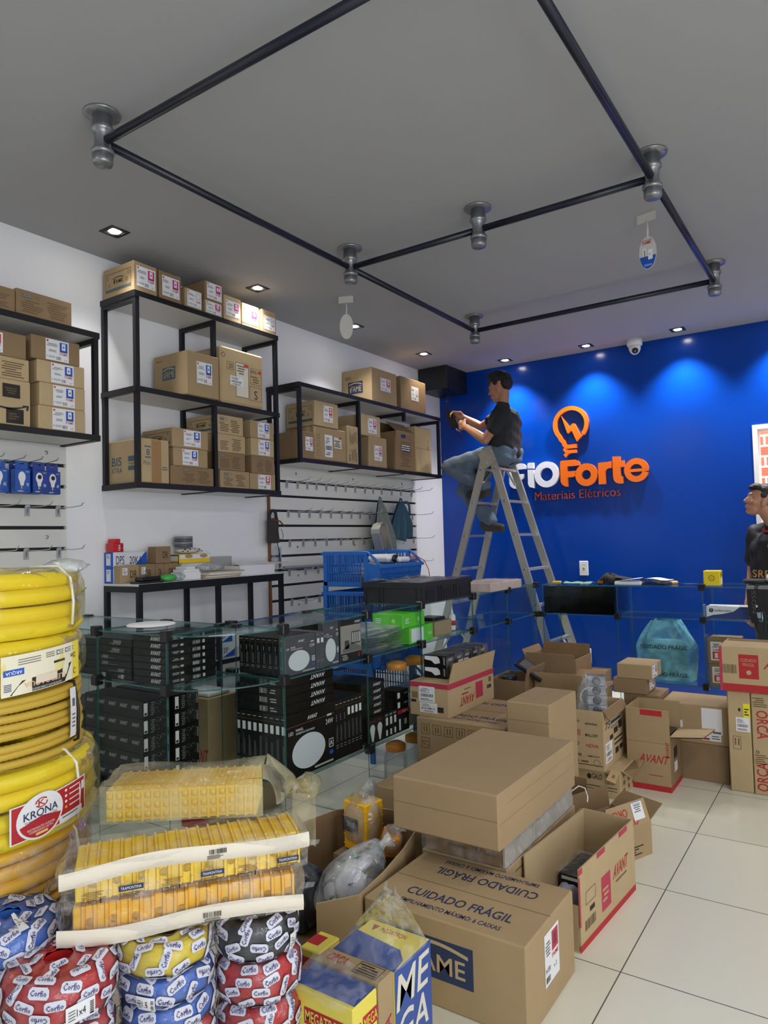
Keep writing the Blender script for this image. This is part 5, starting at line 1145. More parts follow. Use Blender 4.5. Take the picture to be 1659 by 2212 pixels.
# the middle heap
carton('carton with fragile wording and handling icons left of the plain tall carton', (-1.95, -1.45), (3.12, 3.66), (0, .450), CB, ch=.006,
       pr=[('L', lambda mb, f: (icons(mb, f, .06, .82, 5, .1), frame(mb, f, .06, .66, .1, .12, .0025, INKB), tx(mb, f, 'N°2', .075, .69, .07, .06, INKB))), ('T', lambda mb, f: (tx(mb, f, 'CUIDADO FRÁGIL', .12, .2, .8, .1, NAVY, .0009, .02), tx(mb, f, 'EMPILHAMENTO MAXIMO: 5 CAIXAS', .2, .1, .66, .055, NAVY), tx(mb, f, 'CUIDADO FRÁGIL', .1, .72, .8, .1, NAVY, .0009, .02, 2), rc(mb, f, 0, .5, 1, .006, INKB)))])
def av3(mb, f):
    rc(mb, f, 0, .82, 1, .17, PINKI); rc(mb, f, .58, .24, .16, .5, PINKI); tx(mb, f, 'AVANT', .24, .2, .3, .26, RED, .0009, .02, 2, .3); L_(mb, f, .28, .5, .22, .1, 1, RED); L_(mb, f, .3, .64, .2, .06, 1, INKB); rc(mb, f, .88, .6, .06, .16, INKB); bars(mb, f, .84, .4, .1, .12, INK)
o = open_carton('open carton with upside down red word, carrying black bulb cartons', (-2.0, -1.775), (3.15, 3.68), (.451, .622), CB2, pr=[('F', av3), ('L', lambda mb, f: (rc(mb, f, 0, .84, 1, .15, PINKI), bars(mb, f, .05, .5, .16, .2, INKB), rc(mb, f, .48, .14, .4, .16, INK), rc(mb, f, .02, .38, .14, .08, INK)))],
   flaps=(('F', 14, .105),), st=[('L', ship_label(.24, .42, .42, .46)), ('L', ship_label(.26, .1, .46, .3))])
q = MB(); q.box(-.108, .108, -.258, .20, .164, .169, CB2); q.build('closed_flap', o)
t = thing('bulb_carton_pack', 'shrink wrapped row of black bulb cartons lying on the upside down red word carton', 'package', (-1.915, 3.51, .6225))
for k in range(5):
    q = MB(); y = -.24+.096*k; q.cbox(-.07, .07, y, y+.095, 0, .12, BOXK, .002); f = F((.0702, y, 0), (0, 1, 0), (0, 0, 1), .095, .12); tx(q, f, 'AVANT', .2, .74, .5, .12, PAPER, .0009, .02, 0, .2); tx(q, f, 'AVANT', .5, .2, .4, .1, PAPER)
    if k == 0:
        f = F((-.07, y-.0002, 0), (1, 0, 0), (0, 0, 1), .14, .12)
        for v in (.05, .55): q.poly([f.p(.05, v+.4, .001), f.p(.6, v+.4, .001), f.p(.7, v+.3, .001), f.p(.72, v+.12, .001), f.p(.5, v+.06, .001), f.p(.34, v+.2, .001), f.p(.05, v+.24, .001)], PAPER); tx(q, f, 'AVANT', .86, v+.05, .08, .34, PAPER, .0009, 0, 1)
    q.build('bulb_carton', t)
q = MB(); q.grid(lambda u, v: Vector(((u-.5)*.15, (v-.5)*.50, .123+.002*math.sin(30*v)*math.sin(9*u))), 10, 30, WRAP); q.grid(lambda u, v: Vector((.0735, (u-.5)*.50, .0+.122*v)), 12, 4, WRAP); q.build('film', t)
q = MB(); f = F((.0745, -.12, .025), (0, 1, 0), (0, 0, 1), .12, .07); rc(q, f, 0, 0, .46, .8, PAPER); rc(q, f, .54, 0, .46, .8, PAPER); bars(q, f, .05, .15, .36, .5, INK); bars(q, f, .6, .15, .36, .5, INK); q.build('bar_code_label', t)
carton('plain tall brown carton behind the long plain carton', (-1.412, -1.20), (3.05, 3.405), (0, .600), mat('cardboard_plain', (166, 142, 107), .8, nz=.08, bump=.15, scale=6), ch=.006, pr=[('L', lambda mb, f: rc(mb, f, 0, .86, 1, .004, CB3)), ('T', lambda mb, f: rc(mb, f, .5, 0, .006, 1, CB3))])
open_carton('open carton with black lamp parts next to the glass, behind the fragile worded carton', (-1.935, -1.70), (3.95, 4.25), (0, .50), CB3, flaps=(('F', 12, .07),))
q = MB(); q.cbox(-.09, .09, -.10, .12, 0, .02, BLKP, .004); 
for i in range(9): q.box(-.07, .07, -.08+.02*i, -.07+.02*i, .0205, .023, GREYL)
o = tag(q.build('lamp_fixture', loc=(-1.73, 4.10, .535)), 'black slatted lamp fixture leaning out of an open carton', 'lamp'); o.rotation_euler = (0, math.radians(32), .2)
t = thing('clear_lamp', 'clear round lamp part lying beside the slatted black fixture', 'lamp', (-1.86, 4.08, .40)); q = MB(); q.lathe([(.0, .06), (.045, .075), (.05, .09), (.046, .105), (0, .10)], mat('lens_black_white', (60, 62, 66), .2), n=20); q.build('housing', t); q = MB(); q.box(-.07, .07, -.09, .09, 0, .058, BOXK); q.build('stack', t)
open_carton('open carton with a raised pale flap in the middle of the heap', (-1.69, -1.38), (4.06, 4.44), (0, .44), CB, flaps=(('L', 8, .105), ('F', 80, .1), ('R', 60, .1)))
carton('plain carton under the open topped carton near the ladder foot', (-1.90, -1.46), (4.47, 4.86), (0, .449), CB3)
open_carton('small open carton with raised sides near the ladder foot', (-1.925, -1.575), (4.48, 4.80), (.45, .555), CB3, flaps=(('L', 2, .03), ('R', 3, .06), ('B', 30, .05)))
# left brown carton and the big open carton with wrapped goods
carton('brown carton between the jars and the long plain carton', (-1.81, -1.42), (2.53, 2.95), (0, .300), CB, pr=[('T', lambda mb, f: rc(mb, f, .0, .44, 1, .14, TAPE))])
wall = [(-1.46, 1.72), (-1.352, 1.80), (-1.362, 1.95), (-1.39, 2.12), (-1.43, 2.26), (-1.50, 2.37), (-1.60, 2.42), (-1.74, 2.40), (-1.84, 2.31), (-1.885, 2.15), (-1.86, 1.98), (-1.78, 1.82)]
t = thing('open_cardboard_box', 'big bulging open carton with wrapped goods left of the fragile carton', 'box', (-1.6, 2.05, 0)); q = MB(); Hh = [.235, .255, .262, .268, .27, .268, .266, .264, .262, .258, .24, .20]; n = len(wall)
cx = sum(p[0] for p in wall)/n; cy = sum(p[1] for p in wall)/n
def inn(p, d=.007): v = Vector((cx-p[0], cy-p[1])).normalized(); return (p[0]+v.x*d, p[1]+v.y*d)
lp = lambda p, z: (p[0]+1.6, p[1]-2.05, z)
for i in range(n-1):
    a, b = wall[i], wall[i+1]; ai, bi = inn(a), inn(b); h0, h1 = Hh[i], Hh[i+1]; sm = i > 1
    q.poly([lp(a, 0), lp(b, 0), lp(b, h1), lp(a, h0)], CB, sm); q.poly([lp(bi, 0), lp(ai, 0), lp(ai, h0), lp(bi, h1)], CBI, sm); q.poly([lp(a, h0), lp(b, h1), lp(bi, h1), lp(ai, h0)], CB2)
a, ai = wall[0], inn(wall[0]); q.poly([lp(a, 0), lp(a, .235), lp(ai, .235), lp(ai, 0)], CB)
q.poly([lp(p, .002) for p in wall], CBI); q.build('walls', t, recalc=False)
t = thing('goods_bag', 'bulging clear bag of white and green lamps in the big open carton', 'bag', (-1.515, 1.96, .03), -.3)
q = MB(); blob(q, (0, 0, .14), (.105, .13, .135), BAGW, 26, 16, .10, 51, fn=lambda p: p+Vector((.05*max(0, p.z/.13), .06*max(0, p.z/.13)**2, .02*max(0, p.z/.13)))); q.tube([(.05, .07, .25), (.07, .10, .285), (.085, .125, .30)], [.03, .012, .03], BAGW, 10); q.build('plastic', t)
q = MB(); GRN = mat('leaf_green_part', (72, 170, 92), .4); LIL = mat('pale_lilac_plastic', (206, 204, 214), .35)
for (x, y, z, ax, r) in ((-.03, -.06, .10, (-.3, -.9, .4), .062), (.045, -.02, .17, (.5, -.6, .6), .055), (-.01, .05, .20, (-.2, -.2, 1), .055), (.03, .06, .11, (.7, .3, .3), .05)):
    q.lathe([(.0, -.012), (r*.8, -.01), (r, 0), (r, .012), (r*.8, .02), (0, .024)], LIL, c=(x, y, z), axis=ax, n=26)
    a_ = Vector(ax).normalized(); q.bar(Vector((x, y, z))+a_*.026+Vector((-.02, 0, -.01)), Vector((x, y, z))+a_*.026+Vector((.025, 0, .012)), .008, .003, INK)
for (x, y, z) in ((-.05, -.09, .06), (.02, -.09, .13), (.0, .02, .235), (-.04, .0, .19), (.06, -.06, .10)): q.tube([(x, y, z), (x+.008, y-.004, z+.02), (x+.018, y, z+.026)], .005, GRN, 6)
q.tube([(-.03, -.10, .17), (.0, -.11, .12), (.03, -.10, .06)], .012, mat('navy_part', (44, 48, 76), .4), 8)
q.build('lamps', t)
def wrapped_box(label, loc, rz, sx, sy, sz, m, lab, seed, tilt=0):
    t = thing('wrapped_package', label, 'package', loc, rz); t.rotation_euler = (tilt, 0, rz)
    q = MB(); q.cbox(-sx/2, sx/2, -sy/2, sy/2, 0, sz, m, .004)
    for i in range(5): q.box(-sx/2-.001, sx/2+.001, -sy/2-.001, sy/2+.001, sz*(.1+.19*i), sz*(.1+.19*i)+.002, m)
    q.build('stacked_boxes', t)
    if lab:
        q = MB(); f = F((-sx/2-.002, -sy/2-.003, sz*.38), (1, 0, 0), (0, 0, 1), sx*.7, sz*.3); rc(q, f, 0, 0, 1, 1, mat('dark_plum_label', (44, 32, 58), .4)); tx(q, f, lab, .3, .36, .5, .34, PAPER); q.build('label', t)
    q = MB(); blob(q, (0, 0, sz*.55), (sx*.68, sy*.7, sz*.66), BAGW, 20, 14, .08, seed); q.tube([(0, 0, sz*1.1), (.01, 0, sz*1.22), (.045, .01, sz*1.33)], [.025, .014, .03], BAGW, 10); q.build('plastic', t)
wrapped_box('wrapped stack of amber boxes with a dark label standing in the big open carton', (-1.675, 2.27, .16), -.15, .12, .10, .185, YELBD, 'DE LUZ', 61)
wrapped_box('small wrapped amber box tilted in the big open carton', (-1.505, 2.22, .20), .5, .065, .07, .085, mat('orange_box_plastic', (224, 142, 32), .4), None, 62, .3)
q = MB(); q.cbox(-1.76, -1.56, 2.18, 2.36, .006, .155, CB3, .004); tag(q.build('inner_carton'), 'brown carton inside the big open carton under the amber boxes', 'box')
t = thing('dark_packet', 'dark wrapped packet at the left inside the big open carton', 'packet', (-1.70, 1.93, .01)); q = MB(); q.cbox(-.05, .05, -.06, .06, 0, .19, mat('dark_slate_goods', (44, 52, 60), .35), .01); q.build('goods', t); q = MB(); blob(q, (0, 0, .1), (.075, .08, .12), WRAP, 16, 10, .12, 71); q.build('film', t)
# extension lead cartons in the foreground
MEGY = mat('lemon_carton', (228, 212, 88), .45); MEGB = mat('royal_blue_print', (54, 82, 156), .45)
def mega_front(mb, f):
    rc(mb, f, .24, .74, .64, .13, RED); tx(mb, f, 'MEGATRON', .26, .76, .60, .09, MEGY, .0012, .02)
    mb.poly([f.p(.06, .90, .001), f.p(.19, .90, .001), f.p(.19, .82, .001), f.p(.125, .76, .001), f.p(.06, .82, .001)], RED); tx(mb, f, 'M', .09, .82, .07, .05, PINKI, .0014)
    mb.poly([f.p(0, .3, .0006), f.p(.35, .3, .0006), f.p(.16, .6, .0006), f.p(0, .8, .0006)], MEGB)
    rc(mb, f, 0, .42, .66, .26, PAPER, .0012); tx(mb, f, 'PEDIDO:', .03, .54, .28, .06, INK, .0016); tx(mb, f, 'ORCA', .36, .52, .22, .08, INK, .0016, .02); rc(mb, f, .34, .44, .006, .22, INK, .0016); tx(mb, f, 'FABER', .02, .625, .16, .04, INK, .0016); L_(mb, f, .03, .44, .26, .08, 2, INK, .0016)
    rc(mb, f, .46, .60, .24, .13, PAPER, .0018); bars(mb, f, .56, .62, .12, .09, INK, .0022)
carton('blue and lemon carton under clear film, nearest the camera in the foreground', (-1.196, -1.004), (1.303, 1.398), (0, .298), MEGY, pr=[('L', mega_front), ('T', lambda mb, f: (rc(mb, f, .0, .12, .98, .88, MEGB))), ('F', lambda mb, f: (rc(mb, f, .38, .76, .62, .12, RED), tx(mb, f, 'MEGA', .42, .78, .56, .08, MEGY, .0012), mb.poly([f.p(.08, .86, .001), f.p(.3, .86, .001), f.p(.3, .77, .001), f.p(.19, .70, .001), f.p(.08, .77, .001)], RED)))], name='lead_carton')
carton('thin brown carton with red lettering squeezed between the two blue and lemon cartons', (-1.20, -1.0), (1.401, 1.462), (0, .306), CB, pr=[('T', lambda mb, f: (tx(mb, f, 'ORCA', .12, .25, .3, .5, RED, .0009, .02), frame(mb, f, .56, .12, .36, .76, .0015, INK), L_(mb, f, .58, .2, .32, .6, 4, INK))), ('F', lambda mb, f: tx(mb, f, 'ORCA', .3, .3, .5, .4, RED, .0009, .02, 1))], name='lead_carton')
def mega_side(mb, f):
    rc(mb, f, 0, 0, 1, 1, MEGB, .0004)
    tx(mb, f, 'ME', .06, .66, .86, .28, OFFW, .001, .03, 0, .15); tx(mb, f, 'GA', .06, .34, .86, .28, OFFW, .001, .03, 0, .15); tx(mb, f, 'TR', .06, .02, .86, .28, OFFW, .001, .03, 0, .15)
carton('blue carton with huge white letters and lemon top beside the fragile carton', (-1.192, -1.0), (1.467, 1.64), (0, .300), MEGY, pr=[('F', mega_side), ('T', lambda mb, f: (mb.poly([f.p(0, .0, .0006), f.p(1, .0, .0006), f.p(.96, .3, .0006), f.p(.8, .5, .0006), f.p(0, .62, .0006)], MEGB), tx(mb, f, 'MEGATRON', .3, .76, .42, .11, RED, .0009), mb.poly([f.p(.14, .88, .001), f.p(.24, .88, .001), f.p(.19, .72, .001)], RED)))], name='lead_carton')
t = thing('clear_bag', 'clear plastic bag peaked over the blue carton with huge white letters', 'bag', (-1.096, 1.553, .0)); 
q = MB()
def peak(u, v):
    a = 2*PI*u; s = (abs(math.cos(a))**.35*(1 if math.cos(a) > 0 else -1), abs(math.sin(a))**.35*(1 if math.sin(a) > 0 else -1)); k = 1-v; w = k**.8*.9+.1*k
    return Vector((s[0]*.101*max(.16, w)+.02*v+.006*math.sin(7*a+9*v)*v, s[1]*.092*max(.14, w)+.01*v+.006*math.sin(5*a)*v, .298+.145*v+.012*v*math.sin(3*a)))
q.grid(peak, 30, 14, WRAP, cu=True); q.build('plastic', t)
t = thing('clear_film', 'crumpled clear film over the nearest blue and lemon carton', 'film', (-1.10, 1.345, .30)); q = MB(); q.grid(lambda u, v: Vector(((u-.5)*.20, (v-.5)*.16, .004+.007*abs(math.sin(13*u+5*v))+.007*abs(math.sin(17*v-4*u))+.05*max(0, v-.6)*max(0, .6-u))), 24, 18, WRAP); q.build('plastic', t)
carton('small red and lemon carton behind the red wire coils', (-1.375, -1.305), (1.545, 1.64), (0, .215), MEGY, pr=[('T', lambda mb, f: rc(mb, f, .0, .3, .6, .5, RED)), ('L', lambda mb, f: rc(mb, f, .1, .5, .7, .4, RED))], name='lead_carton')
# ================================================================ yellow conduit coils stacked at the left edge
class SF:
    """curved label surface: fn(u, v, off) -> point; same calls as a flat face"""
    def __init__(s, fn, w, h, a=(0, 0, 1, 1)): s.fn, s.W, s.H, s.a = fn, w, h, a; s.w, s.h = w*a[2], h*a[3]; s.k = 0
    def p(s, u, v, off=0):
        if s.k == 2: u, v = 1-u, 1-v
        return s.fn(s.a[0]+s.a[2]*u, s.a[1]+s.a[3]*v, off+getattr(s, 'o', 0))
    def sub(s, u, v, w, h, off=0):
        if s.k == 2: u, v = 1-u-w, 1-v-h
        g = SF(s.fn, s.W, s.H, (s.a[0]+s.a[2]*u, s.a[1]+s.a[3]*v, s.a[2]*w, s.a[3]*h)); g.k = s.k; g.o = off+getattr(s, 'o', 0); return g
    def rot(s, k):
        if k == 2: g = SF(s.fn, s.W, s.H, s.a); g.k = 2-s.k; g.o = getattr(s, 'o', 0); return g
        return s
def crc(mb, f, u, v, w, h, m, off=.0006, n=10, k=3):
    for i in range(n):
        for j in range(k): rc(mb, f, u+w*i/n, v+h*j/k, w/n, h/k, m, off)
def cdisc(mb, f, u, v, ru, rv, m, off, n=30, lo=0, hi=2*PI):
    c = f.p(u, v, off); P = [f.p(u+ru*math.cos(lo+(hi-lo)*i/n), v+rv*math.sin(lo+(hi-lo)*i/n), off) for i in range(n+1)]
    Q = [f.p(u+ru*.5*math.cos(lo+(hi-lo)*i/n), v+rv*.5*math.sin(lo+(hi-lo)*i/n), off) for i in range(n+1)]
    for i in range(n): mb.poly([c, Q[i], Q[i+1]], m); mb.poly([Q[i], P[i], P[i+1], Q[i+1]], m)
CX, CY = -2.04, .951
A_CAM = math.atan2(-CY, -CX)                       # direction from the stack to the shop floor in front
def coil(label, z, h, R, r, m, wrap=None, ribs=False, strap=None, wob=.008, dx=0, dy=0, seed=0):
    rnd = random.Random(seed); t = thing('conduit_coil', label, 'conduit coil', (CX+dx, CY+dy, z), 0, 'yellow conduit coils')
    n = max(2, int(round(h/(2*r)))); step = (h-2*r)/max(1, n-1); q = MB(); N = 260 if ribs else 72
    for i in range(n):
        for col in range(3 if i in (0, n-1) else 1):
            if ribs and col > 1: continue
            rr = R-r-2*r*col-rnd.uniform(0, .006); zz = r+step*i; ph = rnd.uniform(0, 6)
            if ribs and col == 0:
                pts = [(rr*math.cos(2*PI*k/N), rr*math.sin(2*PI*k/N), zz+wob*.5*math.sin(2*PI*k/N+ph)) for k in range(N)]
                q.tube(pts, [r*(1.0 if k % 2 else .88) for k in range(N)], m, 8, True)
            else:
                pts = [((rr+wob*.3*math.sin(3*a+ph))*math.cos(a), (rr+wob*.3*math.sin(3*a+ph))*math.sin(a), zz+wob*(.5 if i not in (0, n-1) else .2)*math.sin(a+ph)) for a in (2*PI*k/72 for k in range(72))]
                q.tube(pts, r, m, 10, True)
    q.build('conduit', t)
    if wrap:
        q = MB(); c = .035; Rw = R+.005; P = [(R-.16, h+.004), (R-.10, h+.006), (Rw-c, h+.005), (Rw-c*.3, h-c*.3), (Rw, h-c), (Rw+.002, h*.5), (Rw, c), (Rw-c*.3, c*.3), (Rw-c, -.0)]
        vv = []; K = 84; ph = [rnd.uniform(0, 6) for _ in range(4)]
        q.grid(lambda u, v: (lambda i, fr, a: Vector(((P[i][0]*(1-fr)+P[i+1][0]*fr+.003*math.sin(11*a+ph[0])+.002*math.sin(23*a+9*v))*math.cos(a), (P[i][0]*(1-fr)+P[i+1][0]*fr+.003*math.sin(11*a+ph[0]))*math.sin(a), P[i][1]*(1-fr)+P[i+1][1]*fr+.002*math.sin(17*a+ph[1]))))(min(7, int(v*8)), v*8-min(7, int(v*8)), 2*PI*u), K, 17, wrap, cu=True)
        q.build('plastic_wrap', t)
    if strap:
        for a in strap:
            q = MB(); ca, sa = math.cos(a), math.sin(a); q.tube([((R+.009-dr)*ca, (R+.009-dr)*sa, zz) for dr, zz in ((.12, h+.012), (.04, h+.013), (.008, h-.02), (0, h*.5), (.004, .02))], .004, mat('white_strap', (226, 222, 206), .4), 6); q.build('strap', t)
    return t
def cyl_label(R, a0, w, z0, h, tilt=0):
    return SF(lambda u, v, off: Vector(((R+off)*math.cos(a0+(u-.5)*w/R), (R+off)*math.sin(a0+(u-.5)*w/R), z0+h*v+tilt*(u-.5))), w, h)
YW = clear('conduit_wrap', (255, 252, 226), .06, .12, haze=.05, hazecol=(244, 232, 120), bump=.35, scale=9, vary=1.5)
zc = 0
for k in range(3): coil('%s hidden yellow conduit coil under the stack at the left edge' % ['lowest', 'second lowest', 'third lowest'][k], .16*k, .158, .30, .02, YELO, seed=k)
c5 = coil('amber conduit coil in loose film, fifth from the top of the left stack', .485, .15, .315, .019, YELO, WRAP, seed=5, strap=(A_CAM+.95,))
q = MB(); f = cyl_label(.325, A_CAM-.22, .09, .015, .07); crc(q, f, 0, 0, 1, 1, PAPER); [crc(q, f, .15, .12+.16*i, .7, .08, NAVY, .0012, 6, 1) for i in range(5)]; q.build('label', c5)
c4 = coil('wide yellow conduit coil with a red and white round logo label', .637, .182, .335, .0225, YEL, YW, seed=4, strap=(A_CAM+.86,))
q = MB(); f = cyl_label(.3445, A_CAM+.60, .225, .03, .098, .018); crc(q, f, 0, 0, 1, .9, PAPER, .0004); crc(q, f, .02, .03, .96, .84, RED, .001)
cdisc(q, f, .34, .47, .275, .55, PAPER, .0016); cdisc(q, f, .34, .47, .25, .5, RED, .0021, 16, PI*1.08, PI*1.92)
tx(q, f, 'KRONA', .14, .47, .40, .19, NAVY, .0025, .03); tx(q, f, 'TUBOS E CONEXÕES', .15, .39, .38, .06, NAVY, .0025); tx(q, f, 'KronaFlex DN 32', .13, .28, .42, .09, RED, .0025, .01)
tx(q, f, 'ELETRODUTO FLEXIVEL', .18, .19, .32, .05, PAPER, .0028); tx(q, f, 'CORRUGADO DE PVC', .2, .12, .28, .05, PAPER, .0028); rc(q, f, .27, .03, .14, .06, mat('pale_gold', (232, 196, 110), .5), .0028)
for a, b in ((PI*.15, PI*1.0), (PI*1.15, PI*2.0)):
    n = 10
    for i in range(n): x0, x1 = a+(b-a)*i/n, a+(b-a)*(i+1)/n; q.poly([f.p(.34+.075*math.cos(x0)*s_, .79+.12*math.sin(x0)*s_, .0026) for s_ in (1, .78)]+[f.p(.34+.075*math.cos(x1)*s_, .79+.12*math.sin(x1)*s_, .0026) for s_ in (.78, 1)], RED)
tx(q, f, 'K', .3, .72, .08, .14, RED, .0028, .01)
for i in range(4): cdisc(q, f, .66, .78-.14*i, .018, .035, [PAPER, PAPER, PAPER, YELO][i], .0018, 12); crc(q, f, .71, .76-.14*i, .18, .03, PAPER, .0018, 4, 1)
crc(q, f, .92, .56, .05, .22, PAPER, .0018, 2, 2); crc(q, f, .56, .0, .36, .2, PAPER, .0022, 5, 1); crc(q, f, .6, .12, .24, .03, GREYL, .0028, 4, 1)
q.build('label', c4)
c3 = coil('dull ribbed yellow conduit coil without wrapping in the left stack', .822, .176, .300, .0112, YELD, None, True, seed=3)
q = MB(); f = SF(lambda u, v, off: Vector(((.303+off+.004*math.sin(3*v))*math.cos(A_CAM+.98+(u-.5)*.1), (.303+off)*math.sin(A_CAM+.98+(u-.5)*.1), .035+.13*v)), .03, .13); crc(q, f, 0, 0, 1, 1, PAPER, .002, 2, 6); rc(q, f, .3, .62, .4, .16, GREYL, .003); [rc(q, f, .25, .2+.08*i, .5, .03, GREYL, .003) for i in range(4)]; q.build('paper_tag', c3)
q = MB(); a = A_CAM+1.08; q.tube([((.305-d)*math.cos(a), (.305-d)*math.sin(a), z) for d, z in ((.07, .178), (.01, .176), (-.002, .1), (.0, .02), (.05, -.001))], .004, BLKP, 6); q.build('tie', c3)
c2 = coil('yellow conduit coil with a cream and black printed label', 1.0, .134, .300, .0225, YEL, YW, seed=2)
q = MB(); f = cyl_label(.3085, A_CAM+.66, .25, .008, .098, .012); crc(q, f, 0, 0, 1, 1, mat('cream_label', (232, 226, 202), .5), .0006, 12)
q.poly([f.p(.08, .02, .0012), f.p(.40, .02, .0012), f.p(.40, .34, .0012), f.p(.2, .34, .0012)], INK); crc(q, f, .3, .02, .34, .34, INK, .0012, 5, 1); q.poly([f.p(.64, .02, .0012), f.p(.72, .02, .0012), f.p(.84, .48, .0012), f.p(.64, .36, .0012)], INK)
tx(q, f, 'ELETROAQUA', .22, .14, .5, .16, mat('pale_tan_print', (226, 190, 150), .5), .0018, .02, 2); tx(q, f, 'ELETRODUTO CORRUGADO DE PVC', .2, .04, .46, .05, PAPER, .0018, 0, 2); crc(q, f, .34, .18, .26, .2, mat('pale_tape', (226, 208, 190), .5), .0024, 4, 1)
crc(q, f, .02, .5, .2, .16, BLUEP, .0012, 3, 1); tx(q, f, 'ARQUA', .04, .53, .16, .1, PAPER, .0018, .02, 2); crc(q, f, .02, .1, .08, .24, PAPER, .0012, 2, 1); [crc(q, f, .025, .13+.04*i, .07, .018, INK, .0018, 2, 1) for i in range(5)]
for i in range(3): cdisc(q, f, .62+.13*i, .84, .02, .05, INK, .0012, 12); cdisc(q, f, .62+.13*i, .84, .015, .038, PAPER, .0016, 12); [crc(q, f, .46+.13*i, .78+.05*j, .11, .02, GREYL, .0012, 3, 1) for j in range(3)]
[crc(q, f, .16, .74+.06*j, .24, .02, GREYL, .0012, 4, 1) for j in range(3)]; tx(q, f, '25m', .82, .56, .1, .14, INK, .0014, .02, 2); crc(q, f, .56, .58, .16, .06, INK, .0012, 3, 1)
crc(q, f, .86, .0, .14, 1, mat('lemon_label', (236, 214, 70), .5), .0010, 3, 3); cdisc(q, f, .9, .2, .03, .08, INK, .0016, 14); cdisc(q, f, .9, .2, .023, .06, mat('lemon_label', (236, 214, 70), .5), .002, 14)
q.build('label', c2)
c1 = coil('topmost yellow conduit coil in thin film at the left edge', 1.135, .165, .300, .0215, YEL, YW, seed=1, strap=(A_CAM+.98,))
q = MB(); blob(q, (.27*math.cos(A_CAM+1.15), .27*math.sin(A_CAM+1.15), .175), (.05, .05, .022), BAGW, 16, 10, .25, 81); q.build('gathered_film', c1)

# ================================================================ wire coils in printed film
def wire_coil(label, x, y, z, R, h, wire, rz, seed, hole=.045, sticker=None):
    rnd = random.Random(seed); t = thing('wire_coil', label, 'wire coil', (x, y, z), rz, 'wire coils in printed film')
    c = min(.03, h*.36)
    prof = []                                           # (r, z) from lower outer edge over the top to the hole
    for i in range(4): a = PI/2*i/3; prof.append((R-c+c*math.sin(a), c-c*math.cos(a)))
    nz_ = max(3, int((h-2*c)/.012)+2)
    for i in range(1, nz_): prof.append((R, c+(h-2*c)*i/nz_))
    for i in range(5): a = PI/2*i/4; prof.append((R-c+c*math.cos(a), h-c+c*math.sin(a)))
    for i in range(1, 6): prof.append((R-c+(hole-R+c)*i/5, h-.004*math.sin(i)))
    S = [0]
    for a, b in zip(prof, prof[1:]): S.append(S[-1]+math.hypot(b[0]-a[0], b[1]-a[1]))
    def at(s):
        s = max(0, min(S[-1]-1e-6, s))
        for i in range(len(S)-1):
            if s <= S[i+1]:
                k = (s-S[i])/(S[i+1]-S[i]+1e-9); a, b = prof[i], prof[i+1]; d = (b[0]-a[0], b[1]-a[1]); L = math.hypot(*d)+1e-9
                return a[0]+d[0]*k, a[1]+d[1]*k, d[1]/L, -d[0]/L
    def surf(an, s, off):
        r, z_, nr, nz = at(s); w = 1+.012*math.sin(5*an+seed)+.01*math.sin(9*an+2*seed); rr = (r*w+nr*off)
        return Vector((rr*math.cos(an), rr*math.sin(an), z_+nz*off+.002*math.sin(7*an+seed)))
    # wires: ridged body
    q = MB(); nr_ = int(S[-1]/.0055)
    q.grid(lambda u, v: surf(2*PI*u, v*S[-1], -.004+.0022*(math.sin(v*nr_*PI)**2)), 56, nr_*2+1, wire, cu=True)
    q.grid(lambda u, v: Vector((hole*math.cos(2*PI*u), hole*math.sin(2*PI*u), h*(1-v)-.004)), 28, 4, wire, cu=True)
    q.lathe([(hole, .002), (0, .002)], GROOVE, n=28)
    q.build('wire', t)
    q = MB(); q.grid(lambda u, v: surf(2*PI*u, v*S[-1], .0012+.0016*math.sin(31*u*2+17*v)*math.sin(23*v)), 60, 26, FILM, cu=True)
    q.build('film', t)
    # printed white tags
    q = MB(); s = .012; row = 0
    while s < S[-1]-.008:
        r = at(s)[0]; nn = max(3, int(2*PI*r/.060)); 
        for k in range(nn):
            an = 2*PI*(k+.5*(row % 2)+rnd.uniform(-.12, .12))/nn; ang = rnd.choice((0, 0, .35, -.35, 1.2, .2)); hw, hh = .0195, .0095
            ca, sa = math.cos(ang), math.sin(ang)
            def P(lx, ly, off, an=an, s=s, r=r): return surf(an+(lx*ca-ly*sa)/max(.05, r), s+lx*sa+ly*ca, off)
            loop = [(-hw+.004, -hh), (hw-.004, -hh), (hw, -hh+.004), (hw, hh-.004), (hw-.004, hh), (-hw+.004, hh), (-hw, hh-.004), (-hw, -hh+.004)]
            q.poly([P(0, 0, .004)]+[], TAGW) if False else None
            for i in range(8): a, b = loop[i], loop[(i+1) % 8]; q.poly([P(0, 0, .0042), P(a[0], a[1], .0038), P(b[0], b[1], .0038)], TAGW)
            vv, ff, _ = glyphs('Corfio', .02, 1); fl = -1 if rnd.random() < .15 else 1
            q.mesh([P((x_-.5)*.031*fl, (y_-.5)*.0105*fl, .0056) for x_, y_ in vv], ff, TAGI)
        s += .0235; row += 1
    q.build('printed_tags', t)
    if sticker:
        an, s0, w_, h_, txt = sticker; q = MB(); f = SF(lambda u, v, off: surf(an+(u-.5)*w_/R, s0+h_*v, .0075+off), w_, h_); crc(q, f, 0, 0, 1, 1, PAPER, 0, 6, 3); tx(q, f, txt, .35, .3, .3, .4, INK, .0012); [rc(q, f, .8, .15+.1*i, .14, .05, INK, .0012) for i in range(7)]; [rc(q, f, .08, .2+.16*i, .22, .05, GREYL, .0012) for i in range(4)]; q.build('label', t)
    return t
FILM = clear('printed_film', (250, 250, 252), .14, .12, haze=.04, hazecol=(230, 230, 236), bump=.7, scale=26, vary=1.6)
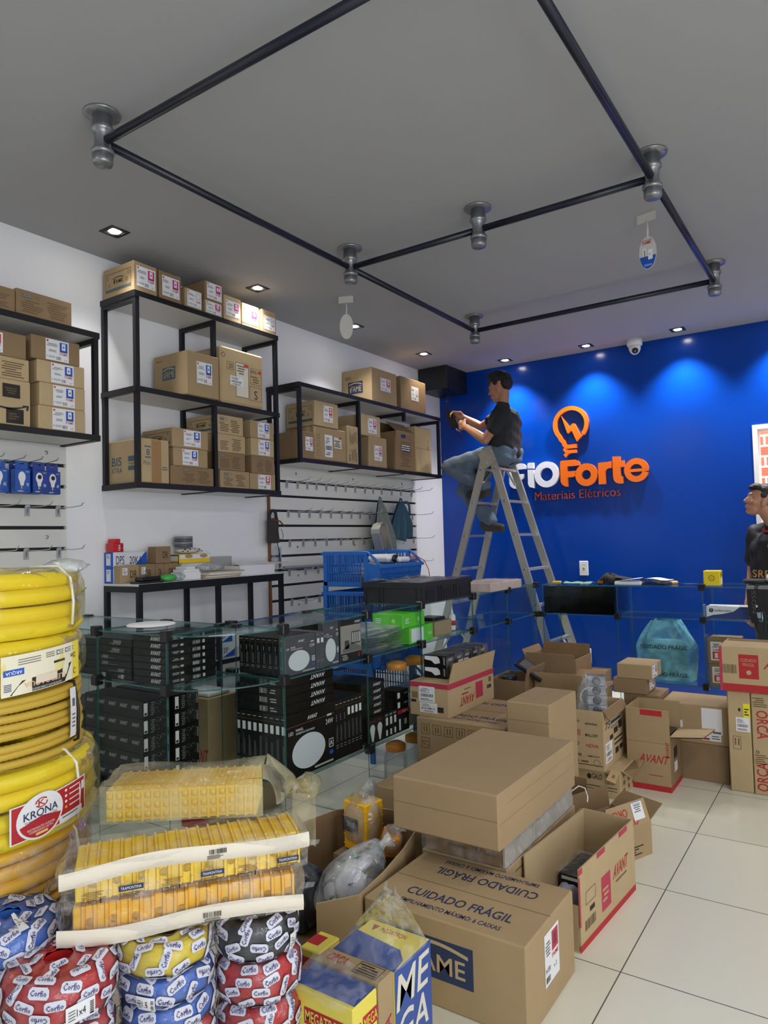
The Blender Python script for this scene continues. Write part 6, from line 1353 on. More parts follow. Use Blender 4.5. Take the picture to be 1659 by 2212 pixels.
TAGW = mat('tag_white', (212, 212, 226), .4); TAGI = mat('tag_navy', (40, 44, 110), .5)
WR = mat('red_wire', (196, 40, 40), .4); WB = mat('blue_wire', (58, 110, 200), .4); WY = mat('yellow_wire', (232, 206, 40), .4); WK = mat('black_wire', (42, 42, 46), .4)
TAGK = TAGW
wire_coil('thick red wire coil in the front, with a white figure four label', -1.452, .868, .395, .113, .102, WR, .3, 11, .03, sticker=(-.5, .04, .055, .035, '1x4'))
wire_coil('red wire coil hidden under the thick front red coil', -1.452, .868, .29, .110, .10, WR, 1.3, 12)
for k, z in enumerate((.0, .10, .195)): wire_coil('%s hidden black wire coil under the thick front red coil' % ['lowest', 'second', 'third'][k], -1.452, .868, z, .108, .094, WK, k, 13+k)
wire_coil('yellow wire coil on top of the middle stack', -1.367, 1.075, .424, .104, .066, WY, 1.9, 21, .05)
wire_coil('upper blue wire coil under the yellow coil, with a one point five label', -1.365, 1.078, .360, .103, .062, WB, .8, 22, sticker=(-1.9, .02, .04, .028, '1.5'))
wire_coil('lower blue wire coil in the middle stack', -1.363, 1.080, .298, .103, .061, WB, 2.7, 23)
wire_coil('red wire coil at the bottom of the picture under the blue coils', -1.367, 1.078, .20, .105, .096, WR, .1, 24)
wire_coil('hidden red wire coil in the middle stack', -1.367, 1.078, .10, .105, .098, WR, 1.1, 25)
wire_coil('hidden black wire coil at the foot of the middle stack', -1.367, 1.078, 0, .105, .098, WK, 2.1, 26)
wire_coil('black wire coil on top of the right stack', -1.252, 1.252, .398, .097, .092, WK, .5, 31, sticker=(-.3, .03, .03, .035, '1x'))
wire_coil('upper red wire coil under the black coil in the right stack', -1.25, 1.255, .300, .100, .096, WR, 1.7, 32)
wire_coil('lower red wire coil in the right stack at the bottom of the picture', -1.252, 1.257, .203, .097, .095, WR, 2.9, 33)
wire_coil('hidden black wire coil in the right stack', -1.252, 1.257, .102, .097, .098, WK, .4, 34)
wire_coil('hidden black wire coil at the foot of the right stack', -1.252, 1.257, 0, .097, .10, WK, 1.4, 35)
wire_coil('large blue wire coil with a long paper strip at the left picture edge', -1.635, .855, .45, .112, .09, WB, .2, 41, .03, sticker=(-.35, .105, .022, .07, ' L'))
for k in range(4): wire_coil('%s hidden black wire coil under the large blue coil' % ['lowest', 'second', 'third', 'fourth'][k], -1.635, .855, .1125*k, .108, .11, WK, k, 42+k)
wire_coil('small black wire coil squeezed between the blue coil and the yellow bundles', -1.655, 1.045, .40, .072, .09, WK, .9, 51, .025)
for k in range(4): wire_coil('%s hidden black coil under the small black coil' % ['lowest', 'second', 'third', 'fourth'][k], -1.655, 1.045, .1*k, .072, .097, WK, k, 52+k, .025)

# ================================================================ bundles of yellow junction boxes
def bundle(label, x, y, z, rz, L, Dp, Hh, n, m, film, band=None, prints=False, seed=0, style=0):
    """x, y: near left corner on the ground; local x runs along the length, local -y faces the camera"""
    t = thing('junction_box_bundle', label, 'junction boxes', (x, y, z), rz, 'bundles of yellow junction boxes'); p = L/n; rnd = random.Random(seed)
    for i in range(n):
        q = MB(); x0 = p*i; j = rnd.uniform(-.003, .003)
        if style == 0:
            q.box(x0, x0+p*.72, .003+j, Dp-.003, .002, Hh-.003, m); q.box(x0+p*.72, x0+p*.995, j, Dp, 0, Hh, m)
            for zz in (.2, .5, .8):
                q.lathe([(.0, .0), (.009, .0), (.009, .0012), (0, .0012)], m, c=(x0+p*.36, .0025+j, Hh*zz), axis=(0, -1, 0), n=10); 
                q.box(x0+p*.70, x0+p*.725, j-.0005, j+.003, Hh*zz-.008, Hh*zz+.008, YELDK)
            for yy in (.2, .5, .8): q.box(x0+p*.2, x0+p*.55, Dp*yy-.012, Dp*yy+.012, Hh-.004, Hh-.0005, m)
        else:
            q.cbox(x0+p*.02, x0+p*.82, .005+j, Dp-.004, .0, Hh*.90+j, m, .003)
            q.box(x0+p*.8, x0+p*.93, .0+j, Dp, .002, Hh*.94, m); q.box(x0+p*.94, x0+p*1.03, .004+j, Dp, .002, Hh*.9, m); q.box(x0+p*.80, x0+p*.92, j-.006, .002+j, Hh*.1, Hh*.25, m)
            q.box(x0+p*.78, x0+p*.94, .02, Dp-.02, Hh*.94, Hh*.985, m)
            if i % 2: q.lathe([(.0, 0), (.010, 0), (.010, .001), (0, .001)], m, c=(x0+p*.45, .006+j, Hh*.45), axis=(0, -1, 0), n=10)
        q.build('junction_box', t)
    if band:
        q = MB(); v0, v1 = band; w = lambda u: .004*math.sin(7*u+seed)
        q.grid(lambda u, v: Vector((-.03+(L+.05)*u, -.009+.003*math.sin(11*u+seed)-.006*math.sin(PI*v), Hh*(v0+(v1-v0)*v)+w(u)*2)), 30, 5, BAND); q.build('paper_band', t)
        if True:
            q = MB(); f = F((L*.56, -.0175, Hh*(v0+.08)), (1, 0, 0), (0, 0, 1), .05, Hh*(v1-v0)*.7); bars(q, f, .1, .5, .8, .45, INK); L_(q, f, .0, .05, 1, .4, 4, INK); q.build('bar_code', t)
    q = MB()
    if film is MILKY:
        sag = lambda u: .03*(max(0, u-.86)/.14)
        q.grid(lambda u, v: Vector((-.012+(L+.03)*u, -.012-.003*math.sin(9*u+3*v), (Hh+.014)*v)), 30, 6, film)
        q.grid(lambda u, v: Vector((-.012+(L+.03)*u, -.012+(Dp+.024)*v, Hh+.014+.022*math.sin(PI*v)*u+.004*math.sin(8*u))), 30, 12, film)
        q.grid(lambda u, v: Vector((L+.018+.085*math.sin(u*PI*.5)*(1-.6*abs(2*v-1)), -.012+(Dp+.02)*v*(1-.25*u)+.06*u*v, (Hh+.014)*(1-.62*u)+.012*math.sin(9*v+4*u)+.02*math.sin(PI*v)*(1-u))), 12, 14, film)
        q.grid(lambda u, v: Vector((-.012-.06*u*(1-.5*v), -.012+(Dp+.02)*v, (Hh+.014)*(1-u)+.006*math.sin(11*v))), 8, 10, film)
        blob(q, (L+.13, Dp*.62, Hh*.42), (.034, .04, .035), film, 16, 10, .22, 91); q.tube([(L+.08, Dp*.5, Hh*.5), (L+.10, Dp*.58, Hh*.45), (L+.13, Dp*.62, Hh*.44)], [.03, .014, .024], film, 10)
        q.grid(lambda u, v: Vector((L+.09+.06*u, Dp*.3-.08*v-.02*u, Hh*.42-.07*v-.03*u*v)), 8, 8, film)
    else:
        q.grid(lambda u, v: Vector((-.02+(L+.035)*u, -.012-.003*math.sin(13*u+seed+4*v), (Hh+.003)*v)), 40, 6, film)
        q.grid(lambda u, v: Vector((-.02+(L+.035)*u, -.012+(Dp+.02)*v, Hh+.003+.003*math.sin(17*u)*math.sin(9*v))), 40, 8, film)
        q.grid(lambda u, v: Vector((L+.015+.02*math.sin(PI*v)*math.sin(PI*u), -.012+(Dp+.02)*u, (Hh+.003)*v)), 8, 8, film); q.grid(lambda u, v: Vector((-.02-.025*math.sin(PI*v)*math.sin(PI*u), -.012+(Dp+.02)*u, (Hh+.003)*v)), 8, 8, film)
        q.poly([(L+.015, -.012, Hh*.75), (L+.05, -.0, Hh*.62), (L+.045, -.0, Hh*.5), (L+.015, -.012, Hh*.55)], film)
    q.build('plastic_wrap', t)
    if prints:
        for i, u in enumerate((.03, .18, .36, .53, .70, .88)):
            q = MB()
            if i in (1, 3, 5):
                f = F((L*u, -.0185, Hh*.24), (1, 0, 0), (0, 0, 1), .052, .012); rc(q, f, 0, 0, 1, 1, NAVY); tx(q, f, 'TRAMONTINA', .08, .25, .84, .5, PAPER); L_(q, F((L*u, -.0185, Hh*.03), (1, 0, 0), (0, 0, 1), .05, Hh*.18), 0, 0, 1, 1, 4, INKB)
            else:
                f = F((L*u, -.0185, Hh*.04), (1, 0, 0), (0, 0, 1), .05, Hh*.34); L_(q, f, 0, .4, 1, .6, 5, INKB); frame(q, f, 0, .0, .3, .3, .001, INK); frame(q, f, .36, .0, .25, .3, .001, INK); rc(q, f, .74, 0, .06, .36, INK)
            q.build('printed_film', t)
    return t
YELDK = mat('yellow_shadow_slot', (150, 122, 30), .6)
BAND = mat('cream_paper_band', (228, 218, 200), .55, nz=.03, bump=.15, scale=12)
bundle('lowest wrapped bundle of yellow junction boxes lying on the wire coils', -1.462, .905, .502, math.radians(49.5), .485, .15, .082, 20, YELBD, WRAP, band=(-.02, .42), seed=3, style=1)
bundle('middle wrapped bundle of yellow junction boxes with printed film and a white band', -1.452, .905, .586, math.radians(54), .50, .145, .080, 20, YELB, WRAP, band=(.58, 1.02), prints=True, seed=5, style=1)
bundle('topmost bundle of yellow junction boxes in a milky plastic bag', -1.60, 1.085, .672, math.radians(38.5), .372, .155, .078, 16, YELB, MILKY, seed=7)
# ================================================================ sign on the blue wall
ORG = mat('orange_acrylic', (238, 112, 26), .3); ORGD = mat('thin_orange_lettering', (206, 84, 40), .4); WAC = mat('white_acrylic', (226, 228, 240), .3)
t = thing('wall_sign', 'orange and white shop sign with a lightbulb emblem on the blue wall', 'sign', (0, 6.212, 0))
SFc = F((0, 0, 0), (1, 0, 0), (0, 0, 1), 1, 1); SD = .032
def poly(pts, m, nm): q = MB(); q.prism(pts, SFc, SD, m); return q
def arcring(c, R, r, a0=0, a1=360, n=44, ex=1):
    P = []
    full = abs(a1-a0) >= 360
    q = MB(); vv = []
    for i in range(n+1):
        a = math.radians(a0+(a1-a0)*i/n)
        for rr in (R, r):
            for d in (0, SD): vv.append(SFc.p(c[0]+rr*ex*math.cos(a), c[1]+rr*math.sin(a), d))
    return vv, n
def addring(q, c, R, r, m, a0=0, a1=360, n=44, ex=1):
    vv, n = arcring(c, R, r, a0, a1, n, ex); ff = []
    for i in range(n):
        a = i*4; b = a+4; ff += [(a+1, b+1, b+3, a+3), (a, b, b+1, a+1), (a+3, b+3, b+2, a+2), (a, a+2, b+2, b)]
    if abs(a1-a0) < 360: ff += [(0, 1, 3, 2), (n*4, n*4+2, n*4+3, n*4+1)]
    q.mesh(vv, ff, m)
def stroke(q, pts, w, m, d=SD):
    n = len(pts); L = []; R_ = []
    ws = w if isinstance(w, list) else [w]*n
    for i, p in enumerate(pts):
        a = Vector(pts[max(0, i-1)]); b = Vector(pts[min(n-1, i+1)]); t_ = (b-a).normalized(); nrm = Vector((-t_.y, t_.x)); h_ = ws[i]/2
        L.append(Vector(p)+nrm*h_); R_.append(Vector(p)-nrm*h_)
    vv = []
    for l, r in zip(L, R_):
        for p in (l, r):
            for k in (0, d): vv.append(SFc.p(p.x, p.y, k))
    ff = []
    for i in range(n-1): a = i*4; b = a+4; ff += [(a+1, a+3, b+3, b+1), (a, a+1, b+1, b), (a+2, b+2, b+3, a+3), (a, b, b+2, a+2)]
    ff += [(0, 2, 3, 1), ((n-1)*4, (n-1)*4+1, (n-1)*4+3, (n-1)*4+2)]
    q.mesh(vv, ff, m)
def Fshape(x0, x1, zt, zb, m):
    s = .066; q = MB(); q.prism([(x0, zb+.05), (x0+.012, zb+.024), (x0+.04, zb+.004), (x0+s, zb), (x0+s, zt-.155), (x0+s+.05, zt-.155), (x0+s+.07, zt-.145), (x0+s+.078, zt-.125), (x0+s+.078, zt-.101), (x0+s, zt-.101), (x0+s, zt-.056), (x1, zt-.056), (x1-.004, zt-.03), (x1-.02, zt-.01), (x1-.045, zt), (x0+.012, zt), (x0, zt-.012)], SFc, SD, m); q.build('letter', t, recalc=True)
Fshape(-2.75, -2.578, 2.047, 1.812, WAC)
q = MB(); q.prism([(-2.563, 1.85), (-2.55, 1.82), (-2.504, 1.806), (-2.504, 1.978), (-2.563, 1.982)], SFc, SD, WAC); q.prism([(-2.563, 1.993), (-2.504, 1.989), (-2.504, 2.044), (-2.553, 2.046), (-2.563, 2.036)], SFc, SD, WAC); q.build('letter', t, recalc=True)
q = MB(); addring(q, (-2.3815, 1.925), .119, .062, WAC, ex=.98); q.build('letter', t, recalc=True)
Fshape(-2.249, -2.067, 2.038, 1.799, ORG)
q = MB(); addring(q, (-2.013, 1.895), .101, .042, ORG, ex=.98); q.build('letter', t, recalc=True)
q = MB(); q.prism([(-1.905, 1.801), (-1.844, 1.801), (-1.844, 1.905), (-1.838, 1.924), (-1.82, 1.936), (-1.788, 1.938), (-1.788, 1.996), (-1.815, 1.995), (-1.835, 1.984), (-1.838, 1.993), (-1.905, 1.991)], SFc, SD, ORG); q.build('letter', t, recalc=True)
q = MB(); q.prism([(-1.778, 1.86), (-1.772, 1.828), (-1.755, 1.806), (-1.725, 1.796), (-1.693, 1.796), (-1.693, 1.857), (-1.705, 1.858), (-1.712, 1.866), (-1.712, 1.937), (-1.680, 1.939), (-1.680, 1.995), (-1.712, 1.995), (-1.712, 2.032), (-1.778, 2.036)], SFc, SD, ORG); q.build('letter', t, recalc=True)
q = MB(); addring(q, (-1.5805, 1.903), .102, .052, ORG, 2, 346, 44); q.prism([(-1.632, 1.888), (-1.482, 1.889), (-1.4795, 1.914), (-1.632, 1.914)], SFc, SD*.985, ORG); q.build('letter', t, recalc=True)
q = MB(); C0 = (-2.14, 2.36); R0 = .146
P = [(C0[0]+R0*math.cos(math.radians(a)), C0[1]+R0*math.sin(math.radians(a))) for a in range(-42, 226, 6)]+[(-2.232, 2.228), (-2.210, 2.205), (-2.203, 2.180), (-2.190, 2.164), (-2.165, 2.159), (-2.090, 2.160)]
stroke(q, P, .036, ORG); q.build('bulb_outline', t, recalc=True)
q = MB(); stroke(q, [(-2.090, 2.160), (-2.165, 2.157), (-2.192, 2.150), (-2.203, 2.136), (-2.190, 2.120), (-2.160, 2.114), (-2.092, 2.113)], .030, ORG, SD*.98); stroke(q, [(-2.15, 2.112), (-2.175, 2.105), (-2.195, 2.086), (-2.206, 2.078)], .030, ORG, SD*.96); q.build('bulb_base', t, recalc=True)
q = MB(); q.prism([(-2.223, 2.446), (-2.152, 2.337), (-2.118, 2.366), (-2.106, 2.364), (-2.098, 2.352), (-2.050, 2.250), (-2.026, 2.272), (-2.018, 2.262), (-2.088, 2.199), (-2.131, 2.304), (-2.164, 2.278), (-2.172, 2.284)], SFc, SD*.97, ORG); q.build('bolt', t, recalc=True)
q = MB(); vv, ff, _ = glyphs('Materiais Elétricos', -.014, 4); n0 = len(vv)
pt = lambda x, y, d: SFc.p(-2.508+.782*x, 1.692+.075*y+.0*x, d)
q.mesh([pt(x, y, .014) for x, y in vv], ff, ORGD)
from collections import Counter
ec = Counter(tuple(sorted((f[i], f[(i+1) % len(f)]))) for f in ff for i in range(len(f)))
for (a, b), c in ec.items():
    if c == 1: q.poly([pt(*vv[a], 0), pt(*vv[b], 0), pt(*vv[b], .014), pt(*vv[a], .014)], ORGD)
q.build('tagline', t)
def outlet(label, x, z, w, h, sock):
    t = thing('wall_outlet', label, 'outlet', (x, YB, z)); q = MB(); q.cbox(-w/2, w/2, -.009, -.0005, -h/2, h/2, WHITE, .003); q.build('cover_plate', t)
    if sock: q = MB(); q.lathe([(.013, 0), (.013, .002), (.011, .003), (0, .0015)], mat('socket_grey', (150, 156, 172), .4), c=(0, -.0092, -.002), axis=(0, -1, 0), n=6); q.box(-.012, .012, -.0098, -.0091, .03, .032, GREYL); q.build('socket', t)
outlet('white single socket plate at waist height on the blue wall behind the back counter', -2.076, 1.065, .080, .128, True)
outlet('white plate low on the blue wall behind the ladder foot', -2.075, .29, .075, .13, False)

# ================================================================ step ladder
t = thing('step_ladder', 'tall aluminium double step ladder standing behind the glass counters', 'ladder', (0, 0, 0))
xr = lambda z: -2.584+(1.952-z)*.285
xl = lambda z: -2.70-(2.0-z)*.300
yn = lambda z: 5.535-.035*(2.1-z)/2.1
yf = lambda z: 5.92+.16*(2.1-z)/2.1
for xf_, sgn in ((xr, 1), (xl, -1)):
    for yf_ in (yn, yf):
        q = MB(); q.bar((xf_(.02), yf_(.02), .02), (xf_(2.06), yf_(2.06), 2.06), .026, .062, ALU, (1, 0, 0)); q.build('side_rail', t)
        q = MB(); q.bar((xf_(0), yf_(0), 0), (xf_(.045), yf_(.045), .045), .032, .070, BLKP, (1, 0, 0)); q.build('rubber_foot', t)
    zs_ = (1.952, 1.667, 1.378, 1.086, .79, .489, .19)
    for z in zs_:
        q = MB(); q.bar((xf_(z), yn(z), z), (xf_(z), yf(z), z), .042, .022, ALU); q.build('step', t)
    for z in zs_:
        q = MB()
        for yy, s in ((yn(z)-.0135, -1),): q.lathe([(.007, 0), (.013, .0), (.013, .003), (.007, .003)], CHROME, c=(xf_(z), yy, z), axis=(0, -1, 0), n=14); q.lathe([(.007, .001), (0, .001)], GROOVE, c=(xf_(z), yy, z), axis=(0, -1, 0), n=10)
        q.build('rivet_ring', t)
    for z in (1.952, .489):
        for a, b in ((yn, .16), (yf, -.16)): q = MB(); q.bar((xf_(z-.02), a(z)+math.copysign(.012, b), z-.13), (xf_(z), a(z)+b, z-.012), .02, .004, ALU); q.build('step_brace', t)
for yf_, s in ((yn, -1), (yf, 1)):
    q = MB(); y = yf_(2.1)+s*.015; PL = [(-2.735, 2.085), (-2.700, 1.955), (-2.655, 1.96), (-2.575, 2.02), (-2.585, 2.075), (-2.615, 2.145), (-2.640, 2.15)]
    q.prism(PL, F((0, y, 0), (1, 0, 0), (0, 0, 1), 1, 1), .006, ALU)
    for x, z in ((-2.615, 2.11), (-2.60, 2.04), (-2.66, 2.06), (-2.66, 2.0)): q.lathe([(.008, .006), (.008, .009), (0, .010)], CHROME, c=(x, y, z), axis=(0, -1, 0), n=10)
    q.build('hinge_plate', t, recalc=True)
q = MB(); q.box(-2.72, -2.565, yn(2.1)+.02, yf(2.1)-.02, 2.045, 2.062, ALU); q.build('top_step', t)

# ================================================================ people
def capsule(mb, a, b, ra, rb, m, n=14):
    a, b = Vector(a), Vector(b); d = b-a; L = d.length; ax = d.normalized() if L > 1e-6 else Vector((0, 0, 1))
    pr = [(ra*math.sin(k*PI/8), -ra*math.cos(k*PI/8)) for k in range(5)]+[(rb*math.cos(k*PI/8), L+rb*math.sin(k*PI/8)) for k in range(5)]
    pr[0] = (0, pr[0][1]); pr[-1] = (0, pr[-1][1]); mb.lathe(pr, m, a, n, ax)
def ell(mb, c, r, m, tilt=(0, 0, 0), n=18):
    from mathutils import Euler
    M_ = Euler(tilt).to_matrix(); c = Vector(c); vv = []; ff = []; k = 10
    for i in range(k+1):
        for j in range(n): a, b = PI*i/k, 2*PI*j/n; vv.append(c+M_@Vector((r[0]*math.sin(a)*math.cos(b), r[1]*math.sin(a)*math.sin(b), -r[2]*math.cos(a))))
    for i in range(k):
        for j in range(n): ff.append((i*n+j, i*n+(j+1) % n, (i+1)*n+(j+1) % n, (i+1)*n+j))
    mb.mesh(vv, ff, m, True)
def fused(mb, name, m, parent, voxel, smooth=4, post=None):
    """melt overlapping volumes into one continuous skin"""
    o = mb.build('tmp'); b = bmesh.new(); b.from_mesh(o.data); bmesh.ops.remove_doubles(b, verts=b.verts, dist=1e-6); bmesh.ops.recalc_face_normals(b, faces=b.faces); b.to_mesh(o.data); b.free()
    r = o.modifiers.new('r', 'REMESH'); r.mode = 'VOXEL'; r.voxel_size = voxel; r.use_smooth_shade = True
    s = o.modifiers.new('s', 'SMOOTH'); s.factor = .5; s.iterations = smooth
    dg = bpy.context.evaluated_depsgraph_get(); dg.update(); me = D.meshes.new_from_object(o.evaluated_get(dg)); me.name = name
    D.objects.remove(o); me.materials.clear(); me.materials.append(m); me.polygons.foreach_set('use_smooth', [True]*len(me.polygons))
    if post:
        for v in me.vertices: v.co = post(v.co.copy())
    ob = D.objects.new(name, me); COL.objects.link(ob); ob.parent = parent
    return ob
def hand(mb, wrist, d, nrm, m, curl, side, spread=.0, thumb=.6):
    """palm, four bent fingers of unequal length and a thumb leaving the side of the palm; nrm = palm facing"""
    w = Vector(wrist); d = Vector(d).normalized(); nrm = Vector(nrm); nrm = (nrm-d*nrm.dot(d)).normalized(); lat = d.cross(nrm)*side
    capsule(mb, w-d*.02, w+d*.02, .027, .026, m)
    for i, (o_, L) in enumerate(((-.029, .86), (-.010, 1.0), (.010, .96), (.029, .76))):
        k = w+d*(.088-.004*abs(i-1))+lat*o_; capsule(mb, w+d*.012+lat*o_*.6, k, .016, .0125, m, 10)
        p = k; ang = 0
        for j, (s, r0_, r1_) in enumerate(((.040, .0105, .0098), (.026, .0098, .0090), (.020, .009, .0078))):
            ang += curl[j] if not isinstance(curl[0], (tuple, list)) else curl[i][j]
            v = d*math.cos(ang)+nrm*math.sin(ang)+lat*(o_*spread); e = p+v.normalized()*s*L; capsule(mb, p, e, r0_, r1_, m, 10); p = e
    b = w+d*.025-lat*.022; e = b+(d*.55-lat*.55+nrm*.5).normalized()*.042; capsule(mb, b, e, .0155, .0125, m, 10)
    e2 = e+(d*.9-lat*.1+nrm*thumb).normalized()*.030; capsule(mb, e, e2, .0122, .0105, m, 10); e3 = e2+(d+nrm*thumb*1.2).normalized()*.022; capsule(mb, e2, e3, .0105, .0088, m, 10)
class HeadF:
    """local head frame: x forward, y left, z up, origin at the ear line"""
    def __init__(s, c, yaw, pitch):
        from mathutils import Euler
        s.c = Vector(c); s.e = (0, -pitch, yaw); s.M = Euler(s.e).to_matrix()
    def p(s, x, y, z): return s.c+s.M@Vector((x, y, z))
def head(mb, hf, m, k=1.0):
    E_ = lambda x, y, z, a, b, c, tl=None: ell(mb, hf.p(x*k, y*k, z*k), (a*k, b*k, c*k), m, hf.e)
    E_(-.012, 0, .050, .098, .076, .088); E_(.020, 0, .012, .078, .070, .085)      # cranium, face block
    E_(.040, 0, -.052, .050, .052, .052); E_(.068, 0, -.082, .023, .026, .020)     # jaw, chin
    E_(.080, 0, .048, .018, .052, .016)                                            # brow
    capsule(mb, hf.p(.088*k, 0, .032*k), hf.p(.110*k, 0, -.006*k), .0095*k, .0125*k, m); 
    for s in (1, -1):
        E_(.096, s*.012, -.014, .010, .009, .008); E_(.056, s*.044, -.008, .026, .022, .020)     # nostril wing, cheek
        E_(-.006, s*.076, -.004, .019, .009, .032); E_(.002, s*.077, -.026, .010, .008, .012)     # ear and lobe
    E_(.091, 0, -.040, .014, .026, .0075); E_(.088, 0, -.054, .013, .022, .008)      # lips
def eyes(hf, parent, k=1.0):
    q = MB()
    for s in (1, -1): ell(q, hf.p(.0755*k, s*.031*k, .022*k), (.012, .012, .008), mat('eye_white', (222, 216, 208), .3)); ell(q, hf.p(.0835*k, s*.032*k, .022*k), (.0050, .006, .0065), INK)
    for s in (1, -1):
        for j in range(4): capsule(q, hf.p((.094-.004*j)*k, s*(.014+.010*j)*k, (.047+.002*(j if j < 3 else 1))*k), hf.p((.090-.005*j)*k, s*(.024+.010*j)*k, (.049)*k), .0038, .0032, mat('dark_brow', (30, 24, 22), .8), 8)
    q.build('eyes', parent)
SKIN = mat('tan_skin', (176, 124, 96), .5, nz=.05, scale=12); SKIN2 = mat('brown_skin', (176, 126, 102), .5, nz=.05, scale=12)
HAIR = mat('black_hair', (16, 14, 14), .55, bump=.6, scale=70); TSH = mat('charcoal_cotton', (38, 40, 46), .9, nz=.08, bump=.2, scale=40)
DEN = mat('washed_denim', (92, 108, 128), .85, nz=.22, bump=.25, scale=18); SHOE = mat('dusty_shoe', (66, 62, 60), .8, nz=.2, bump=.3, scale=30)

# ---- man sitting on the ladder, facing the left wall
t = thing('person', 'person in charcoal t-shirt and jeans sitting on the ladder holding a black device', 'person', (-2.6, 5.72, 2.06)); O = Vector(t.location)
def S(x, z, y=5.72):                                  # side-view joint moved to its own depth
    k = y/5.72; return Vector((x*k, y, 1.36+(z-1.36)*k))-O
YL, YR = 5.575, 5.865                                 # near (left) and far (right) side
pel = S(-2.575, 2.135); ch = S(-2.580, 2.36); nk = S(-2.585, 2.505)
shL, shR = S(-2.575, 2.45, 5.555), S(-2.575, 2.45, 5.885)
elL, wrL = S(-2.765, 2.235, 5.52), S(-2.955, 2.372, 5.60)
elR, wrR = S(-2.80, 2.355, 5.90), S(-2.975, 2.462, 5.80)
hpL, hpR = S(-2.61, 2.10, 5.63), S(-2.61, 2.10, 5.81)
knL, anL = S(-3.135, 2.020, 5.62), S(-2.80, 1.83, 5.64)
knR, anR = S(-2.985, 1.805, 5.79), S(-2.765, 1.53, 5.78)
hf = HeadF(S(-2.600, 2.665), PI, -.20)
q = MB(); head(q, hf, SKIN); capsule(q, nk-Vector((0, 0, .03)), hf.p(-.025, 0, -.03), .052, .049, SKIN)
for a, b, ra, rb in ((pel, ch, .085, .085), (ch, nk, .08, .05), (shL, elL, .046, .041), (elL, elL*.62+wrL*.38, .043, .041), (elL*.62+wrL*.38, wrL, .041, .027), (shR, elR, .046, .040), (elR, elR*.62+wrR*.38, .042, .040), (elR*.62+wrR*.38, wrR, .040, .027), (hpL, knL, .07, .05), (knL, anL, .048, .035), (hpR, knR, .07, .05), (knR, anR, .048, .035)): capsule(q, a, b, ra, rb, SKIN)
hand(q, wrL, (S(-3.07, 2.415, 5.66)-wrL), (-.2, .85, .3), SKIN, (.55, .7, .5), 1, thumb=.9)
hand(q, wrR, (S(-3.07, 2.50, 5.74)-wrR), (-.2, -.85, -.1), SKIN, (.5, .65, .5), -1, thumb=.9)
fused(q, 'body', SKIN, t, .0065, 3)
eyes(hf, t)
q = MB(); E_ = lambda x, y, z, a, b, c: ell(q, hf.p(x, y, z), (a, b, c), HAIR, hf.e)
E_(-.022, 0, .082, .099, .079, .072); E_(-.060, 0, .040, .062, .074, .070); E_(.045, 0, .118, .050, .062, .032); E_(.005, 0, .140, .075, .062, .034)
for i in range(26):
    a = random.uniform(-.9, .9); x = random.uniform(-.07, .085); capsule(q, hf.p(x, .05*a, .13), hf.p(x+.018, .062*a, .165+random.uniform(-.012, .014)), .010, .004, HAIR, 8)
for s in (1, -1): E_(.006, s*.071, .056, .026, .010, .024)
fused(q, 'hair', HAIR, t, .005, 2)
q = MB()
for a, b, ra, rb in ((pel+Vector((.01, 0, -.02)), ch+Vector((.012, 0, .02)), .132, .128), (pel+Vector((.0, .05, -.01)), ch+Vector((.012, .06, .02)), .128, .122), (pel+Vector((0, -.05, -.01)), ch+Vector((.012, -.06, .02)), .128, .122), (ch+Vector((.02, .085, .02)), shR, .105, .062), (ch+Vector((.02, -.085, .02)), shL, .105, .062), (ch, nk, .12, .066), (shL, shL*.42+elL*.58, .066, .060), (shR, shR*.42+elR*.58, .066, .060), (nk+Vector((.0, .04, -.02)), shR, .06, .06), (nk+Vector((0, -.04, -.02)), shL, .06, .06)): capsule(q, a, b, ra, rb, TSH)
def folds(c): return c+Vector((.004*math.sin(c.z*60+c.y*25), .004*math.sin(c.z*48+c.x*40), 0))
fused(q, 'tshirt', TSH, t, .009, 6, folds)
q = MB(); 
P = [nk+Vector((-.052, -.045, -.03)), nk+Vector((-.095, -.06, -.10)), nk+Vector((-.118, -.05, -.17)), nk+Vector((-.125, -.04, -.20))]
q.tube(P, .0045, mat('pale_lanyard', (176, 178, 182), .7), 6); q.build('lanyard', t)
q = MB()
for a, b, ra, rb in ((pel+Vector((.01, .06, -.04)), hpR, .125, .105), (pel+Vector((.01, -.06, -.04)), hpL, .125, .105), (hpL, knL, .105, .076), (knL, knL*.4+anL*.6, .076, .072), (knL*.4+anL*.6, anL+Vector((.015, 0, -.005)), .072, .062), (hpR, knR, .105, .076), (knR, knR*.4+anR*.6, .076, .072), (knR*.4+anR*.6, anR+Vector((.02, 0, -.01)), .072, .068), (hpL, hpR, .10, .10)): capsule(q, a, b, ra, rb, DEN)
fused(q, 'jeans', DEN, t, .009, 5, lambda c: c+Vector((.005*math.sin(c.z*70+c.x*30), .004*math.sin(c.x*55), .005*math.sin(c.x*42+c.z*25))))
for an, d, zz in ((anL, Vector((-.10, -.03, -.04)), 0), (anR, Vector((.10, -.02, -.055)), 0)):
    q = MB(); h_ = an+Vector((.035, 0, -.03)); to = an+Vector((-.13, 0, -.075)) if an is anL else an+Vector((.135, -.01, -.085)); h_ = an+Vector((.03 if an is anL else -.03, 0, -.06))
    capsule(q, h_, to, .045, .036, SHOE); capsule(q, an, h_, .048, .045, SHOE); capsule(q, h_+Vector((0, 0, -.02)), to+Vector((0, 0, -.012)), .036, .034, SHOE)
    fused(q, 'shoe', SHOE, t, .007, 3)
t2 = thing('handheld_device', 'black handheld device with short dangling wires held by the person on the ladder', 'device', (-3.075, 5.70, 2.44))
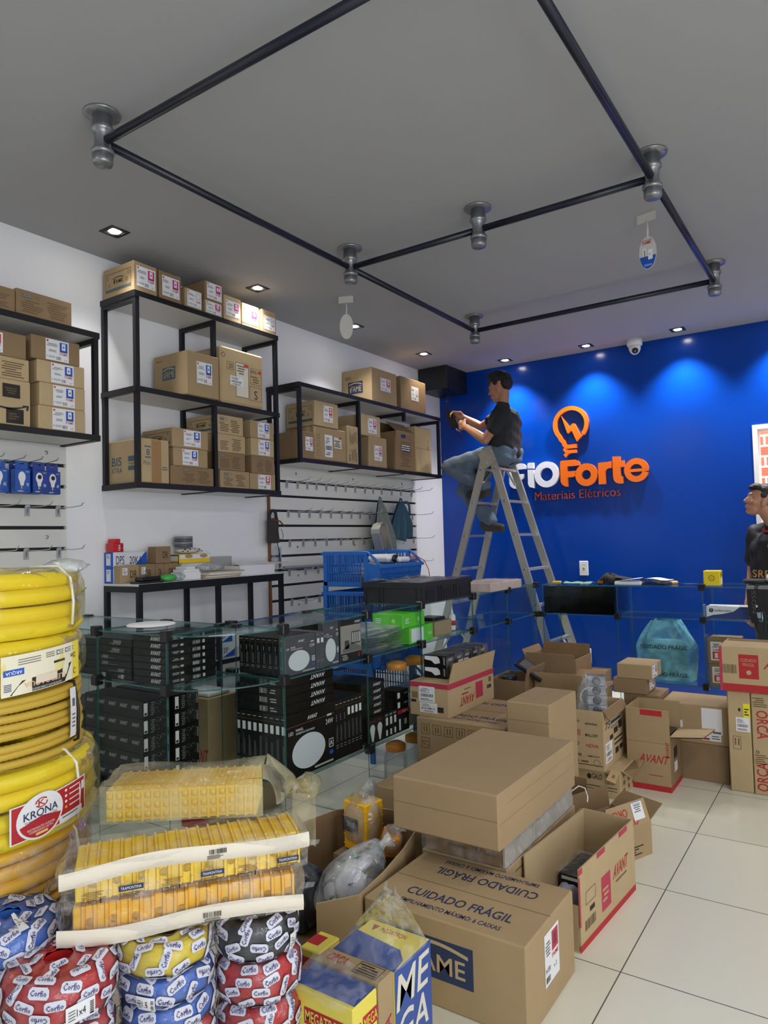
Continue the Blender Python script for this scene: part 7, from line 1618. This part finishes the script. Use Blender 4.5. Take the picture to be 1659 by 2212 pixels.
q = MB(); d = Vector((-.42, 0, .9)).normalized(); q.bar(Vector((.03, 0, -.06)), Vector((.03, 0, -.06))+d*.16, .075, .034, BLKP, (0, 1, 0)); q.build('housing', t2)
q = MB()
for i in range(4): q.tube([(.04, -.02+.014*i, -.07), (.05+.008*i, -.02+.014*i, -.11), (.045+.014*i, -.02+.012*i, -.15-.01*i)], .0025, BLKP, 5)
q.build('dangling_wire', t2)

# ---- young person standing behind the back counter, turned three quarters to the camera
t = thing('person', 'person in black football shirt with red collar standing by the doorway looking up left', 'person', (-.515, 5.73, 0)); O = Vector(t.location)
f_ = Vector((-.55, -.835, 0)); r_ = Vector((-.835, .55, 0)); up_ = Vector((0, 0, 1))
def B(fwd, right, z): return f_*fwd+r_*right+up_*z
pel, ch, nk = B(0, 0, .92), B(.0, 0, 1.22), B(-.01, 0, 1.40)
shR, shL = B(-.01, .175, 1.345), B(-.01, -.175, 1.345)
elR, wrR = B(-.03, .235, 1.06), B(.03, .235, .815); elL, wrL = B(-.03, -.255, 1.07), B(.03, -.25, .84)
hf = HeadF(Vector((-.085, -.01, 1.560)), PI+.30, .22)
q = MB(); head(q, hf, SKIN2, .96); capsule(q, nk-up_*.03, hf.p(-.02, 0, -.03), .053, .05, SKIN2)
legs = [(B(0, s*.095, .90), B(.02, s*.10, .50), B(-.01, s*.105, .09)) for s in (1, -1)]
for a, b, ra, rb in ((pel, ch, .08, .08), (ch, nk, .075, .048), (shR, elR, .045, .036), (elR, wrR, .036, .024), (shL, elL, .045, .036), (elL, wrL, .036, .024)): capsule(q, a, b, ra, rb, SKIN2)
for a, b, c in legs: capsule(q, a, b, .075, .05, SKIN2); capsule(q, b, c, .05, .034, SKIN2)
hand(q, wrR, (-.05, 0, -1), r_*-1, SKIN2, (.28, .35, .3), 1); hand(q, wrL, (-.05, 0, -1), r_, SKIN2, (.28, .35, .3), -1)
fused(q, 'body', SKIN2, t, .0065, 3)
eyes(hf, t, .96)
q = MB(); E_ = lambda x, y, z, a, b, c: ell(q, hf.p(x*.96, y*.96, z*.96), (a*.96, b*.96, c*.96), HAIR2, hf.e); HAIR2 = mat('dark_brown_hair', (24, 18, 18), .55, bump=.5, scale=70)
E_(-.024, 0, .084, .097, .078, .066); E_(-.060, 0, .030, .058, .072, .075); E_(.050, 0, .110, .046, .060, .030); E_(.08, -.0, .100, .026, .045, .020)
for s in (1, -1): E_(.004, s*.071, .052, .024, .008, .024)
fused(q, 'hair', HAIR2, t, .005, 2)
JER = mat('black_jersey', (17, 17, 19), .6, nz=.1, bump=.1, scale=30); GOLD = mat('gold_print', (176, 132, 72), .5); REDJ = mat('red_collar', (150, 26, 34), .6)
q = MB()
for a, b, ra, rb in ((B(0, 0, .90), B(.015, 0, 1.24), .122, .128), (B(0, .07, .92), B(.0, .08, 1.22), .115, .118), (B(0, -.07, .92), B(0, -.08, 1.22), .115, .118), (B(-.01, .08, 1.24), shR, .105, .064), (B(-.01, -.08, 1.24), shL, .105, .064), (ch, nk-up_*.03, .11, .07), (shR, shR*.3+elR*.7, .066, .062), (shL, shL*.3+elL*.7, .066, .062), (nk+r_*.04-up_*.02, shR, .055, .058), (nk-r_*.04-up_*.02, shL, .055, .058)): capsule(q, a, b, ra, rb, JER)
jer = fused(q, 'football_shirt', JER, t, .009, 5, lambda c: c+Vector((.003*math.sin(c.z*50+c.y*25), .003*math.sin(c.z*40+c.x*40), 0)))
from mathutils.bvhtree import BVHTree
bv = BVHTree.FromPolygons([v.co.copy() for v in jer.data.vertices], [tuple(p.vertices) for p in jer.data.polygons])
def cling(pts, off=.002):
    out = []
    for p in pts:
        h, n, i, d = bv.ray_cast(p+f_*.5, -f_); out.append((h+f_*off) if h else p)
    return out
def shirt_text(q, s, right, z, w, h, m, bold=.02):
    vv, ff, _ = glyphs(s, bold); q.mesh(cling([B(.2, right-w*x, z+h*y) for x, y in vv]), ff, m)
q = MB(); shirt_text(q, 'C', -.035, 1.225, .05, .055, GOLD); shirt_text(q, 'R', -.05, 1.215, .034, .06, GOLD); shirt_text(q, 'F', -.044, 1.235, .03, .06, GOLD); q.build('crest', t)
q = MB(); shirt_text(q, 'SRRB', .12, 1.025, .24, .055, GOLD, .04); q.build('chest_print', t)
q = MB(); shirt_text(q, 'adb', -.075, 1.315, .05, .02, GOLD); q.build('shoulder_print', t)
q = MB(); q.tube([nk+Vector((.062*math.cos(a), .062*math.sin(a), .012))+f_*(.022*(1+math.cos(a-math.atan2(f_.y, f_.x))))-up_*(.030*(1+math.cos(a-math.atan2(f_.y, f_.x)))) for a in (2*PI*k/28 for k in range(28))], .010, REDJ, 8, True); q.build('collar', t)
q = MB(); TRO = mat('dark_trousers', (40, 42, 48), .8)
for a, b, c in legs: capsule(q, a, b, .098, .072, TRO); capsule(q, b, c+up_*.03, .072, .062, TRO)
capsule(q, legs[0][0], legs[1][0], .105, .105, TRO); fused(q, 'trousers', TRO, t, .010, 4)
for a, b, c in legs:
    q = MB(); capsule(q, c+up_*-.035-f_*.03, c-up_*.045+f_*.15, .045, .036, SHOE); capsule(q, c, c-up_*.04, .046, .046, SHOE); fused(q, 'shoe', SHOE, t, .008, 3, lambda v: Vector((v.x, v.y, max(v.z, .002))))

# ================================================================ things on and in the back counter
q = MB()
for bx in ((-2.004, -1.484, 5.062, 5.074, .788, .988), (-1.494, -1.482, 5.076, 5.41, .788, .988)): q.box(*bx, mat('black_acrylic', (10, 10, 12), .12))
tag(q.build('display_board'), 'black panel lining the left compartment of the back counter', 'panel')
def tape_(label, x, y, rz, m): 
    q = MB(); q.cbox(-.034, .034, -.022, .022, 0, .018, m, .007); o = q.build('tape_measure', loc=(x, y, ZT+.001), rz=rz); tag(o, label, 'tool')
AMB = mat('amber_plastic', (220, 164, 40), .4)
tape_('small yellow tool lying at the left end of the back counter', -1.935, 5.16, .2, AMB); tape_('small yellow tool beside the open notebook', -1.135, 5.30, .8, AMB)
q = MB(); q.grid(lambda u, v: Vector(((u-.5)*.21, (v-.5)*.11, .004+.012*abs(math.sin(7*u+3*v))*math.sin(PI*v))), 22, 10, mat('green_paper', (92, 148, 124), .6)); tag(q.build('green_cloth', loc=(-1.77, 5.18, ZT+.001)), 'crumpled pale green paper on the back counter', 'paper')
t = thing('cap', 'black and orange cloth cap lying on the back counter', 'cap', (-1.545, 5.19, ZT+.001)); BC = mat('black_cloth', (24, 22, 22), .85, bump=.3, scale=50)
q = MB(); q.grid(lambda u, v: Vector((.085*math.cos(2*PI*u)*math.cos(v*PI/2)*(1+.1*math.sin(4*PI*u)), .07*math.sin(2*PI*u)*math.cos(v*PI/2), .075*math.sin(v*PI/2)+.008*math.sin(9*u*2+3*v))), 24, 8, BC, cu=True); q.build('crown', t)
q = MB(); q.grid(lambda u, v: Vector((.05+.12*v, (u-.5)*.12*(1-.5*v), .05-.02*v+.012*math.sin(PI*u))), 10, 8, BC); q.build('brim', t)
q = MB()
for i in range(7):
    a = PI*1.05+i*.16; P = [(.088*math.cos(a)*k, .073*math.sin(a)*k, .005+.062*(1-k)**.6) for k in (1, .93, .82)]; q.tube(P, .004, mat('orange_thread', (196, 116, 44), .7), 5)
q.build('stripes', t)
q = MB(); q.cbox(-.09, .09, -.07, .07, 0, .022, PAPER, .003); q.grid(lambda u, v: Vector(((u-.5)*.17, (v-.5)*.13, .024+.022*u)), 6, 6, PAPER); tag(q.build('paper_pad', loc=(-1.40, 5.17, ZT+.001), rz=.05), 'white paper pad left of the open notebook', 'paper')
t = thing('notebook', 'open white notebook with a curling page on the back counter', 'notebook', (-1.24, 5.21, ZT+.001), -.12)
q = MB(); q.cbox(-.10, .10, -.075, .075, 0, .008, BLKP, .001); q.build('cover', t); q = MB(); 
for k in range(5): q.grid(lambda u, v: Vector((-.10+.2*u+.004*k, (v-.5)*.145, .010+.0055*k+.022*math.sin(PI*min(1, u*1.25))*(1-.12*k))), 16, 4, PAPER)
q.build('pages', t)
carton('small yellow carton with a dark wreath emblem on the back counter', (-.905, -.803), (5.14, 5.24), (ZT+.001, ZT+.099), mat('bright_yellow_card', (236, 208, 30), .45), name='small_carton', pr=[('L', lambda mb, f: (ring(mb, f, .5, .5, .019, .004, mat('olive_print', (84, 78, 30), .6)), rc(mb, f, .43, .5, .14, .02, INK), rc(mb, f, .44, .45, .12, .02, INK))), ('F', lambda mb, f: (bars(mb, f, .3, .6, .5, .25, INK), rc(mb, f, .3, .1, .5, .35, PAPER)))])
q = MB(); q.tube([(-.05, 0, .004), (.05, .01, .004)], .004, mat('blue_pen_plastic', (40, 70, 190), .3), 8); tag(q.build('pen', loc=(-1.0, 5.2, ZT+.001)), 'blue pen lying left of the small yellow carton', 'pen')
t = thing('camera_strap', 'black strap with grey lettering hanging over the front of the back counter', 'strap', (-.60, 5.03, 0)); NB = mat('black_nylon', (20, 20, 22), .7)
q = MB()
def ribbon(P, w, ax=(1, 0, 0)):
    ax = Vector(ax); n = len(P)
    for i in range(n-1): a, b = Vector(P[i]), Vector(P[i+1]); dn = Vector((0, -.002, 0)); q.poly([a-ax*w/2, a+ax*w/2, b+ax*w/2, b-ax*w/2], NB, True); q.poly([a-ax*w/2+dn, b-ax*w/2+dn, b+ax*w/2+dn, a+ax*w/2+dn], NB, True)
ribbon([(-.02, .18, ZT+.006), (-.015, .04, ZT+.008), (-.012, .0, ZT-.01), (-.008, -.012, .90), (0, -.014, .82), (.012, -.014, .775)], .045)
ribbon([(.07, .18, ZT+.006), (.062, .03, ZT+.008), (.060, -.002, ZT-.01), (.058, -.016, .90), (.056, -.018, .85)], .06)
q.tube([(.012, -.014, .775), (.022, -.016, .73), (.045, -.018, .715), (.062, -.018, .735), (.064, -.018, .80), (.058, -.018, .86)], .008, NB, 8); q.build('webbing', t)
q = MB(); f = F((-.008, -.016, .98), (0, 0, -1), (1, 0, 0), .14, .03); tx(q, f, 'SSON', 0, .1, 1, .8, mat('grey_woven_print', (84, 84, 90), .7), .0035); q.build('lettering', t)
q = MB(); q.lathe([(.0, 0), (.075, .004), (.08, .012), (.07, .03), (0, .034)], NB, c=(-.60, 5.20, ZT+.012), n=24); tag(q.build('black_pouch'), 'flat black pouch behind the strap on the back counter', 'pouch')
q = MB(); blob(q, (-.47, 5.19, ZT+.045), (.07, .06, .044), mat('white_cloth', (214, 210, 204), .8), 18, 10, .14, 95); tag(q.build('white_cloth'), 'crumpled white cloth at the right picture edge on the back counter', 'cloth')
def telecom(mb, f):
    rc(mb, f, 0, 0, 1, 1, mat('indigo_print', (40, 62, 132), .5), .0004); mb.poly([f.p(0, .12, .0008), f.p(0, 1, .0008), f.p(.62, 1, .0008), f.p(.5, .62, .0008), f.p(.3, .4, .0008), f.p(.12, .3, .0008)], PAPER)
    disc(mb, f, .09, .68, .014, .014, NAVY, .0012); tx(mb, f, 'T', .075, .6, .03, .18, PAPER, .0016, .03); tx(mb, f, 'telecom', .15, .58, .3, .2, NAVY, .0012, .01); rc(mb, f, .78, .16, .2, .45, mat('pale_blue_sticker', (196, 212, 226), .5), .0012)
carton('long blue and white carton on the middle shelf of the back counter', (-.888, -.56), (5.10, 5.24), (ZM+.001, ZM+.082), PAPER, name='small_carton', pr=[('L', telecom)])
fl_ = lambda mb, f: (lambda g: (rc(mb, g, 0, 0, 1, 1, PAPER, .0003), tx(mb, g, 'FAME', .2, .52, .6, .1, RED, .0006, .02), rc(mb, g, .16, .08, .68, .4, REDP, .0006), rc(mb, g, .36, .14, .28, .26, PAPER, .0009), lines(mb, g, .15, .68, .7, .24, 3, INK, .0006)))(f.sub(.1, .14, .36, .74, .0006))
carton('lower carton with red pictured label on the back counter bottom shelf', (-.885, -.70), (5.09, 5.30), (ZB+.001, .488), CB3, st=[('L', fl_)])
carton('upper carton with red pictured label on the back counter bottom shelf', (-.890, -.70), (5.09, 5.30), (.489, .655), CB3, st=[('L', fl_)])
t = thing('blue_bag', 'translucent blue plastic bag with black wording standing in the back counter', 'bag', (-1.175, 5.22, ZB+.001))
q = MB()
def bagf(u, v):
    a = 2*PI*u; w = (1 if v < .62 else max(.16, 1-((v-.62)/.38)**1.5*.84)); fl = .012*math.sin(7*a+3*v)*(.3+v)+.008*math.sin(11*a)*v
    cx = abs(math.cos(a))**.5*math.copysign(1, math.cos(a)); cy = abs(math.sin(a))**.5*math.copysign(1, math.sin(a))
    w = (1 if v < .55 else max(.42, 1-((v-.55)/.45)**1.3*.58))
    return Vector(((.180*w+fl)*cx*(1+.05*math.sin(PI*v)), (.085*(.5+.5*w)+fl)*cy, .405*v))
q.grid(bagf, 56, 26, BAGB, cu=True); q.poly([bagf(k/24, 0) for k in range(24)][::-1], BAGB); q.build('plastic', t)
q = MB()
for z, s in ((.215, 'CUIDADO FRÁGIL'), (.03, 'CUIDADO FRÁGIL')):
    vv, ff, _ = glyphs(s, .02)
    def onbag(x, y):
        X = -.155+.31*x; c_ = min(.999, (abs(X)/.18)**2); return Vector((X, -.085*(math.sqrt(1-c_*c_)**.5)-.020, z+.034*y))
    q.mesh([onbag(x, y) for x, y in vv], ff, mat('bag_black_print', (28, 40, 48), .6))
q.build('black_wording', t)
q = MB(); q.cbox(-.13, .13, -.06, .055, .01, .27, mat('pale_goods', (150, 178, 186), .6), .02); q.build('packed_goods', t)

# ================================================================ sub-parts: marks and fittings belong to the part they sit on
UNDER = {'printed_tags': 'film', 'printed_film': 'plastic_wrap', 'bar_code': 'paper_band', 'crest': 'football_shirt', 'chest_print': 'football_shirt', 'shoulder_print': 'football_shirt',
         'collar': 'football_shirt', 'lanyard': 'tshirt', 'eyes': 'body', 'end_cap': 'coupling', 'lens': 'dome', 'socket': 'cover_plate', 'lettering': 'webbing', 'stripes': 'crown',
         'nozzle': 'body', 'hang_tab': 'carton', 'seam': 'casing', 'screw_cap': 'slat_board', 'knob': 'housing', 'cord': 'pouch', 'bar_code_label': 'film', 'black_wording': 'plastic'}
def base(o): return o.name.split('.')[0]
for r in [o for o in COL.objects if o.parent is None and o.type in ('EMPTY', 'MESH')]:
    kids = list(r.children)
    for c in kids:
        to = UNDER.get(base(c))
        s = next((k for k in kids if base(k) == to), None) if to else None
        if s: c.parent = s
